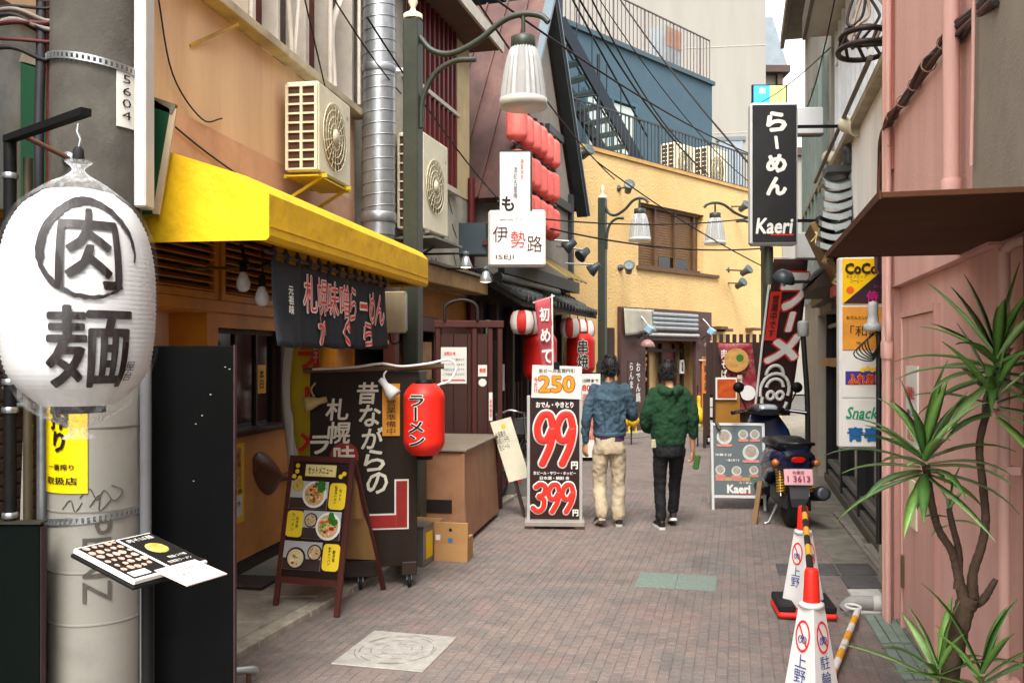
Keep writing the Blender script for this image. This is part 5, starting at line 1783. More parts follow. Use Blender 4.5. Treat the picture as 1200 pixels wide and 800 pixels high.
def on_pole(r):
    def f(q):
        a = q.x / r
        rr = r - q.y
        return Vector((rr * math.sin(a), -rr * math.cos(a), q.z))
    return f


def curved_plate(a0, a1, z0, z1, r, th, name, m, par):
    def rr(t, k):
        a = a0 + (a1 - a0) * t
        return a
    mb = MB()
    n = 8
    o = [Vector(((r + th) * math.sin(a0 + (a1 - a0) * i / n), -(r + th) * math.cos(a0 + (a1 - a0) * i / n), 0)) for i in range(n + 1)]
    i_ = [Vector((r * math.sin(a0 + (a1 - a0) * i / n), -r * math.cos(a0 + (a1 - a0) * i / n), 0)) for i in range(n, -1, -1)]
    ring = o + i_
    mb.loft([[q + Vector((0, 0, z0)) for q in ring], [q + Vector((0, 0, z1)) for q in ring]], sm=False)
    return mb.build(name, m, par)


np_ = curved_plate(.85, 1.3, 2.77, 3.02, .197, .006, 'number_plate', PAPER, up)
txt(np_, '5604', INK, (1.075 * .2035, 0, 2.905), .05, .2, off=.01, vert=True, warp=on_pole(.2035))
ys = curved_plate(-.95, .26, 1.14, 1.55, .206, .004, 'yellow_sticker', mat('sticker_yellow', 'e2c500', .5, .05), up)
ysw = on_pole(.2105)
txt(ys, '搾り', INK, (-.36 * .21, 0, 1.42), .1, .2, off=.04, vert=True, warp=ysw)
txt(ys, '一番搾り', INK, (-.34 * .21, 0, 1.255), .14, .028, off=.02, warp=ysw)
txt(ys, '取扱店', INK, (-.34 * .21, 0, 1.195), .17, .034, off=.02, warp=ysw)
GRF = mat('marker_scrawl', '4c463e', .7, .3, 20, 0)
gw_ = on_pole(.206)
mb = MB()
for pts in (((.02, 1.12), (.06, 1.16), (.09, 1.11), (.12, 1.15), (.16, 1.1), (.2, 1.14), (.15, 1.17)), ((.06, 1.08), (.1, 1.13), (.1, 1.06), (.15, 1.11)), ((-.06, 1.07), (-.02, 1.11), (.0, 1.06), (.03, 1.1))):
    mb.tube([gw_(Vector((x, -.001, z))) for x, z in cr([(a, b, 0) for a, b in pts]) and [(q.x, q.y) for q in cr([(a, b, 0) for a, b in pts])]], .0022, 4)
mb.build('scrawl', GRF, up)
txt(up, 'PENZ', GRF, (.09, 0, .84), .36, .11, off=-.015, ry=-90, warp=gw_, name='scrawl')
MB().tube([(.235, -.02, 0), (.235, -.02, 2.2)], .026, 10).build('conduit', mat('grey_conduit', '6f6f70', .4, .12), up)
MB().bx(.195, .25, -.06, .05, 2.42, 7.4).build('white_conduit', mat('white_conduit', 'c4c0ba', .5, .08, dirt=.2), up, bev=.008)
MB().tube([(-.205, -.03, 2.2), (-.2, -.03, 7.4)], .012, 8).build('orange_wire', mat('orange_wire', 'a84f38', .5, .1), up)
MB().tube([(-.03, -.2, 2.61), (-.16, -.38, 2.68)], .012, 8).build('step_bolt', mat('rust_bolt', '5d4030', .7, .3), up)
MB().lathe([(0, 0), (.03, 0), (.03, .015), (0, .018)], 12, (-.035, -.188, 2.61), Matrix.Rotation(R(90), 3, 'X')).build('bolt_washer', STEEL, up)
MB().tube([(-.28, .06, 0), (-.28, .06, 1.6)], .025, 10).build('side_conduit', STEEL, up)
MB().tube([(-.37, .05, .6), (-.34, .05, 1.42)], .022, 8).build('side_pipe', mat('pale_pipe', '9c958a', .5, .2), up)
# cables and black riser on the far left
rs_ = thing('cable_riser', 'black riser pipe with tangled wires beside the concrete pole', 'cable', (-2.18, 4.1, 0), 0)
MB().tube(cr([(.05, 0, 2.2), (.05, 0, 2.8), (.06, .0, 3.3), (.04, 0, 4.5)]), .022, 8).build('riser', mat('black_conduit', '29262a', .5, .15), rs_)
for k in range(9):
    z = 3.12 + k * .035
    MB().tube(cr([(-.6, .1, z + rnd.uniform(-.05, .12)), (-.3, .0, z - .03 + rnd.uniform(-.02, .05)), (-.05, -.05, z + rnd.uniform(-.05, .05)), (.1, .0, z + rnd.uniform(-.06, .02)), (.2, .06, z + rnd.uniform(0, .12))]), rnd.uniform(.006, .014), 6).build('wire', [WIRE, mat('dark_red_wire', '4d1f1c', .6, .2), mat('grey_wire', '7a726a', .6, .2)][k % 3], rs_)
# iron post and bracket for the lantern
ip = thing('iron_post', 'slim black iron post with an arm holding the white lantern', 'post', (-2.15, 3.9, 0), 0)
MB().tube([(0, 0, 0), (0, 0, 2.66)], .026, 10).build('post', BLACKP, ip)
MB().tube([(.05, .05, .0), (.05, .05, 2.6)], .02, 8).build('post', mat('dark_bronze', '3c3423', .5, .2), ip)
MB().beam((-.01, 0, 2.67), (.56, -.5, 2.655), .04, .028).build('arm', BLACKP, ip)
mb = MB()
for z in (1.05, 1.5, 1.62, 2.5):
    mb.lathe([(.03, z), (.033, z + .005), (.033, z + .02), (.03, z + .025)], 12)
mb.builds('clamp', STEEL, ip)
# ---- white lantern in its clear bag
LX, LY, LZ = at(92, 335, 3.4)
wlan = thing('white_lantern', 'big white paper lantern in a clear plastic bag before the concrete pole', 'lantern', (LX, LY, LZ - .035), 0)
wlan.scale = (.95, .95, .97)
LR = .285
LPROF = [(-.43, .125), (-.41, .15), (-.335, .23), (-.25, .268), (-.1, .285), (.08, .284), (.2, .265), (.27, .24), (.335, .2), (.375, .15), (.4, .12)]


LSM = [(q.x, q.y) for q in cr([(a, b_, 0) for a, b_ in LPROF], 6)]


def lrad(z):
    for (a, ra), (b_, rb) in zip(LSM, LSM[1:]):
        if a <= z <= b_:
            return ra + (rb - ra) * (z - a) / (b_ - a)
    return .12


nrb = 46
pf = []
for i in range(nrb * 2 + 1):
    z = -.42 + .81 * i / (nrb * 2)
    pf.append((lrad(z) * (1 if i % 2 == 0 else .983), z))
MB().lathe(pf, 40).build('paper_shade', mat('white_lantern_paper', 'c2c1be', .6, .04, 3, .05, dirt=.15, dcol='b2b0ab'), wlan)
def lwrap(q):
    a = q.x / LR + R(27)
    r = lrad(q.z) + .003 - q.y
    return Vector((r * math.sin(a), -r * math.cos(a), q.z))
SUMI = mat('sumi_ink', '190c09', .5, .5, 18, 0, dirt=.2, dcol='4d4640', dscale=14)
txt(wlan, '肉', SUMI, (.03, 0, .155), .23, .3, off=.015, warp=lwrap)
txt(wlan, '麺', SUMI, (.03, 0, -.2), .31, .3, off=.015, warp=lwrap)
mb = MB()
rg = []
n = 64
for i in range(n + 1):
    a = R(-50) - i / n * R(325)
    wd = .006 + .02 * (math.sin(i / n * math.pi) ** .6) * (1.15 if .35 < i / n < .95 else .55) + rnd.uniform(-.002, .002)
    rg.append((a, wd))
vs_, fs_ = [], []
for (a, wd) in rg:
    for k, rr in enumerate((.183 - wd, .183 + wd * .25)):
        rr += rnd.uniform(-.0025, .0025)
        vs_.append(lwrap(Vector((.03 + rr * math.cos(a), -.003, .16 + rr * 1.02 * math.sin(a)))))
for i in range(n):
    fs_.append((2 * i, 2 * i + 1, 2 * i + 3, 2 * i + 2))
mb.add(vs_, fs_)
mb.build('brush_ring', SUMI, wlan)
sl_ = txt(wlan, '屋台', SUMI, (.2, 0, -.29), .045, .07, off=.0, vert=True, warp=lwrap)
MB().lathe([(.1, -.45), (.1, -.415)], 24).build('bottom_ring', BLACKP, wlan)
MB().lathe([(.09, .388), (.09, .4)], 24).build('top_ring', mat('lantern_ring', 'c9c5bd', .4, .1), wlan)
# clear bag
def bagmat():
    m = bpy.data.materials.new('clear_bag')
    m.use_nodes = True
    n_, l_ = m.node_tree.nodes, m.node_tree.links
    b = n_['Principled BSDF']
    b.inputs['Base Color'].default_value = (.93, .94, .95, 1)
    b.inputs['Roughness'].default_value = .12
    no = n_.new('ShaderNodeTexNoise')
    no.inputs['Scale'].default_value = 9
    tc = n_.new('ShaderNodeTexCoord')
    mp = n_.new('ShaderNodeMapping')
    mp.inputs['Scale'].default_value = (3.2, 3.2, .45)
    l_.new(tc.outputs['Object'], mp.inputs[0])
    l_.new(mp.outputs[0], no.inputs[0])
    lw = n_.new('ShaderNodeLayerWeight')
    lw.inputs['Blend'].default_value = .35
    mr = n_.new('ShaderNodeMapRange')
    mr.inputs[1].default_value = .45
    mr.inputs[2].default_value = .8
    mr.inputs[3].default_value = .05
    mr.inputs[4].default_value = .2
    l_.new(no.outputs['Fac'], mr.inputs[0])
    sx = n_.new('ShaderNodeSeparateXYZ')
    l_.new(tc.outputs['Object'], sx.inputs[0])
    ab = n_.new('ShaderNodeMath')
    ab.operation = 'ABSOLUTE'
    l_.new(sx.outputs['Z'], ab.inputs[0])
    m2 = n_.new('ShaderNodeMapRange')
    m2.inputs[1].default_value = .36
    m2.inputs[2].default_value = .47
    m2.inputs[3].default_value = .3
    m2.inputs[4].default_value = 2.6
    l_.new(ab.outputs[0], m2.inputs[0])
    mu = n_.new('ShaderNodeMath')
    mu.operation = 'MULTIPLY'
    l_.new(mr.outputs[0], mu.inputs[0])
    l_.new(m2.outputs[0], mu.inputs[1])
    l_.new(mu.outputs[0], b.inputs['Alpha'])
    bp = n_.new('ShaderNodeBump')
    bp.inputs['Strength'].default_value = .5
    bp.inputs['Distance'].default_value = .02
    l_.new(no.outputs['Fac'], bp.inputs['Height'])
    l_.new(bp.outputs[0], b.inputs['Normal'])
    return m


def bagw(r, z, a):
    fold = (.006 + .06 * max(0, abs(z) - .3)) * (.5 * math.sin(a * 11 + z * 9) + .5 * math.sin(a * 19 - z * 5))
    return max(.012, r + fold * min(1, r / .12))


bp_ = [(.05, .515), (.022, .485), (.04, .46), (.09, .43), (.155, .385), (.215, .335), (.255, .27), (.282, .19), (.295, .08), (.297, -.08), (.288, -.2), (.262, -.3), (.215, -.39), (.165, -.44), (.1, -.475), (.05, -.5), (.03, -.52), (.06, -.55)]
P_ = cr([(r, 0, z) for r, z in bp_], 3)
mb = MB()
prof_ = [(q.x, q.z) for q in P_]
vs_ = []
NB = 72
for (r, z) in prof_:
    for k in range(NB):
        a = 2 * math.pi * k / NB
        vs_.append((bagw(r, z, a) * math.cos(a), bagw(r, z, a) * math.sin(a), z))
mb.add(vs_, [(i * NB + k, i * NB + (k + 1) % NB, (i + 1) * NB + (k + 1) % NB, (i + 1) * NB + k) for i in range(len(prof_) - 1) for k in range(NB)], True)
mb.build('plastic_bag', bagmat(), wlan)
MB().lathe([(.02, .52), (.022, .53), (.02, .56), (.012, .57)], 10).build('clip', RUBBER, wlan)
MB().tube([(.0, 0, .56), (.008, 0, .6), (-.006, 0, .63), (0, 0, .66)], .006, 6).build('hook', STEEL, wlan)
# green awning cheek behind the pole
gb = thing('green_awning_cheek', 'green awning cheek with cream edge sticking out behind the pole', 'sign', at(130, 260, 4.45), 0)
GRN = mat('bottle_green', '14472a', .5, .1, 4, .05)
z_ = lambda y_: (260 - y_) * 4.45 / FPX
x_ = lambda q: (q - 130) * 4.45 / FPX
MB().prism([(x_(24), z_(250)), (x_(178), z_(250)), (x_(199), z_(128)), (x_(172), z_(112)), (x_(24), z_(72))], 0, .03).build('panel', GRN, gb)
MB().beam((x_(179.5), .015, z_(250)), (x_(200.5), .015, z_(126)), .05, .02, (0, 1, 0)).build('edge', mat('cream_edge', 'cdb594', .6, .1), gb)
MB().beam((x_(24), .015, z_(67)), (x_(204), .015, z_(128)), .05, .03, (0, 1, 0)).build('cap', mat('grey_cap', '7b705f', .7, .3, 8, .3), gb)
# dark board, dark cabinet
bk = thing('black_board', 'tall plain black panel standing beside the concrete utility pole', 'panel', (-1.53, 4.32, 0), 0)
BKB = mat('black_board', '0a0c0b', .7, .3, 3, .06, 90, dirt=.2, dcol='151514', spec=.06)
MB().bx(-.21, .208, 0, .022, .04, 1.79).build('panel', BKB, bk, bev=.003)
MB().bx(.2085, .216, -.003, .026, .03, 1.795).build('edge_strip', mat('worn_edge', '40272a', .6, .3), bk)
mb = MB()
for x in (-.15, .15):
    mb.bx(x - .02, x + .02, -.12, .16, 0, .04)
mb.builds('foot', BLACKP, bk)
mb = MB()
for (x, z) in ((.19, 1.68), (.17, 1.69), (.1, 1.56), (.03, 1.42), (.06, 1.46), (.02, 1.15)):
    mb.box((x, -.001, z), (.007, .002, .003))
mb.builds('scuff', PAPER, bk)
gc = thing('dark_cabinet', 'dark green cabinet panel at the foot of the iron post', 'cabinet', (-2.16, 3.86, 0), 0)
MB().bx(-.5, .16, 0, .04, 0, 1.03).build('body', mat('dark_green_cabinet', '060d0a', .7, .2, 4, .05, spec=.06), gc, bev=.006)
MB().bx(-.52, .165, -.01, .05, 1.031, 1.04).build('top', mat('cabinet_top', '2c2a20', .5, .2), gc)
MB().bx(.161, .1635, 0.0, .04, 0, 1.02).build('edge_strip', mat('worn_edge', ''), gc)
wm_ = thing('wall_meter', 'grey utility meter box on the dark siding behind the iron post', 'meter', at(8, 470, 4.55), -9)
MB().bx(-.14, .06, -.05, .05, 0, .26).build('body', mat('meter_grey', ''), wm_, bev=.02)
MB().bx(-.1, .03, -.056, -.05, .1, .22).build('glass', GLASSD, wm_)
MB().tube([(-.1, 0, -.02), (.16, 0, -.02)], .014, 8).build('pipe', STEEL, wm_)
# ---- menu lectern with open menus
ms = thing('menu_stand', 'black metal stand holding open menus before the pole', 'stand', (-1.30, 3.22, 1.03), 0)
MB().tube([(0, .03, -.02), (.0, .03, -1.03)], .022, 10).build('post', BLACKP, ms)
MB().lathe([(.0, 0), (.16, 0), (.16, .012), (0, .02)], 24, (0, .03, -1.03)).build('foot', BLACKP, ms)
Mr = Matrix.Rotation(R(64), 3, 'Z') @ Matrix.Rotation(R(15), 3, 'X') @ Matrix.Diagonal((.8, 1.12, 1))
def mr_box(mb, x0, x1, y0, y1, z0, z1):
    return mb.box(Mr @ Vector(((x0 + x1) / 2, (y0 + y1) / 2, (z0 + z1) / 2)), (x1 - x0, y1 - y0, z1 - z0), Mr)
mr_box(MB(), -.225, .2, -.14, .14, -.018, -.004).build('tray', BLACKP, ms, bev=.004)
mn = thing('menu_book', 'open black menu book with photographs on the metal stand', 'menu', (-1.30, 3.22, 1.03), 0)
mr_box(MB(), -.22, -.01, -.135, .135, -.002, .016).build('page_block', PAPER, mn, bev=.003)
mr_box(MB(), -.002, .19, -.135, .135, -.002, .014).build('page_block', PAPER, mn, bev=.003)
MNB = mat('menu_black', '1d1c1c', .3, .2, 6, 0)
mr_box(MB(), -.21, -.018, -.125, .125, .0162, .0178).build('page_print', MNB, mn)
mr_box(MB(), .006, .182, -.125, .125, .0142, .0158).build('page_print', MNB, mn)
mb = MB()
for i in range(5):
    for j in range(6):
        cx, cy = -.19 + i * .036 + .01 * (j % 2) + rnd.uniform(-.005, .005), -.06 + j * .034 + rnd.uniform(-.004, .004)
        rr_ = rnd.uniform(.011, .017)
        q = [Mr @ Vector((cx + rr_ * rnd.uniform(.8, 1.2) * math.cos(a), cy + rr_ * .85 * rnd.uniform(.8, 1.2) * math.sin(a), .0188)) for a in [k * math.pi / 4 for k in range(8)]]
        mb.add(q, [tuple(range(8))])
mb.build('dish_photos', mat('dish_pink', 'b58f7e', .4, .4, 60, 0, dirt=.7, dcol='e0d8c8', dscale=50), mn)
q = [Mr @ Vector((.09 + .05 * math.cos(a), .02 + .04 * math.sin(a), .0168)) for a in [k * math.pi / 8 for k in range(16)]]
MB().add(q, [tuple(range(16))]).build('bowl_photo', mat('bowl_gold', 'b09a3a', .4, .4, 30, 0, dirt=.6, dcol='c9bfa6', dscale=30), mn)
def mtxt(par, s_, m_, x, y, z, w_, h_):
    v, f = glyphs(s_, .02, False, 1.0)
    xs = [a.x for a in v]; ys_ = [a.y for a in v]
    mb = MB().add([Mr @ Vector((x + ((a.x - min(xs)) / (max(xs) - min(xs)) - .5) * w_, y + ((a.y - min(ys_)) / (max(ys_) - min(ys_)) - .5) * h_, z + .001)) for a in v], f)
    return mb.build('lettering', m_, par)
mtxt(mn, '肉そば麺', WINK, .09, .1, .016, .14, .026)
mtxt(mn, '特製つけ麺', WINK, .11, -.055, .016, .1, .018)
mtxt(mn, '自家製ラーメン', WINK, .09, -.085, .016, .13, .018)
mr_box(MB(), -.2, -.11, -.118, -.085, .0182, .019).build('price_label', PAPER, mn)
mp_ = thing('menu_card', 'pale pink laminated menu card overhanging the stand', 'menu', (-1.30, 3.22, 1.045), 0)
Mr_old = Mr
Mr = Matrix.Rotation(R(64), 3, 'Z') @ Matrix.Rotation(R(13), 3, 'X') @ Matrix.Diagonal((.8, 1.12, 1))
mr_box(MB(), -.09, .14, -.255, -.115, -.004, .0).build('card', mat('pink_card', 'dfc3bf', .25, .06), mp_)
mr_box(MB(), -.08, .13, -.245, -.125, .0005, .0016).build('print', PAPER, mp_)
mtxt(mp_, '本日のおすすめ', INK, .03, -.16, .002, .12, .016)
mtxt(mp_, '味玉チャーシュー', INK, .03, -.19, .002, .12, .014)
Mr = Mr_old

# ---- A-frame menu board
fa = gp(322, 715)
fb = gp(395, 725)
fm_ = (fa + fb) / 2
af = thing('menu_board', 'dark red wooden A frame menu board with ramen photographs', 'menu board', (fm_.x, fm_.y, .005), -17)
Ml = Matrix.Rotation(R(-13), 3, 'X')
AW, AH = .5, 1.06
def lean(v):
    return Ml @ Vector(v)
def lbox(x0, x1, y0, y1, z0, z1):
    return MB().box(lean(((x0 + x1) / 2, (y0 + y1) / 2, (z0 + z1) / 2)), (x1 - x0, y1 - y0, z1 - z0), Ml)
for x in (-AW / 2, AW / 2 - .035):
    lbox(x, x + .035, -.015, .015, 0, AH).build('leg', RWOOD, af, bev=.003)
lbox(-AW / 2 + .036, AW / 2 - .036, -.014, .014, AH - .04, AH).build('rail', RWOOD, af)
lbox(-AW / 2 + .036, AW / 2 - .036, -.014, .014, .19, .235).build('rail', RWOOD, af)
lbox(-AW / 2 + .036, AW / 2 - .036, -.006, .008, .236, AH - .041).build('panel', mat('menu_panel_black', '231512', .45, .2), af)
tp = lean((0, 0, AH))
Mb = Matrix.Rotation(R(14), 3, 'X')
for x in (-AW / 2 + .02, AW / 2 - .02):
    MB().beam((x, tp.y + .02, tp.z - .02), (x, tp.y + .5, 0), .028, .03).build('back_leg', RWOOD, af)
MB().hexa([(x, y, z) for (x, y, z) in ((-.22, tp.y + .16, .28 + .3), (.22, tp.y + .16, .58), (.22, tp.y + .175, .58), (-.22, tp.y + .175, .58), (-.22, tp.y + .04, tp.z - .06), (.22, tp.y + .04, tp.z - .06), (.22, tp.y + .055, tp.z - .06), (-.22, tp.y + .055, tp.z - .06))]).build('back_panel', mat('plywood', '8f6d42', .6, .2, 4, .1), af)
MB().hexa([(-.22, tp.y + .3, .25), (.232, tp.y + .36, .25), (.232, tp.y + .37, .25), (-.22, tp.y + .31, .25), (-.22, tp.y + .08, tp.z - .1), (.232, tp.y + .05, tp.z - .1), (.232, tp.y + .06, tp.z - .1), (-.22, tp.y + .09, tp.z - .1)]).build('back_panel', mat('plywood', ''), af)
YLB = mat('menu_yellow', 'dfc02c', .5, .06)
def ltxt(par, s_, m_, cx, cz, w_, h_, vert=False, y=-.02, off=.02):
    return txt(par, s_, m_, (cx, y, cz), w_, h_, off=off, vert=vert, warp=lambda q: lean(q), th=.002)
hd_ = lbox(-.11, .12, -.02, -.006, .92, 1.0).build('heading', mat('cream_yellow', 'e2cf8a', .5, .06), af)
ltxt(hd_, 'セットメニュー', INK, .005, .96, .19, .05, y=-.021)
mb = MB()
for (x, z) in ((-.18, .99), (-.18, .95), (-.2, .915), (-.155, .905), (.16, .925), (.185, .945)):
    q0 = [lean((x + .016 * math.cos(k * .6283), -.012, z + .016 * math.sin(k * .6283))) for k in range(10)]
    q1 = [lean((x + .016 * math.cos(k * .6283), -.006, z + .016 * math.sin(k * .6283))) for k in range(10)]
    mb.loft([q1, q0], False)
mb.builds('yellow_dot', YLB, af)
BOWLW = mat('bowl_white', 'd9d8d4', .3, .06)
NOOD = mat('noodle_print', 'cfae74', .5, .55, 90, 0, dirt=1, dcol='96401a', dscale=60)
GREENV = mat('greens_print', '2f6a1d', .5, .6, 140, 0)
GYP = mat('grey_photo', 'a9a7a5', .5, .15, 5, 0)
DKP = mat('dark_photo', '3a2a25', .5, .3, 8, 0)
def lean_disc(mb, x, z, r, y, sx=1.0, n=18):
    q0 = [lean((x + r * sx * math.cos(2 * math.pi * k / n), y, z + r * math.sin(2 * math.pi * k / n))) for k in range(n)]
    q1 = [lean((x + r * sx * math.cos(2 * math.pi * k / n), y + .004, z + r * math.sin(2 * math.pi * k / n))) for k in range(n)]
    mb.loft([q1, q0], False)
def ramen(par, x, z, r, greens=True, rim=BOWLW, fill=NOOD):
    mb = MB(); lean_disc(mb, x, z, r, -.014); b = mb.build('bowl_print', rim, par)
    mb = MB(); lean_disc(mb, x, z, r * .82, -.0165); mb.build('noodle_print', fill, b)
    for nm, hx in (('carrot_print', 'c4551c'), ('egg_print', 'd8c98f'), ('pepper_print', '9c1f16'), ('leek_print', '6f8f3c')):
        mb = MB()
        for k in range(5 if greens else 2):
            a = rnd.uniform(0, 6.28)
            dd = r * .6 * math.sqrt(rnd.random())
            lean_disc(mb, x + dd * math.cos(a), z + dd * math.sin(a), r * rnd.uniform(.07, .15), -.0172 - .0002 * k, rnd.uniform(.6, 1.8), 7)
        mb.builds('topping_print', mat(nm, hx, .5, .3, 60, 0), b)
    if greens:
        mb = MB()
        for k in range(9):
            lean_disc(mb, x + r * (.4 + rnd.uniform(-.3, .3)), z + r * (.5 + rnd.uniform(-.25, .35)), r * rnd.uniform(.16, .28), -.0185 - k * .0003, n=7)
        mb.build('greens_print', GREENV, b)
for row, zc in enumerate((.79, .59, .38)):
    ox = -.06 if row != 1 else .06
    ph = lbox(ox - .155, ox + .135, -.0095, -.0062, zc - .095, zc + .095).build('photo', GYP, af)
    lbox(ox - .154, ox + .134, -.0105, -.0096, zc - .094, zc - .02).build('photo_table', DKP, ph)
    if row == 0:
        ramen(ph, ox + .035, zc + .005, .092)
        ramen(ph, ox - .1, zc + .065, .045, False, mat('salad_print', 'b5a24a', .5, .3, 30, 0), mat('salad_print', ''))
    elif row == 1:
        ramen(ph, ox + .045, zc - .005, .094)
        ramen(ph, ox - .09, zc + .03, .05, False, mat('black_bowl', '2b2320', .4), mat('soup_print', 'b9a27a', .5, .4, 40, 0))
    else:
        ramen(ph, ox - .055, zc - .02, .075, False, mat('black_bowl', ''), mat('rice_print', 'c9b890', .6, .25, 60, 0))
        ramen(ph, ox + .085, zc + .025, .055, False, mat('black_bowl', ''), mat('soup_print', ''))
    lx = .15 if row != 1 else -.155
    q = []
    for (sx, sz, a0) in ((1, 1, 0), (-1, 1, 90), (-1, -1, 180), (1, -1, 270)):
        for k in range(4):
            a = R(a0 + k * 30)
            q.append((lx + sx * .035 + .028 * math.cos(a), zc + sz * .06 + .03 * math.sin(a)))
    mb = MB()
    mb.loft([[lean((x, -.007, z)) for x, z in q], [lean((x, -.012, z)) for x, z in q]], False)
    cd_ = mb.build('caption_card', YLB, af)
    ltxt(cd_, ('ねぎラーメン', 'ラーメン', '半チャーハン')[row], INK if row != 1 else mat('leaf_ink', '2c6a1c', .6), lx - .012, zc + .01, .025, .12, True, y=-.0125)
    ltxt(cd_, ('セット', 'ねぎ丼', '餃子丼')[row], INK, lx + .022, zc + .01, .022, .08, True, y=-.0125)
tag(MB().tube(cr([gp(340, 688), gp(352, 697), gp(372, 697), gp(386, 690)]) , .012, 6).build('floor_cable', RUBBER), 'black cable lying on the pavement under the A frame board', 'cable')

# ---- black standing sign with lamps
bs_ = gp(425, 686)
sb = thing('standing_sign', 'dark wooden standing sign with white brushed characters on casters', 'sign', (-1.13, 6.8, .0), 9)
MB().bx(-.37, .42, 0, .035, .16, 1.62).build('panel', mat('charred_wood', '21150c', .7, .3, 4, .15, 30, streak=True, dirt=.4, dcol='3a2413', spec=.25), sb, bev=.004)
MB().tube([(-.42, -.02, 1.63), (.1, -.02, 1.64), (.62, -.02, 1.66)], .02, 8).build('top_rod', mat('bamboo', '5a4128', .5, .25), sb)
IV = mat('ivory_paint', 'cfc8b4', .6, .12)
for k, ch in enumerate('昔ながらの'):
    txt(sb, ch, IV, (.05 + .018 * k, -.002, 1.46 - k * .168), .16, .165, off=.022, shear=.1)
for k, ch in enumerate('札幌'):
    txt(sb, ch, IV, (-.17 + .012 * k, -.002, 1.34 - k * .172), .17, .165, off=.022, shear=.1)
disc(MB(), (-.12, -.001, .99), .105, 24).build('red_disc', mat('dark_red_print', '8a1c15', .5, .15), sb)
txt(sb, '味', IV, (-.12, -.0045, .99), .16, .165, off=.022)
txt(sb, '噌', IV, (-.1, -.002, .81), .16, .165, off=.022)
for k, ch in enumerate('ラ丨メン'):
    txt(sb, ch, IV, (-.3 + .02 * k, -.002, 1.08 - k * .16), .14 if ch != '丨' else .03, .14, off=.03)
mb = MB()
for (x0, x1, z0, z1) in ((.25, .345, .45, .8), (-.2, .2495, .45, .545)):
    mb.bx(x0 - .012 * (x0 < 0), x1 + .012 * (x0 > 0), -.004, -.001, z0 - .012, z1 + .012)
mb.build('stroke_edge', PAPER, sb)
mb = MB().bx(.262, .345, -.007, -.004, .45, .8).bx(-.2, .2615, -.0068, -.004, .45, .545)
mb.build('red_stroke', mat('dark_red_print', ''), sb)
MB().bx(-.12, .12, -.06, .78, .1, .22).build('base', mat('base_wood', '2b1d14', .5, .2, 4, .1), sb, bev=.006)
MB().bx(.3, .415, -.05, .75, .1, .2).build('base', mat('base_wood', ''), sb, bev=.006)
for (x, y) in ((.36, -.01), (.36, .7), (-.0, -.02)):
    w = MB().lathe([(.0, -.014), (.045, -.014), (.05, 0), (.045, .014), (0, .014)], 16, (x, y, .053), Matrix.Rotation(R(90), 3, 'Y')).build('caster', RUBBER, sb)
    MB().bx(x - .02, x + .02, y - .015, y + .02, .06, .1).build('fork', STEEL, w)
on = MB().bx(.16, .29, -.012, -.001, 1.14, 1.53).build('notice_strip', mat('orange_strip', 'cf8a22', .6, .08), sb)
txt(on, 'じき営業準備中', INK, (.225, -.013, 1.33), .075, .36, vert=True, off=.01)
for i, (x, m_, lab, tilt) in enumerate(((.2, WHITE, 'white clip lamp on the standing sign by the orange strip', 40), (-.33, mat('old_cream', 'a99a62', .4, .15), 'cream clip lamp on the standing sign beside the yellow banner', -70))):
    cl_ = thing('clip_lamp', lab, 'lamp', loc_of((-1.13, 6.8, 0), 9, (x, -.06, 1.56 if i == 0 else 1.46)), 9, 'clip lamps on the standing sign')
    Mc = Matrix.Rotation(R(150 + tilt * .3), 3, 'X') @ Matrix.Rotation(R(tilt), 3, 'Y')
    MB().lathe([(0, -.09), (.022, -.088), (.026, -.03), (.05, .04), (.055, .08), (.045, .08), (.03, .03), (0, .02)], 18, (0, -.02, -.06), Mc).build('shade', m_, cl_)
    MB().tube(cr([(0, .0, -.04), (-.03, .02, .03), (.0, .04, .08)]), .008, 6).build('bracket', m_, cl_)
wc = tag(MB().tube(cr([loc_of((-1.13, 6.8, 0), 9, q) for q in ((-.35, -.04, 1.64), (-.05, -.05, 1.655), (.15, -.05, 1.68), (.3, -.05, 1.66), (.5, -.05, 1.68), (.66, -.05, 1.71), (.71, -.04, 1.64), (.66, -.04, 1.55), (.58, -.05, 1.52), (.52, -.06, 1.47))]), .009, 8).build('white_flex', WHITE), 'white flex looping from the standing sign to the red lantern', 'cable')
big_lantern('ramen_lantern', 'bright red paper lantern with white edged ramen letters beside the standing sign', at(497, 491, 6.55), 0, .15, .51, 'ラ丨メン', INK, WINK, None, .12, .36, 20, .42, mat('bright_red_paper', 'd22315', .5, .06, 4, .05, trans=0), textang=-16)
# ---- yellow nobori behind
yn = thing('yellow_banner', 'yellow nobori banner with red letters behind the standing sign', 'banner', at(362, 640, 7.45), -5)
zb = .1
MB().grid(lambda u, v: Vector((-.13 + .24 * u + .02 * math.sin(v * 7), .03 * math.sin(v * 6 + u * 3), .3 + 1.4 * v)), 5, 18).build('cloth', mat('banner_yellow', 'b9a021', .8, .12, 3, .2, dirt=.2, dcol='8a7a20'), yn, solid=.003)
MB().grid(lambda u, v: Vector((-.22 + .12 * u + .015 * math.sin(v * 7), .05 + .03 * math.sin(v * 6 + u * 3), .28 + 1.4 * v)), 4, 14).build('white_cloth', mat('banner_white', 'c5bfb4', .85, .1, 3, .2), yn, solid=.003)
MB().tube([(-.14, 0, 0), (-.14, 0, 1.8)], .012, 8).build('pole', PAPER, yn)
for k, ch in enumerate('ラ丨メン'):
    txt(yn, ch, RINK, (.0, -.045, 1.55 - k * .34), .15 if ch != '丨' else .04, .2, off=.04)
rt_ = MB().bx(.045, .1, -.046, -.04, 1.4, 1.75).build('red_tab', RINK, yn)
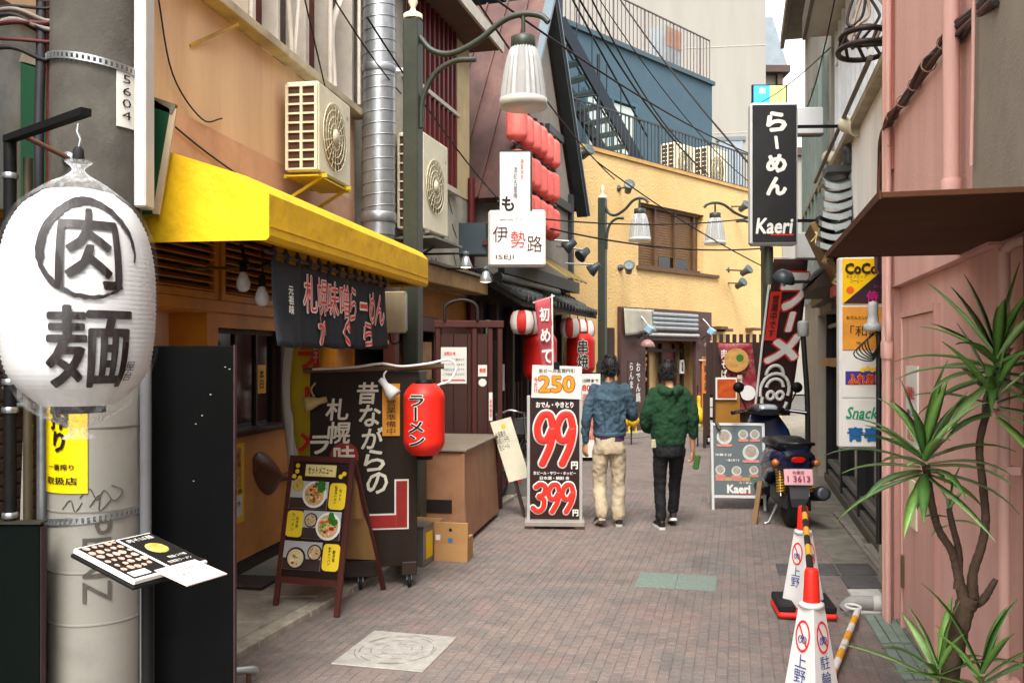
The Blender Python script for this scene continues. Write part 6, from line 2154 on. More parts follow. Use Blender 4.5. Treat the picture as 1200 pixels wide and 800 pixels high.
txt(rt_, '餃子', WINK, (.072, -.047, 1.6), .04, .2, vert=True)
# ---- crate, cardboard, tins
cr_ = thing('wooden_bin', 'brown plywood storage bin with sloping lid beside the lamp post', 'bin', (-.43, 8.3, 0), -10)
PLY = mat('brown_plywood', '93694c', .6, .14, 4, .15, 50, dirt=.45, dcol='523524', dscale=2.5)
MB().prism([(-.62, .05), (0.02, .05), (-.02, .86), (-.6, .86)], 0, 1.55).build('body', PLY, cr_, bev=.008)
MB().bx(-.64, .02, -.03, 1.6, .862, .885).build('lid', mat('grey_lid', '75695a', .6, .2, 4, .1, dirt=.4), cr_, bev=.004)
MB().bx(-.03, .0, -.012, -.001, .06, .85).build('corner_batten', PLY, cr_)
MB().bx(-.38, -.12, -.008, .01, .3, .42).build('hatch', DARKIN, cr_)
mb = MB()
for y in (.1, 1.3):
    mb.bx(-.6, -.02, y, y + .12, 0, .05)
mb.builds('foot', DWOOD, cr_)
CARD = mat('cardboard', 'a27a4c', .8, .1, 4, .15, 80, dirt=.2, dcol='7d5a34')
q = gp(528, 658)
cb_ = thing('cardboard_box', 'open cardboard box with folded flap standing in the street', 'box', (q.x, q.y, 0), -12)
MB().bx(-.14, .15, 0, .03, .0, .33).build('front', CARD, cb_, bev=.002)
MB().bx(-.14, .145, .031, .2, .0, .2).build('body', CARD, cb_, bev=.002)
MB().box((.005, -.012, .075), (.285, .006, .14), Matrix.Rotation(R(-6), 3, 'X')).build('flap', CARD, cb_)
MB().bx(-.13, -.09, -.0035, -.001, .18, .225).build('label', PAPER, cb_)
MB().bx(-.02, .015, -.0045, -.001, .165, .2).build('tape', mat('blue_tape', '2a6ca0', .5), cb_)
disc(MB(), (.0, -.001, .27), .014, 12).build('hole', DARKIN, cb_)
q = gp(501, 655)
cb_ = thing('cardboard_box', 'flattened cardboard box leaning beside the square tin', 'box', (q.x, q.y + .05, 0), -20)
MB().box((0, 0, .17), (.24, .04, .35), Matrix.Rotation(R(-8), 3, 'X')).build('body', CARD, cb_, bev=.002)
MB().bx(-.02, .1, -.06, -.03, 0, .025).build('blue_tape', mat('blue_tape', ''), cb_)
TIN = mat('tin_plate', '8f8d88', .35, .2, 6, .05, metal=.7, dirt=.3)
q = gp(489, 664)
tn = thing('oil_tin', 'square grey oil tin with yellow label beside the standing sign', 'tin', (q.x, q.y, 0), -14)
MB().bx(-.06, .06, 0, .24, 0, .33).build('body', TIN, tn, bev=.01)
MB().bx(-.066, .066, -.006, .246, .325, .335).build('rim', TIN, tn)
MB().bx(.061, .064, .04, .2, .06, .27).build('label', YEL, tn)
for i, (px, py, lab) in enumerate(((593, 583, 'square steel oil tin closest behind the wooden bin'), (608, 581, 'square steel oil tin under the leaning menu board'))):
    q = gp(px, py)
    tn = thing('oil_tin', lab, 'tin', (q.x, q.y, 0), -12, 'steel oil tins')
    MB().bx(-.11, .11, 0, .22, 0, .4).build('body', TIN, tn, bev=.012)
    MB().bx(-.115, .115, -.005, .225, .385, .405).build('rim', TIN, tn, bev=.004)
    MB().lathe([(.0, .405), (.03, .405), (.03, .42), (0, .422)], 12, (.05, .06, 0)).build('cap', TIN, tn)
    txt(tn, '油', RINK, (0, -.002, .2), .07, .07)
# ---- leaning menu easel
q = gp(604, 606)
le = thing('leaning_menu', 'narrow cream menu board leaning on dark legs behind the price sign', 'menu board', (q.x - .02, q.y, 0), 0)
Ml2 = Matrix.Rotation(R(-14), 3, 'Y')
for dy in (0, .3):
    MB().beam((.12, dy, 0), (-.18, dy, 1.1), .03, .03).build('leg', DWOOD, le)
MB().beam((-.19, .15, 1.1), (-.0, .15, .47), .3, .012, (1, 0, .3)).build('backing', DWOOD, le)
pb = MB()
pb.hexa([(-.05, -.03, .38), (.17, -.03, .44), (.17, -.01, .44), (-.05, -.01, .38), (-.25, -.03, 1.02), (-.03, -.03, 1.08), (-.03, -.01, 1.08), (-.25, -.01, 1.02)])
pb.build('card', mat('cream_card', 'cfc8ae', .6, .12, 8, 0), le)
txt(le, 'お品書き\n焼鳥八十円\n生ビール', INK, (-.12, -.031, .83), .14, .2, ry=17, off=-.005)
disc(MB(), (-.11, -.03, .98), .025, 10).build('yellow_mark', YEL, le)
# ---- bicycle behind
bc = thing('bicycle', 'dark bicycle parked in front of the gabled tavern window', 'bicycle', gp(602, 580), 68)
TY = MB()
for cx in (-.5, .5):
    w = MB().tube([(cx + .31 * math.cos(a), 0, .33 + .31 * math.sin(a)) for a in [i * math.pi / 14 for i in range(29)]], .016, 6, False).build('tyre', RUBBER, bc)
    mb = MB()
    for k in range(9):
        a = k * math.pi / 9
        mb.tube([(cx - .3 * math.cos(a), 0, .33 - .3 * math.sin(a)), (cx + .3 * math.cos(a), 0, .33 + .3 * math.sin(a))], .002, 3, False)
    mb.build('spokes', STEEL, w)
MB().tube([(-.5, 0, .33), (-.15, 0, .32), (.38, 0, .72), (-.22, 0, .7), (-.15, 0, .32)], .016, 6).build('frame', mat('bike_dark', '26282b', .4, .1), bc)
MB().tube([(.5, 0, .33), (.36, 0, .95), (.34, 0, 1.0)], .014, 6).build('fork', CHROME, bc)
MB().tube(cr([(.2, -.28, .98), (.36, -.2, 1.03), (.38, 0, 1.0), (.36, .2, 1.03), (.2, .28, .98)]), .012, 6).build('handlebar', CHROME, bc)
MB().lathe([(.02, 0), (.1, .02), (.09, .06), (0, .07)], 10, (-.26, 0, .82)).build('saddle', RUBBER, bc)
MB().bx(.42, .78, -.16, .16, .72, .92).build('basket', mat('wire_basket', '3a3a38', .5, .2), bc)
MB().tube([(-.24, 0, .68), (-.27, 0, .84)], .013, 6).build('seat_post', CHROME, bc)
# ---- price sign
q = gp(650, 617)
ps = thing('price_sign', 'tall black price sign reading 99 and 399 with a paper on top', 'sign', (q.x, q.y, 0), -3)
BRD = mat('sign_dark_brown', '2a1512', .35, .15, 4, 0)
MB().bx(-.25, .25, -.03, .03, .09, 1.32).build('panel', BRD, ps, bev=.004)
for x in (-.265, .265):
    MB().bx(x - .016, x + .016, -.035, .035, .03, 1.33).build('side_rail', ALU, ps, bev=.004)
MB().bx(-.3, .3, -.16, .16, .03, .08).build('base', mat('sign_base_grey', '8b857b', .5, .15, dirt=.4), ps, bev=.006)
mb = MB()
for x in (-.25, .25):
    mb.bx(x - .05, x + .05, -.15, .15, 0, .03)
mb.builds('foot', mat('rust_foot', '4a3024', .7, .3), ps)
PRR = mat('price_red', 'd62b1e', .45, .06)
txt(ps, 'おでん・やきとり', WINK, (0, -.031, 1.24), .38, .06, off=.04)
NINE = [(.07, .1), (.03, .2), (-.04, .2), (-.08, .1), (-.05, -.0), (.02, -.01), (.07, .09), (.06, -.06), (.0, -.22)]
THREE = [(-.07, .17), (-.01, .215), (.06, .17), (.05, .06), (-.02, .02), (.06, -.03), (.06, -.16), (-.01, -.215), (-.08, -.16)]


def digits(par, ds, ce, sx, sz, w, gap):
    for wd, m_, yy in ((w * 1.42, WINK, -.031), (w, PRR, -.036)):
        for k, dg in enumerate(ds):
            ox = (k - (len(ds) - 1) / 2) * gap
            stroke(par, 'digit' if m_ is PRR else 'digit_outline', m_, [[(ox + (x + .1 * z) * sx, z * sz) for x, z in dg]], wd, ce, yy)


digits(ps, (NINE, NINE), (0, .9), 1.05, 1.15, .038, .2)
txt(ps, '円', WINK, (.2, -.031, .63), .07, .08, off=.05)
txt(ps, '生ビール・サワー・ホッピー', WINK, (0, -.031, .55), .43, .035, off=.03)
txt(ps, '日本酒・焼酎 各', WINK, (.0, -.031, .5), .3, .035, off=.03)
digits(ps, (THREE, NINE, NINE), (-.01, .3), .72, .64, .026, .14)
txt(ps, '円', WINK, (.21, -.031, .15), .06, .07, off=.05)
pt = MB().box((.02, -.045, 1.47), (.5, .006, .33), Matrix.Rotation(R(2), 3, 'Y')).build('paper', PAPER, ps)
txt(pt, '250', mat('orange_price', 'e08a14', .5), (.02, -.049, 1.45), .37, .17, off=.03, out=mat('dark_red_print', ''), outoff=.03)
txt(pt, '生ビール五百円引', INK, (.02, -.049, 1.585), .36, .04)
txt(pt, '今だけ', RINK, (-.19, -.049, 1.44), .04, .16, vert=True)
MB().bx(-.01, .05, -.055, .0, 1.6, 1.67).build('clip', BLACKP, ps)
# small red banner behind the price sign
sb2 = thing('small_banner', 'small faded red banner on a white pole above the price sign', 'banner', at(650, 560, 11.8), -8)
MB().grid(lambda u, v: Vector((-.26 + .2 * u + .1 * (1 - v) - .02 * (1 - v) * u, .02 * math.sin(v * 6), 1.35 + .95 * v - .0 + .05 * u)), 5, 12).build('cloth', mat('faded_red_cloth', 'a5434a', .8, .2, 5, .2), sb2, solid=.003)
MB().tube([(-.01, 0, 0), (-.035, 0, 2.38)], .012, 8).build('pole', PAPER, sb2)
MB().tube([(-.28, 0, 2.27), (.0, 0, 2.36)], .01, 6).build('cross_bar', PAPER, sb2)
for k, ch in enumerate('初めて'):
    txt(sb2, ch, WINK, (-.13 + .015 * k, -.03, 2.12 - k * .27), .13, .18, off=.03)
# price board behind the walkers
pb2 = thing('price_board', 'white price poster board standing behind the man in denim', 'sign', gp(690, 540), -4)
MB().bx(-.12, .19, 0, .03, .06, 1.43).build('panel', PAPER, pb2)
MB().bx(-.135, .2, .0305, .05, .0, 1.45).build('frame', BLACKP, pb2)
txt(pb2, '10時まで', INK, (.03, -.002, 1.32), .26, .06)
txt(pb2, '80円', RINK, (.03, -.002, 1.2), .28, .12)
MB().bx(-.1, .17, -.004, 0, .35, .75).build('photo', mat('pink_food', 'b56a5a', .5, .35, 20, 0, dirt=.6, dcol='d8cfc0', dscale=18), pb2)
MB().bx(-.1, .17, -.004, 0, .8, 1.1).build('photo', mat('pink_food', ''), pb2)
# spot lamps above B canopy
for i, (px, py, dd, lab) in enumerate(((546, 310, 10.6, 'lit reflector lamp over the wooden canopy, nearer the lamp post'), (569, 327, 10.9, 'lit reflector lamp over the wooden canopy, nearer the white box sign'))):
    t = thing('reflector_lamp', lab, 'lamp', at(px, py, dd), -10, 'reflector lamps over the wooden gate')
    MB().lathe([(.02, .1), (.035, .09), (.05, .04), (.085, -.03), (.08, -.035), (.04, .02), (0, .03)], 18).build('shade', mat('lamp_steel', '9fa5a6', .3, .1, metal=.6), t)
    MB().lathe([(0, -.045), (.06, -.035), (.065, -.02), (0, .0)], 14).build('bulb', mat('warm_bulb', 'f2c9a8', .3, .05, 5, 0, emit=1.2), t)
    MB().lathe([(0, .16), (.035, .15), (.04, .11), (.02, .09)], 12).build('cap', mat('spot_grey', ''), t)
    MB().tube([(-.55, 0, .13), (0, 0, .13)], .014, 6).build('arm', WIRE, t)
# spot lamps over the left of the yellow building
for i, (px, py, dd, rot, lab) in enumerate(((668, 287, 15.5, 0, 'black spotlight on a white arm left of the far lamp post, upper'), (684, 297, 15.8, 30, 'black spotlight left of the far lamp post, middle'), (697, 314, 16.2, -20, 'black spotlight left of the far lamp post, lowest'))):
    t = thing('arm_spotlight', lab, 'spotlight', at(px, py, dd), rot, 'spotlights on long arms')
    MB().lathe([(0, -.12), (.06, -.11), (.075, 0), (.12, .1), (.11, .11), (0, .08)], 14, (0, 0, 0), Matrix.Rotation(R(-125), 3, 'Y')).build('housing', mat('spot_black', '33383a', .4, .15), t)
    MB().tube([(-.55, 0, .1), (0, 0, .06)], .018, 6).build('arm', ALU, t)
# ---- Kaeri A board
q = gp(866, 598)
ka = thing('kaeri_menu_board', 'aluminium framed menu board with bowl photographs beside the scooter', 'menu board', (q.x, q.y, 0), -6)
Mk = Matrix.Rotation(R(-8), 3, 'X')
def kb(x0, x1, y0, y1, z0, z1):
    return MB().box(Mk @ Vector(((x0 + x1) / 2, (y0 + y1) / 2, (z0 + z1) / 2)), (x1 - x0, y1 - y0, z1 - z0), Mk)
WA = mat('white_alu', 'c3c2bc', .4, .06)
for x in (-.3, .27):
    kb(x, x + .03, -.02, .02, 0, .98).build('side_rail', WA, ka, bev=.005)
for z in (.14, .95):
    kb(-.269, .269, -.019, .019, z, z + .03).build('rail', WA, ka)
kb(-.269, .269, -.01, .008, .171, .949).build('panel', mat('grey_blue_print', '5e6768', .35, .15, 3, 0), ka)
for x in (-.28, .28):
    MB().beam((x, .15, .93), (x, .5, 0), .025, .025).build('back_leg', WA, ka)
BWH = mat('bowl_pale', 'b9bcb8', .4, .25, 25, 0)
def kdisc(par, x, z, r, m_, sx=1.0, y=-.014):
    mb = MB()
    q0 = [Mk @ Vector((x + r * sx * math.cos(k * math.pi / 8), y, z + r * math.sin(k * math.pi / 8))) for k in range(16)]
    q1 = [Mk @ Vector((x + r * sx * math.cos(k * math.pi / 8), y + .004, z + r * math.sin(k * math.pi / 8))) for k in range(16)]
    mb.loft([q1, q0], False)
    return mb.build('bowl_print', m_, par)
KIN = mat('broth_print', '9c8f80', .4, .35, 40, 0)
for (x, z, r) in ((-.15, .82, .085), (.06, .85, .055), (.19, .85, .055), (.14, .65, .09), (-.2, .45, .055), (-.02, .44, .055), (.17, .45, .05)):
    b = kdisc(ka, x, z, r, BWH)
    kdisc(b, x, z + r * .1, r * .72, KIN, y=-.0165)
    kb(x - r, x + r, -.0165, -.0145, z - r - .025, z - r + .005).build('price_strip', mat('salmon_print', 'c07a6a', .5, .2, 30, 0), b)
for k in range(5):
    kb(-.25 + k * .095, -.16 + k * .095, -.013, -.0101, .33, .37).build('price_strip', mat(('salmon_print', 'warm_tan', 'salmon_print', 'warm_tan', 'green_strip')[k], ('c07a6a', 'b08a5c', '', 'b08a5c', '4d6a4a')[k], .5, .2, 30, 0), ka)
txt(ka, '中華そば', WINK, (-.16, -.0105, .62), .18, .03, warp=lambda v: Mk @ v)
txt(ka, '一番人気です', WINK, (-.06, -.0105, .56), .15, .03, warp=lambda v: Mk @ v)
txt(ka, 'Kaeri', WINK, (0, -.0105, .24), .26, .1, off=.05, warp=lambda v: Mk @ v)
txt(ka, 'らーめん', WINK, (.08, -.0105, .31), .14, .025, warp=lambda v: Mk @ v)
kb(-.02, .14, -.0125, -.0101, .185, .2).build('underline', RINK, ka)
MB().tube([Mk @ Vector((-.24, -.02, .99)), Mk @ Vector((-.2, -.05, .9))], .02, 8).build('clip_lamp', mat('clip_bronze', '4c4034', .4, .2), ka)
pk = tag(MB().beam((gp(884, 614)).to_tuple(), (gp(884, 614) + Vector((.1, .15, .42))).to_tuple(), .05, .025).build('wood_prop', mat('prop_wood', '7a5a3a', .6, .2)), 'short wooden prop leaning between the menu board and the scooter', 'prop')
# ---- far right group: hanging poster banner, frame, easel, chickens
fp = thing('poster_banner', 'hanging red ramen poster banner on a dark slatted stand', 'banner', at(868, 512, 16.8), -10)
MB().grid(lambda u, v: Vector((-.42 + .62 * u + .28 * (1 - v) * (1 - u * .4), .06 * math.sin(v * 4), .0 + .45 + 1.28 * v)), 6, 14).build('cloth', mat('wine_print', '8a2430', .6, .35, 7, 0, dirt=.4, dcol='c9b0a4', dscale=9), fp, solid=.004)
disc(MB(), (-.08, -.07, 1.42), .22, 20).build('bowl_photo', mat('bowl_gold2', 'b98a4a', .4, .4, 14, 0, dirt=.6, dcol='2c1a12', dscale=7), fp)
disc(MB(), (-.02, -.075, 1.46), .07, 10).build('greens', GREENV, fp)
disc(MB(), (.12, -.07, .82), .14, 18).build('bowl_photo', BOWLW, fp)
MB().bx(-.62, .5, .141, .16, 0, 1.75).build('backing', DWOOD, fp)
for k in range(9):
    MB().bx(-.62 + k * .12, -.55 + k * .12, .1, .14, .0, 1.9).build('slat', DWOOD, fp)
txt(fp, '肉そば', WINK, (-.3, -.06, 1.35), .1, .55, vert=True)
txt(fp, '新発売', WINK, (-.02, -.06, 1.0), .1, .3, vert=True)
pf_ = thing('framed_picture', 'small framed orange food picture between the easel and the poster banner', 'picture', at(851, 468, 16.6), -8)
MB().bx(-.19, .19, 0, .04, 0, .4).build('frame', PAPER, pf_)
MB().bx(-.16, .17, -.006, -.0005, .03, .37).build('photo', mat('orange_food', 'b04a14', .4, .5, 9, 0, dirt=.5, dcol='3a1c0c', dscale=6), pf_)
MB().bx(-.21, -.192, 0, .05, -.75, .4).build('post', DWOOD, pf_)
MB().bx(-.19, .25, .05, .08, -.75, .38).build('back_board', mat('mustard_board', '8a5f1c', .6, .2, 4, 0), pf_)
em = thing('easel_menu', 'black easel menu with white cards below the framed picture', 'menu board', gp(843, 525), -12)
MB().bx(-.24, .24, 0, .03, .06, 1.0).build('panel', BLACKP, em)
MB().bx(.242, .3, -.02, .05, 0, 1.02).build('side_leg', mat('orange_wood', ''), em)
MB().bx(-.3, -.242, -.02, .05, 0, 1.02).build('side_leg', DWOOD, em)
for k in range(4):
    MB().bx(-.2 + (k % 2) * .2, -.02 + (k % 2) * .2, -.006, -.0005, .58 + (k // 2) * .19, .75 + (k // 2) * .19).build('card', PAPER, em)
for k in range(12):
    MB().bx(-.21 + (k % 3) * .14, -.1 + (k % 3) * .14, -.005, -.0005, .12 + (k // 3) * .11, .19 + (k // 3) * .11).build('tag_card', mat('pale_tag', 'a9b3b0', .6, .1), em)
CHK = mat('rubber_chicken', 'd9b21c', .45, .1)
for (px, py, dd, lab) in ((819, 470, 17.2, 'yellow rubber chicken hanging by the orange plaque'), (741, 474, 17.6, 'yellow rubber chicken hanging between the two men')):
    rc = thing('rubber_chicken', lab, 'toy', at(px, py, dd), 10, 'yellow rubber chickens')
    MB().lathe([(.0, .12), (.03, .1), (.035, .05), (.03, 0), (.035, -.1), (.08, -.18), (.11, -.28), (.1, -.36), (.05, -.42), (0, -.43)], 16).build('body', CHK, rc)
    for s_ in (-1, 1):
        MB().tube([(s_ * .05, 0, -.38), (s_ * .07, 0, -.46), (s_ * .065, -.02, -.54)], [.028, .02, .026], 8).build('leg', CHK, rc)
        MB().tube([(s_ * .08, 0, -.2), (s_ * .12, 0, -.3), (s_ * .1, 0, -.38)], [.02, .026, .012], 8).build('wing', CHK, rc)
    MB().lathe([(0, .08), (.014, .11), (.012, .15), (0, .16)], 8, (0, -.01, 0)).build('comb', RINK, rc)
    MB().bx(-.012, .012, .05, .07, -1.05, .3).build('hanger', DWOOD, rc)
# ---- traffic cones with a bar
CW = mat('cone_white', 'd2cfca', .5, .06, 5, .05, dirt=.3, dcol='9d978e')
CR_ = mat('cone_red', 'd8261a', .45, .06, 5, .03)
BLU = mat('cone_blue_ink', '28407c', .6, .12)
def cone(label, loc, rz):
    t = thing('traffic_cone', label, 'traffic cone', loc, rz, 'no parking traffic cones')
    MB().box((0, 0, .02), (.38, .38, .04)).build('base', CR_, t, bev=.015)
    mb = MB()
    for s_ in (-1, 1):
        mb.box((s_ * .13, 0, .065), (.11, .36, .05))
    mb.builds('weight', RUBBER, t, bev=.01)
    MB().lathe([(.1, .04), (.094, .07), (.04, .55), (.033, .7), (.026, .715), (.0, .715)], 24).build('cone', CR_, t)
    def dia(z):
        return (.135 - .105 * (z - .04) / .66) * 1.05 + .004
    def sec(z):
        h = dia(z)
        return [Vector((h * x, h * y, z)) for x, y in ((0, -1), (1, 0), (0, 1), (-1, 0))]
    cov = MB()
    cov.loft([sec(.05), sec(.2), sec(.4), sec(.535)], sm=False)
    cov.build('cover', CW, t, bev=.006)
    MB().lathe([(.042, .53), (.06, .532), (.058, .55), (.042, .556)], 20).build('cover_ring', CW, t)
    for s_ in (-1, 1):
        n_ = Vector((s_, -1, .18)).normalized()
        tx = Vector((1, s_, 0)).normalized()
        def plc(u, z, lift=.004, s_=s_, n_=n_, tx=tx):
            h = dia(z)
            mid = Vector((s_ * .5 * h, -.5 * h, z))
            return mid + tx * u + n_ * lift
        mb = MB()
        for k in range(20):
            a0, a1 = k * math.pi / 10, (k + 1) * math.pi / 10
            mb.add([plc(.042 * math.cos(a0), .4 + .075 * math.sin(a0)), plc(.042 * math.cos(a1), .4 + .075 * math.sin(a1)), plc(.034 * math.cos(a1), .4 + .064 * math.sin(a1)), plc(.034 * math.cos(a0), .4 + .064 * math.sin(a0))], [(0, 1, 2, 3)])
        mb.add([plc(-.027, .448), plc(-.021, .455), plc(.03, .355), plc(.024, .348)], [(0, 1, 2, 3)])
        mb.build('prohibition_ring', CR_, t)
        mb = MB()
        for (cx, cz) in ((-.012, .385), (.012, .385)):
            mb.tube([plc(cx + .011 * math.cos(i * .6283), cz + .016 * math.sin(i * .6283), .005) for i in range(11)], .002, 4)
        mb.tube([plc(-.012, .385, .005), plc(0, .41, .005), plc(.012, .385, .005)], .002, 4)
        mb.build('bicycle_symbol', BLU, t)
        for k, ch in enumerate('駐輪禁止' if s_ > 0 else '上野'):
            zc = .285 - k * .072
            v, f = glyphs(ch, .05, False, 1.0)
            xs = [a.x for a in v]; yy = [a.y for a in v]
            ww = .066
            mb = MB().add([plc(((a.x - min(xs)) / (max(xs) - min(xs)) - .5) * ww, zc + ((a.y - min(yy)) / (max(yy) - min(yy)) - .5) * .062, .004) for a in v], f)
            mb.build('lettering', BLU, t)
    return t
c1 = at(951, 672, 4.36)
c2 = at(941, 597, 6.15)
cone('wrapped traffic cone in front, nearest the camera', (c1.x, c1.y, .012), -12)
cone('wrapped traffic cone farther back near the scooter', (c2.x, c2.y, .012), -8)
br = thing('cone_bar', 'black and yellow bar resting across the two cones', 'barrier bar', (0, 0, 0))
e0, e1 = Vector((c1.x, c1.y + .02, .72)), Vector((c2.x, c2.y - .02, .72))
for k in range(7):
    MB().tube([e0.lerp(e1, k / 7), e0.lerp(e1, (k + 1) / 7)], .017, 10).build('band', [RUBBER, mat('bar_yellow', 'd69a24', .5, .1)][k % 2], br)
q0, q1 = gp(1005, 727), gp(975, 800)
b2 = thing('striped_bar', 'yellow and white striped cone bar lying on the gutter cover', 'barrier bar', (0, 0, 0))
for k in range(9):
    A_, B_ = q0.lerp(q1, k / 7.5), q0.lerp(q1, (k + 1) / 7.5)
    dz = Vector((0, 0, .035 + .03 * (1 - k / 9)))
    MB().tube([A_ + dz, B_ + dz], .02, 10).build('band', [CW, mat('bar_yellow', '')][k % 2], b2)
MB().tube([q0 + Vector((.045 * math.cos(a), .08 + .06 * math.sin(a), .07)) for a in [i * math.pi / 8 for i in range(17)]], .01, 6).build('ring', CW, b2)
# steel hoop barrier at the lower left, rubber mat
q = at(285, 785, 4.75)
hb_ = thing('steel_hoop', 'end of a steel pipe hoop at the foot of the black panel', 'barrier', (q.x, q.y, 0), 0)
MB().tube(cr([(-.2, -.1, .1), (-.1, -.05, .11), (.03, .02, .1), (.05, .05, .08)]), .022, 10).build('pipe', STEEL, hb_)
MB().tube([(.02, .03, .0), (.02, .03, .1)], .014, 8).build('leg', mat('rust_bolt', ''), hb_)
q = gp(290, 690)
mt_ = tag(MB().box((q.x - .06, q.y, .06), (.5, .3, .03), Matrix.Rotation(R(-9), 3, 'Z')).build('door_mat', mat('mat_dark', '37302a', .9, .3, 20, .5), bev=.01), 'dark rubber mat at the foot of the orange apron wall', 'mat')
# a few specks of litter on the paving
# ================================================================ SCOOTER
q = gp(931, 620)
sc = thing('scooter', 'dark blue scooter seen from behind with pink number plate', 'scooter', (q.x, q.y, 0), -3)
sc.scale = (1.16, 1.14, 1.12)
SBL = mat('scooter_blue', '141d3c', .18, .15, 3, 0, spec=.7)
SBK = mat('scooter_black', '17171a', .35, .15, 4, .03)
def ring(y, zc, w, h, p=2.6, n=16):
    o = []
    for k in range(n):
        a = 2 * math.pi * k / n
        ca, sa = math.cos(a), math.sin(a)
        o.append(Vector((w * math.copysign(abs(ca) ** (2 / p), ca), y, zc + h * math.copysign(abs(sa) ** (2 / p), sa))))
    return o
def wheel(par, y, r, w):
    wh = MB().lathe([(r * .62, -w / 2), (r * .8, -w / 2), (r * .95, -w * .38), (r, 0), (r * .95, w * .38), (r * .8, w / 2), (r * .62, w / 2)], 28, (0, y, r), Matrix.Rotation(R(90), 3, 'Y')).build('wheel', RUBBER, par)
    MB().lathe([(0, -w * .3), (r * .6, -w * .36), (r * .63, 0), (r * .6, w * .36), (0, w * .3)], 20, (0, y, r), Matrix.Rotation(R(90), 3, 'Y')).build('rim', mat('rim_grey', '4b4b4d', .4, .1, metal=.6), wh)
wheel(sc, .12, .22, .11)
wheel(sc, 1.32, .22, .1)
MB().loft([ring(-.12, .62, .10, .07), ring(-.06, .62, .165, .1), ring(.15, .6, .19, .13), ring(.45, .57, .185, .15), ring(.62, .5, .16, .17), ring(.68, .46, .14, .16)]).build('body', SBL, sc)
MB().loft([ring(-.06, .73, .1, .03), ring(.0, .745, .15, .05), ring(.3, .76, .165, .055), ring(.6, .74, .15, .05), ring(.72, .71, .1, .03)]).build('seat', SBK, sc)
MB().tube(cr([(-.13, .1, .74), (-.14, -.08, .77), (0, -.17, .78), (.14, -.08, .77), (.13, .1, .74)]), .016, 8).build('grab_rail', SBK, sc)
MB().loft([ring(-.135, .655, .09, .03), ring(-.115, .655, .12, .045)]).build('tail_cover', SBK, sc)
MB().loft([ring(-.15, .635, .05, .022), ring(-.13, .635, .065, .03)]).build('tail_light', mat('tail_red', 'b0140f', .2, .1, 5, 0, spec=.7), sc)
pl_ = MB().box((-.01, -.175, .49), (.24, .006, .14), Matrix.Rotation(R(-14), 3, 'X')).build('number_plate', mat('plate_pink', 'd6a0a4', .5, .05), sc, bev=.01)
txt(pl_, '1 3613', mat('plate_red', '7c3040', .5), (-.01, -.186, .475), .19, .055, rx=76)
txt(pl_, '台東区', mat('plate_red', ''), (-.01, -.172, .53), .1, .03, rx=76)
MB().loft([[Vector((x * w, y, z)) for x in (-1, 1)] + [Vector((x * w, y + .01, z)) for x in (1, -1)] for (w, y, z) in ((.07, -.12, .56), (.085, -.17, .42), (.075, -.17, .3), (.05, -.13, .22))], sm=False).build('mudguard', mat('guard_grey', '4a4a4c', .5, .1), sc)
for s_ in (-1, 1):
    sp = MB().tube([(s_ * .12, -.02, .3), (s_ * .115, .05, .56)], .018, 8).build('shock_absorber', CHROME, sc)
    mb = MB()
    mb.tube([(s_ * .12 - s_ * .005 * t_ / 40 + .032 * math.cos(t_ * .9), -.02 + .07 * t_ / 60 + .032 * math.sin(t_ * .9), .33 + .2 * t_ / 60) for t_ in range(61)], .009, 5)
    mb.build('spring', mat('gold_spring', 'b98a1c', .35, .1, metal=.4), sp)
mf = MB().tube([(.19, .45, .26), (.2, .15, .29), (.205, -.12, .34)], [.035, .06, .065], 16).build('muffler', SBK, sc)
MB().lathe([(.03, 0), (.055, .004), (.06, .02), (.03, .02)], 16, (.206, -.138, .342), Matrix.Rotation(R(80), 3, 'X')).build('muffler_end', mat('muffler_grey', '55565a', .4, .1, metal=.6), mf)
MB().loft([ring(.62, .25, .15, .05), ring(1.05, .25, .15, .05)]).build('floorboard', SBK, sc)
MB().loft([ring(1.02, .3, .19, .08), ring(1.08, .5, .25, .1), ring(1.13, .75, .24, .1), ring(1.17, .92, .14, .07)]).build('leg_shield', SBL, sc)
MB().loft([ring(1.1, .2, .05, .1), ring(1.32, .42, .07, .05), ring(1.52, .38, .05, .04)]).build('front_fender', SBL, sc)
MB().tube([(0, 1.16, .85), (0, 1.3, .25)], .03, 8).build('fork', SBK, sc)
MB().loft([ring(.98, .98, .1, .03), ring(1.05, 1.0, .17, .05), ring(1.18, 1.0, .15, .06), ring(1.26, .96, .08, .05)]).build('handlebar_cover', SBK, sc)
MB().loft([ring(.985, 1.005, .06, .02), ring(.995, 1.02, .09, .03), ring(1.06, 1.045, .08, .012)]).build('instrument_panel', mat('dial_grey', '8f9496', .15, .3, 10, 0, spec=.8), sc)
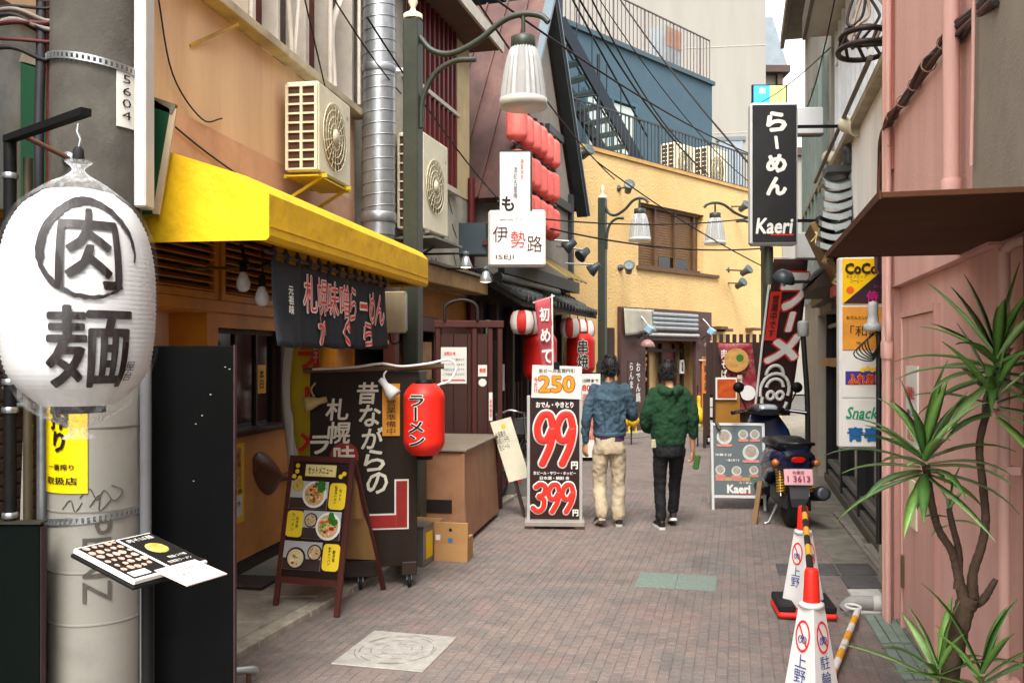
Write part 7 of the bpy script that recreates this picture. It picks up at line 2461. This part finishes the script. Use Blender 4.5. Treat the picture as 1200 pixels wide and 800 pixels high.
for s_ in (-1, 1):
    hg = MB().tube([(s_ * .16, 1.06, 1.0), (s_ * .3, .98, .985), (s_ * .36, .95, .975)], [.018, .018, .02], 10).build('grip', RUBBER, sc)
    MB().tube([(s_ * .2, .98, 1.0), (s_ * .34, .9, .985)], .007, 6).build('lever', CHROME, hg)
    mr_ = MB().tube([(s_ * .2, 1.06, 1.01), (s_ * .25, 1.05, 1.12), (s_ * .28, 1.04, 1.2)], .007, 6).build('mirror_stalk', BLACKP, sc)
    MB().loft([ring(1.02, 1.23, .05, .032), ring(1.0, 1.23, .06, .04), ring(1.04, 1.23, .045, .03)]).build('mirror', SBK, mr_) if False else MB().lathe([(0, -.02), (.05, -.015), (.055, 0), (0, .005)], 16, (s_ * .28, 1.03, 1.23), Matrix.Rotation(R(90), 3, 'X')).build('mirror', BLACKP, mr_)
    tl = MB().lathe([(0, -.04), (.03, -.03), (.035, .0), (.02, .03), (0, .03)], 12, (s_ * .17, -.05, .6), Matrix.Rotation(R(90), 3, 'X')).build('turn_signal', mat('amber_lens', 'b5601a', .2, .1, spec=.7), sc)
MB().tube([(-.05, .2, .3), (-.16, .25, .02), (-.2, .25, .005)], .014, 6).build('kick_stand', STEEL, sc)
MB().loft([ring(.0, .24, .1, .07), ring(.25, .25, .12, .1), ring(.5, .27, .1, .09)]).build('engine', mat('engine_grey', '3c3c3e', .5, .15, metal=.4), sc)
# ================================================================ PEOPLE
SKIN = mat('skin', 'b98665', .55, .06, 8, .05, 200, sub=.1)
HAIR = mat('black_hair', '15110f', .45, .35, 60, .6, 220, bdist=.006)
def ell(ce, rx, ry, n=18, ax=None, p=2.0):
    """ring round ce in the plane normal to ax"""
    ce = Vector(ce)
    ax = Vector(ax or (0, 0, 1)).normalized()
    X = Vector((1, 0, 0))
    X = (X - ax * X.dot(ax)).normalized()
    Y = ax.cross(X)
    o = []
    for k in range(n):
        a = 2 * math.pi * k / n
        ca, sa = math.cos(a), math.sin(a)
        o.append(ce + X * rx * math.copysign(abs(ca) ** (2 / p), ca) + Y * ry * math.copysign(abs(sa) ** (2 / p), sa))
    return o
def limb(mb, pts, rs, flat=1.0, n=14, sub=5):
    P = cr(pts, sub)
    rr = cr([(r, 0, 0) for r in rs], sub)
    rings = []
    for i, q in enumerate(P):
        t = P[min(i + 1, len(P) - 1)] - P[max(i - 1, 0)]
        rings.append(ell(q, rr[i].x, rr[i].x * flat, n, t))
    mb.loft(rings)
    # rounded ends
    for (q, r, sgn) in ((P[0], rr[0].x, -1), (P[-1], rr[-1].x, 1)):
        mb.lathe([(r * math.cos(a), r * math.sin(a)) for a in [(-90 + 30 * k) * math.pi / 180 for k in range(7)]], 10, q)
    return mb
def fused(mb, name, m, par, vox=.012, smooth=6, fold=0.0, fscale=.12, seed=0, stretch=None):
    o = mb.build(name, m, par)
    md = o.modifiers.new('fuse', 'REMESH')
    md.mode = 'VOXEL'
    md.voxel_size = vox
    md.use_smooth_shade = True
    md = o.modifiers.new('soften', 'SMOOTH')
    md.iterations = smooth
    md.factor = .5
    if fold:
        for (st, sc_) in ((fold, fscale), (fold * .45, fscale * .4)):
            tx = bpy.data.textures.new(name + '_folds', 'CLOUDS')
            tx.noise_scale = sc_
            tx.noise_depth = 2
            md = o.modifiers.new('folds', 'DISPLACE')
            md.texture = tx
            md.texture_coords = 'LOCAL'
            md.strength = st
            md.mid_level = .5
    return o
def hand(mb, wrist, d, side, size=1.0, curl=.5, palm_n=(0, -1, 0)):
    """relaxed hand: palm, four fingers of unequal length and a thumb from the side of the palm"""
    w = Vector(wrist)
    d = Vector(d).normalized()
    pn = Vector(palm_n)
    pn = (pn - d * pn.dot(d)).normalized()
    s = d.cross(pn).normalized() * side
    L = .095 * size
    pal = [ell(w, .026 * size, .02 * size, 12, d)]
    for (t, hw, ht) in ((0.0, .028, .02), (.4, .04, .017), (1.0, .042, .014)):
        ce = w + d * (L * t + .005)
        pal.append([ce + s * hw * size * math.cos(a) + pn * ht * size * math.sin(a) for a in [k * math.pi / 6 for k in range(12)]])
    mb.loft(pal)
    for k, ln in enumerate((.068, .078, .072, .056)):
        b = w + d * L * .95 + s * (.03 - .02 * k) * size
        pts = [b]
        ang_ = 0
        dd = d.copy()
        for seg_ in (.45, .3, .25):
            ang_ += curl * .75
            dd = d * math.cos(ang_) + pn * math.sin(ang_)
            pts.append(pts[-1] + dd * ln * seg_ * size)
        limb(mb, pts, [.0095 * size, .009 * size, .0085 * size, .0075 * size], 1, 8, 3)
    b = w + d * L * .3 + s * .034 * size
    limb(mb, [b, b + (d * .5 + s * .8) * .03 * size, b + (d * .85 + s * .7 + pn * .35) * .055 * size, b + (d * 1.1 + s * .5 + pn * .6) * .075 * size], [.013 * size, .0115 * size, .010 * size, .008 * size], 1, 8, 3)
def head(mb, ce, yaw, tilt=0):
    """head facing +y before yaw: cranium, face, nose, ears, neck"""
    ce = Vector(ce)
    M = Matrix.Rotation(R(yaw), 3, 'Z') @ Matrix.Rotation(R(tilt), 3, 'X')
    T = lambda q: M @ Vector(q) + ce
    rings = []
    for (z, rx, ry, y0) in ((-.115, .03, .035, .045), (-.105, .045, .055, .03), (-.08, .058, .075, .02), (-.045, .067, .09, .008), (0, .073, .098, 0), (.04, .076, .1, -.005), (.075, .07, .092, -.008), (.1, .052, .07, -.008), (.115, .025, .035, -.006)):
        rings.append([T(q) for q in ell((0, y0, z), rx, ry, 18)])
    mb.loft(rings)
    limb(mb, [T((0, .09, .01)), T((0, .108, -.02)), T((0, .113, -.035))], [.009, .013, .012], 1, 8, 3)
    limb(mb, [T((-.022, .088, -.066)), T((0, .094, -.066)), T((.022, .088, -.066))], [.006, .009, .006], 1, 8, 3)
    limb(mb, [T((-.045, .083, .03)), T((0, .092, .032)), T((.045, .083, .03))], [.006, .008, .006], 1, 8, 3)
    for s_ in (-1, 1):
        limb(mb, [T((s_ * .074, -.012, .022)), T((s_ * .084, -.018, .005)), T((s_ * .08, -.008, -.02)), T((s_ * .072, 0, -.032))], [.009, .012, .01, .007], 1, 8, 3)
    return T
def eyes(par, T):
    for s_ in (-1, 1):
        MB().lathe([(0, -.011), (.009, -.006), (.011, 0), (.009, .006), (0, .011)], 10, T((s_ * .03, .083, .008))).build('eye', mat('eye_white', 'd8d2c8', .2), par)
        MB().lathe([(0, -.005), (.005, 0), (0, .005)], 8, T((s_ * .03, .0935, .008))).build('iris', mat('iris_dark', '22140d', .2), par)
def hair(par, T, seed, crown=.012):
    rr = random.Random(seed)
    rings = []
    for (z, g) in ((-.075, .004), (-.05, .008), (-.02, .012), (.02, .016), (.06, .019), (.095, .021), (.122, .018), (.138, .008)):
        base = {-.075: (.056, .066, -.022), -.05: (.064, .078, -.016), -.02: (.07, .088, -.012), .02: (.076, .098, -.012), .06: (.074, .098, -.008), .095: (.058, .08, -.006), .122: (.036, .05, -.006), .138: (.01, .014, -.006)}[z]
        rg_ = ell((0, base[2], z), base[0] + g, base[1] + g, 28)
        cut = []
        for k, q in enumerate(rg_):
            # hairline: pull the front (face) back under the skin
            if z < .06 and q.y > -.002 and not (z > -.03 and q.y < .012):
                q = Vector((q.x * .78, min(q.y, .0) * .7, q.z))
            cut.append(T(q + Vector((rr.uniform(-1, 1), rr.uniform(-1, 1), rr.uniform(-1, 1))) * .0035))
        rings.append(cut)
    mb = MB().loft(rings)
    o = mb.build('hair', HAIR, par)
    # tufts give an uneven outline
    tf = MB()
    for k in range(620):
        a = rr.uniform(0, 2 * math.pi)
        z = rr.uniform(-.06, .13)
        q = Vector((math.cos(a) * (.076 + .017) * math.sqrt(max(.05, 1 - ((z - .01) / .135) ** 2)), math.sin(a) * (.098 + .019) * math.sqrt(max(.05, 1 - ((z - .01) / .135) ** 2)) - .01, z))
        if q.y > .0 and z < .075:
            continue
        n_ = q.normalized()
        e = q + n_ * rr.uniform(.004, .016) + Vector((rr.uniform(-.012, .012), rr.uniform(-.012, .008), -.026 + .03 * (z > .1)))
        tf.tube([T(q * .98), T((q + e) / 2 + n_ * .006), T(e)], [.005, .0035, .0008], 4)
    tf.build('hair_tufts', HAIR, o)
def shoe(par, ankle, yaw, m, sole, heel_lift=0, L=.27):
    M = Matrix.Rotation(R(yaw), 3, 'Z') @ Matrix.Rotation(R(-heel_lift), 3, 'X')
    a = Vector(ankle)
    ball = Vector((0, .13, 0))
    def T(q):
        return a + M @ (Vector(q) - ball) + Vector((0, .13, 0)) if False else a + M @ Vector(q)
    rings = []
    for (y, w, h, z) in ((-.075, .024, .03, .045), (-.06, .036, .045, .05), (-.02, .04, .055, .055), (.05, .04, .045, .05), (.11, .046, .034, .04), (.16, .045, .026, .034), (.19, .03, .018, .028)):
        rings.append([T(q) for q in ell((0, y, z), w, h, 14, (0, 1, 0))])
    o = MB().loft(rings).build('shoe', m, par)
    rings = []
    for (y, w) in ((-.08, .02), (-.065, .038), (0, .042), (.1, .05), (.165, .046), (.197, .026)):
        rings.append([T(q) for q in ((-w, y, 0), (w, y, 0), (w, y, .026), (-w, y, .026))])
    MB().loft(rings, sm=False).build('sole', sole, o)
def person(label, loc, rz, sc_=1.0):
    t = thing('person', label, 'person', loc, rz, None)
    t.scale = (sc_ * .9, sc_, sc_)
    return t
# ---- man in denim jacket (walks away, right hand raised to the chest)
q = gp(714, 617)
p1 = person('person in blue denim jacket and beige trousers walking away', (q.x, q.y, .005), 4)
DEN = mat('denim', '32444f', .85, .3, 7, .35, 260, dirt=.5, dcol='566f80', dscale=5, bdist=.006)
KHA = mat('khaki_cotton', 'ab9b80', .85, .08, 5, .3, 120, dirt=.15, dcol='8f7f62')
b = MB()
T1 = head(b, (.01, .03, 1.6), 0, 4)
limb(b, [(0, -.01, 1.38), (.002, .0, 1.46), (.006, .015, 1.53)], [.062, .056, .054])
b.loft([ell((0, 0, z), w, d_, 18) for z, w, d_ in ((.86, .14, .1), (.95, .15, .11), (1.1, .14, .1), (1.25, .17, .11), (1.38, .17, .1), (1.43, .1, .07))])
limb(b, [(-.19, -.01, 1.36), (-.255, -.03, 1.1), (-.27, .0, .86)], [.05, .043, .03])
hand(b, (-.27, .0, .85), (-.05, .06, -1), -1, 1, .5, (.6, .5, 0))
limb(b, [(.19, -.01, 1.36), (.265, .0, 1.13), (.17, .2, 1.22)], [.05, .045, .03])
hand(b, (.16, .21, 1.22), (-.5, .5, .5), 1, 1, .8, (-.5, -.3, .3))
for s_, pts in ((-1, [(-.085, 0, .88), (-.095, .06, .48), (-.09, -.06, .12)]), (1, [(.085, 0, .88), (.1, .04, .5), (.1, .02, .1)])):
    limb(b, pts, [.08, .055, .04])
limb(b, [(-.09, -.06, .1), (-.09, .02, .05), (-.09, .09, .045)], [.034, .035, .028])
limb(b, [(.1, .02, .09), (.1, .08, .045), (.1, .15, .04)], [.034, .035, .028])
fused(b, 'body', SKIN, p1, .009, 3)
eyes(p1, T1)
hair(p1, T1, 3)
j = MB()
j.loft([ell((0, y, z), w, d_, 22, None, 2.3) for z, w, d_, y in ((.93, .17, .125, 0), (.96, .178, .13, 0), (1.06, .182, .13, -.005), (1.2, .192, .135, -.012), (1.32, .195, .13, -.015), (1.39, .165, .11, -.01), (1.43, .11, .085, .0))])
limb(j, [(-.165, -.015, 1.375), (-.23, -.03, 1.24), (-.265, -.035, 1.1), (-.275, -.015, .98), (-.275, .0, .88)], [.07, .064, .058, .054, .047])
limb(j, [(.165, -.015, 1.375), (.235, -.02, 1.25), (.27, .01, 1.12), (.235, .1, 1.14), (.18, .18, 1.2)], [.07, .066, .062, .055, .047])
j.loft([ell((0, .0, 1.41), .1, .085, 18), ell((.002, .005, 1.455), .085, .078, 18), ell((.004, .012, 1.475), .08, .074, 18)])
jk = fused(j, 'denim_jacket', DEN, p1, .01, 3, .04, .085)
MB().loft([ell((0, 0, z), w, d_, 24, None, 2.3) for z, w, d_ in ((.915, .172, .128), (.92, .181, .134), (.955, .185, .136), (.962, .178, .13))]).build('waistband', DEN, jk)
MB().loft([ell((0, -.002, z), .168, .124, 22, None, 2.3) for z in (.87, .9, .94)]).build('shirt_hem', mat('purple_cotton', '4c2350', .85, .15, 8, .2), p1)
mb = MB()
for s_ in (-1, 1):
    mb.tube(cr([(s_ * .1, -.158, 1.25), (s_ * .085, -.153, 1.1), (s_ * .075, -.147, .97)]), .003, 4)
mb.tube(cr([(-.19, -.09, 1.31), (-.08, -.15, 1.285), (.08, -.15, 1.285), (.19, -.09, 1.31)]), .003, 4)
mb.build('seam', mat('denim_seam', '233b50', .8, .1), jk)
k_ = MB()
k_.loft([ell((0, .0, z), w, d_, 22, None, 2.2) for z, w, d_ in ((.95, .16, .12), (.88, .165, .125), (.8, .178, .135), (.74, .172, .13))])
limb(k_, [(-.09, .0, .8), (-.1, .03, .6), (-.1, .05, .42), (-.098, -.02, .24), (-.095, -.05, .15)], [.098, .086, .077, .073, .07])
limb(k_, [(.09, .0, .8), (.105, .02, .6), (.11, .035, .42), (.11, .03, .24), (.108, .02, .11)], [.098, .086, .078, .076, .076])
fused(k_, 'trousers', KHA, p1, .01, 5, .034, .13)
SHD = mat('dark_shoe', '1f1b1a', .5, .2)
SOL = mat('pale_sole', 'a8a296', .7, .2)
shoe(p1, (.112, .03, .0), -4, SHD, SOL)
shoe(p1, (-.098, -.02, .05), 6, mat('brown_shoe', '3a2a22', .5, .2), SOL, 22)
# ---- man in green hoodie
q = gp(784, 620)
p2 = person('person in green hooded sweatshirt and black trousers holding a small packet', (q.x, q.y, .005), 2, .985)
GRE = mat('green_fleece', '17371f', .92, .12, 9, .4, 300, dirt=.25, dcol='224c2e', dscale=6)
BLK = mat('black_cotton', '141315', .8, .25, 8, .3, 150)
b = MB()
T2 = head(b, (.0, .05, 1.575), -28, -6)
limb(b, [(0, -.01, 1.37), (.002, .01, 1.45), (.004, .03, 1.52)], [.062, .056, .054])
b.loft([ell((0, 0, z), w, d_, 18) for z, w, d_ in ((.86, .14, .1), (.95, .15, .11), (1.1, .14, .1), (1.25, .17, .11), (1.38, .17, .1), (1.43, .1, .07))])
limb(b, [(-.19, .0, 1.36), (-.25, .0, 1.12), (-.2, .2, 1.0)], [.05, .045, .03])
hand(b, (-.19, .21, 1.0), (.3, .9, .1), -1, 1, .6, (.3, 0, -1))
limb(b, [(.19, -.01, 1.36), (.25, -.02, 1.1), (.265, .0, .97), (.275, .03, .8)], [.05, .046, .042, .027])
hand(b, (.276, .035, .79), (.02, .12, -1), 1, 1.02, 1.0, (-.7, .5, 0))
limb(b, [(-.085, 0, .88), (-.09, .05, .48), (-.085, .02, .12)], [.08, .055, .04])
limb(b, [(.085, 0, .88), (.095, .14, .5), (.09, .2, .16)], [.08, .055, .04])
limb(b, [(-.085, .02, .1), (-.085, .08, .05), (-.085, .13, .04)], [.034, .035, .028])
limb(b, [(.09, .2, .12), (.09, .26, .06), (.09, .32, .05)], [.034, .035, .028])
fused(b, 'body', SKIN, p2, .009, 3)
eyes(p2, T2)
hair(p2, T2, 8)
j = MB()
j.loft([ell((0, y, z), w, d_, 22, None, 2.3) for z, w, d_, y in ((.86, .165, .125, 0), (.9, .19, .14, 0), (.96, .198, .145, 0), (1.1, .202, .145, -.01), (1.24, .205, .142, -.015), (1.33, .2, .132, -.015), (1.39, .168, .115, -.01), (1.43, .11, .085, .0))])
limb(j, [(-.165, -.01, 1.37), (-.235, -.01, 1.24), (-.265, .02, 1.1), (-.24, .1, 1.03), (-.2, .17, 1.0)], [.074, .07, .066, .06, .05])
limb(j, [(.165, -.015, 1.37), (.24, -.02, 1.24), (.265, -.025, 1.12), (.268, -.01, 1.0), (.27, .0, .96)], [.074, .07, .068, .063, .052])
# hood hanging at the nape
for k in range(9):
    a = R(-70 + k * 40 - 90 + 20)
limb(j, [(-.1, .03, 1.42), (-.105, -.05, 1.425), (-.06, -.115, 1.4), (0, -.135, 1.375), (.06, -.115, 1.4), (.105, -.05, 1.425), (.1, .03, 1.42)], [.04, .05, .055, .06, .055, .05, .04])
limb(j, [(-.07, -.1, 1.35), (0, -.13, 1.31), (.07, -.1, 1.35)], [.035, .045, .035])
hj = fused(j, 'hooded_sweatshirt', GRE, p2, .01, 3, .038, .09)
MB().loft([ell((0, 0, z), w, d_, 24, None, 2.3) for z, w, d_ in ((.85, .165, .122), (.856, .178, .132), (.905, .186, .138), (.912, .178, .13))]).build('ribbed_hem', GRE, hj)
k_ = MB()
k_.loft([ell((0, .0, z), w, d_, 22, None, 2.2) for z, w, d_ in ((.93, .155, .115), (.88, .17, .128), (.8, .182, .135), (.74, .175, .13))])
limb(k_, [(-.085, .0, .8), (-.095, .03, .6), (-.095, .05, .44), (-.09, .03, .26), (-.086, .015, .12)], [.093, .08, .069, .063, .06])
limb(k_, [(.085, .0, .8), (.097, .08, .6), (.1, .14, .45), (.096, .17, .29), (.092, .2, .17)], [.093, .08, .069, .063, .06])
fused(k_, 'trousers', BLK, p2, .01, 4, .026, .1)
shoe(p2, (-.088, .02, 0), 4, SHD, mat('white_sole', 'c9c5bc', .6, .15))
shoe(p2, (.094, .2, .045), -6, SHD, mat('white_sole', ''), 14)
MB().box((-.165, -.05, .87), (.1, .03, .09), Matrix.Rotation(R(18), 3, 'Z')).build('back_pocket_cloth', mat('pale_cloth', 'b5a98a', .8, .3, 20, .2), p2, bev=.01)
pc = MB().box((.29, .05, .66), (.06, .035, .15), Matrix.Rotation(R(10), 3, 'Y'))
pkt = thing('snack_packet', 'small green and red packet in the hand of the person in green', 'packet', (q.x, q.y, .005), 2)
o_ = pc.build('wrapper', mat('packet_green', '2c6a2e', .3, .3, 12, 0, dirt=.5, dcol='8c1f3c', dscale=14), pkt, bev=.012)
# ================================================================ YUCCA PLANTS
LEAF = []
for i, h_ in enumerate(('587f38', '729a48', '4a7034', '8aab68')):
    LEAF.append(mat('yucca_leaf_%d' % i, h_, .35, .25, 12, .1, 80, spec=.5))
def blade(root, d, L, w, droop, rr):
    """one sword leaf: folded blade bending under its weight"""
    root, d = Vector(root), Vector(d).normalized()
    side = d.cross(Vector((0, 0, 1)))
    if side.length < .05:
        side = Vector((1, 0, 0))
    side.normalize()
    mb = MB()
    vs, fs = [], []
    n = 9
    p = root.copy()
    dd = d.copy()
    for i in range(n + 1):
        t = i / n
        ww = w * (.5 + 1.0 * t) if t < .4 else w * .91 * (1 - ((t - .4) / .6) ** 1.6)
        up = side.cross(dd).normalized()
        vs += [p - side * ww + up * ww * .35, p, p + side * ww + up * ww * .35, p - up * .0022]
        p = p + dd * (L / n)
        dd = (dd + Vector((0, 0, -droop * (t + .15) / n * 3))).normalized()
    for i in range(n):
        a, b_ = i * 4, i * 4 + 4
        fs += [(a, a + 1, b_ + 1, b_), (a + 1, a + 2, b_ + 2, b_ + 1), (a + 2, a + 3, b_ + 3, b_ + 2), (a + 3, a, b_, b_ + 3)]
    mb.add(vs, fs, True)
    return mb
def rosette(par, ce, n, L, w, seed, zmin=-.6):
    rr = random.Random(seed)
    for k in range(n):
        a = k * 2.39996 + rr.uniform(-.25, .25)
        el = 1.3 - 1.9 * (k / n) ** .9 + rr.uniform(-.15, .15)
        d = Vector((math.cos(a) * math.cos(el), math.sin(a) * math.cos(el), math.sin(el)))
        l_ = L * rr.uniform(.75, 1.1)
        off = Vector((0, 0, .04 - .1 * k / n))
        blade(Vector(ce) + off + d * .012, d, l_, w * rr.uniform(.8, 1.15), rr.uniform(.15, .6), rr).build('leaf', LEAF[rr.randrange(4)], par)
BARK = mat('yucca_bark', '4a382b', .9, .35, 14, .8, 60, dirt=.4, dcol='2b2019', bdist=.01)
yu = thing('yucca_plant', 'branched yucca with sword leaves in front of the pink door', 'plant', (0, 0, 0))
YD = 3.32
def yp(px, py, dd=YD):
    return at(px, py, dd)
def trunk(pts, rs):
    P = cr(pts, 8)
    rr = cr([(r, 0, 0) for r in rs], 8)
    rad = [rr[i].x * .82 * (1 + .05 * math.sin(i * 2.1) + rnd.uniform(-.03, .03)) for i in range(len(P))]
    return MB().tube(P, rad, 12)
trunk([yp(1112, 960), yp(1113, 800), yp(1120, 760), yp(1128, 720), yp(1136, 700)], [.045, .04, .038, .042, .046]).build('trunk', BARK, yu)
trunk([yp(1130, 705), yp(1122, 670), yp(1115, 645), yp(1100, 620), yp(1092, 590), yp(1085, 545)], [.026, .02, .018, .017, .016, .017]).build('branch', BARK, yu)
trunk([yp(1122, 690), yp(1124, 650), yp(1116, 615), yp(1112, 596)], [.018, .015, .014, .012]).build('branch', BARK, yu)
trunk([yp(1140, 700), yp(1140, 672), yp(1150, 640), yp(1155, 610), yp(1152, 570), yp(1148, 520), yp(1160, 470), yp(1168, 440)], [.026, .021, .019, .018, .017, .016, .016, .017]).build('branch', BARK, yu)
trunk([yp(1140, 708), yp(1152, 702), yp(1163, 685), yp(1167, 678)], [.024, .018, .014, .011]).build('branch', BARK, yu)
rosette(yu, yp(1083, 540), 34, .32, .024, 5)
rosette(yu, yp(1168, 428), 36, .34, .024, 12)
rosette(yu, yp(1166, 470, 3.28), 16, .29, .023, 21)
rosette(yu, yp(1113, 600, 3.34), 7, .12, .014, 33)
# low clump and pot
lp_ = thing('low_yucca_clump', 'low clump of strappy leaves at the foot of the yucca', 'plant', (0, 0, 0))
rosette(lp_, yp(1150, 800, 3.2), 16, .34, .02, 41)
rosette(lp_, yp(1100, 795, 3.3), 18, .31, .02, 43)
pot = thing('plant_pot', 'terracotta pot holding the yucca by the pink house', 'pot', (yp(1115, 900).x, yp(1115, 900).y, 0))
MB().lathe([(.12, 0), (.14, .02), (.17, .26), (.185, .27), (.185, .31), (.165, .31), (.16, .28), (0, .28)], 28).build('pot', mat('terracotta', '8a4f38', .8, .15, 6, .2), pot)
# ================================================================ OVERHEAD CABLES
def cable(label, a, b_, s_, r_=.008):
    tag(MB().tube(sag(a, b_, s_), r_, 5).build('overhead_cable', WIRE), label, 'cable', 'overhead cables')
cable('longest cable crossing from the lamp post to the black ramen sign', at(500, -60, 9), at(905, 190, 20), .25, .014)
cable('thick black cable passing beside the stair down past the terrace railing', at(668, -20, 14), at(830, 205, 21), .3, .018)
cable('second black cable passing beside the stair down to the terrace', at(684, -20, 14.5), at(800, 170, 21), .25, .016)
cable('thin cable beside the stair reaching the terrace railing', at(690, -20, 15), at(880, 215, 21), .3, .01)
cable('cable from the roof railing down to the black ramen sign', at(720, -10, 16), at(885, 200, 12), .1, .014)
cable('cable strung in front of the far lamp from the white box sign', at(640, 257, 13), at(905, 252, 17), .12, .012)
cable('lower cable strung behind the far lamp to the black sign', at(645, 268, 13), at(905, 290, 17), .15, .014)
cable('cable crossing the yellow wall diagonally above the brown window', at(700, 190, 15), at(900, 315, 18), .1, .012)
cable('cable sagging from the spiral duct across the near lamp shade', at(430, 20, 8.5), at(590, 240, 12.5), .1, .010)
cable('cable falling across the maroon roof behind the near lamp', at(545, -20, 9), at(720, 210, 17), .15, .012)
cable('thin cable running over the ramen shop ledge to the duct', at(380, -20, 8), at(470, 110, 10), .05, .008)
cable('thin cable hanging over the cream air conditioner', at(355, -10, 7.6), at(405, 200, 8.5), .02, .007)
cable('pale wire from the grey house toward the small billboard', at(973, 56, 11), at(880, 125, 20), .1, .008)
cable('wire hanging along the eave of the white house', at(980, -10, 9.5), at(942, 135, 12), .15, .008)
# insulators on the pole of the narrow house
isl = thing('cable_insulators', 'chain of pale insulators hanging beside the lamp post top', 'insulator', at(476, 60, 8.6))
for k in range(5):
    MB().lathe([(.012, -.03), (.025, -.02), (.02, 0), (.026, .02), (.01, .035)], 10, (rnd.uniform(-.01, .01), 0, .3 - k * .17)).build('insulator', [mat('tan_ceramic', 'b08a5a', .3, .2), mat('blue_ceramic', '3a5578', .3, .2)][k % 2], isl)
MB().tube([(0, 0, .5), (0, 0, -.5)], .006, 5).build('wire', WIRE, isl)
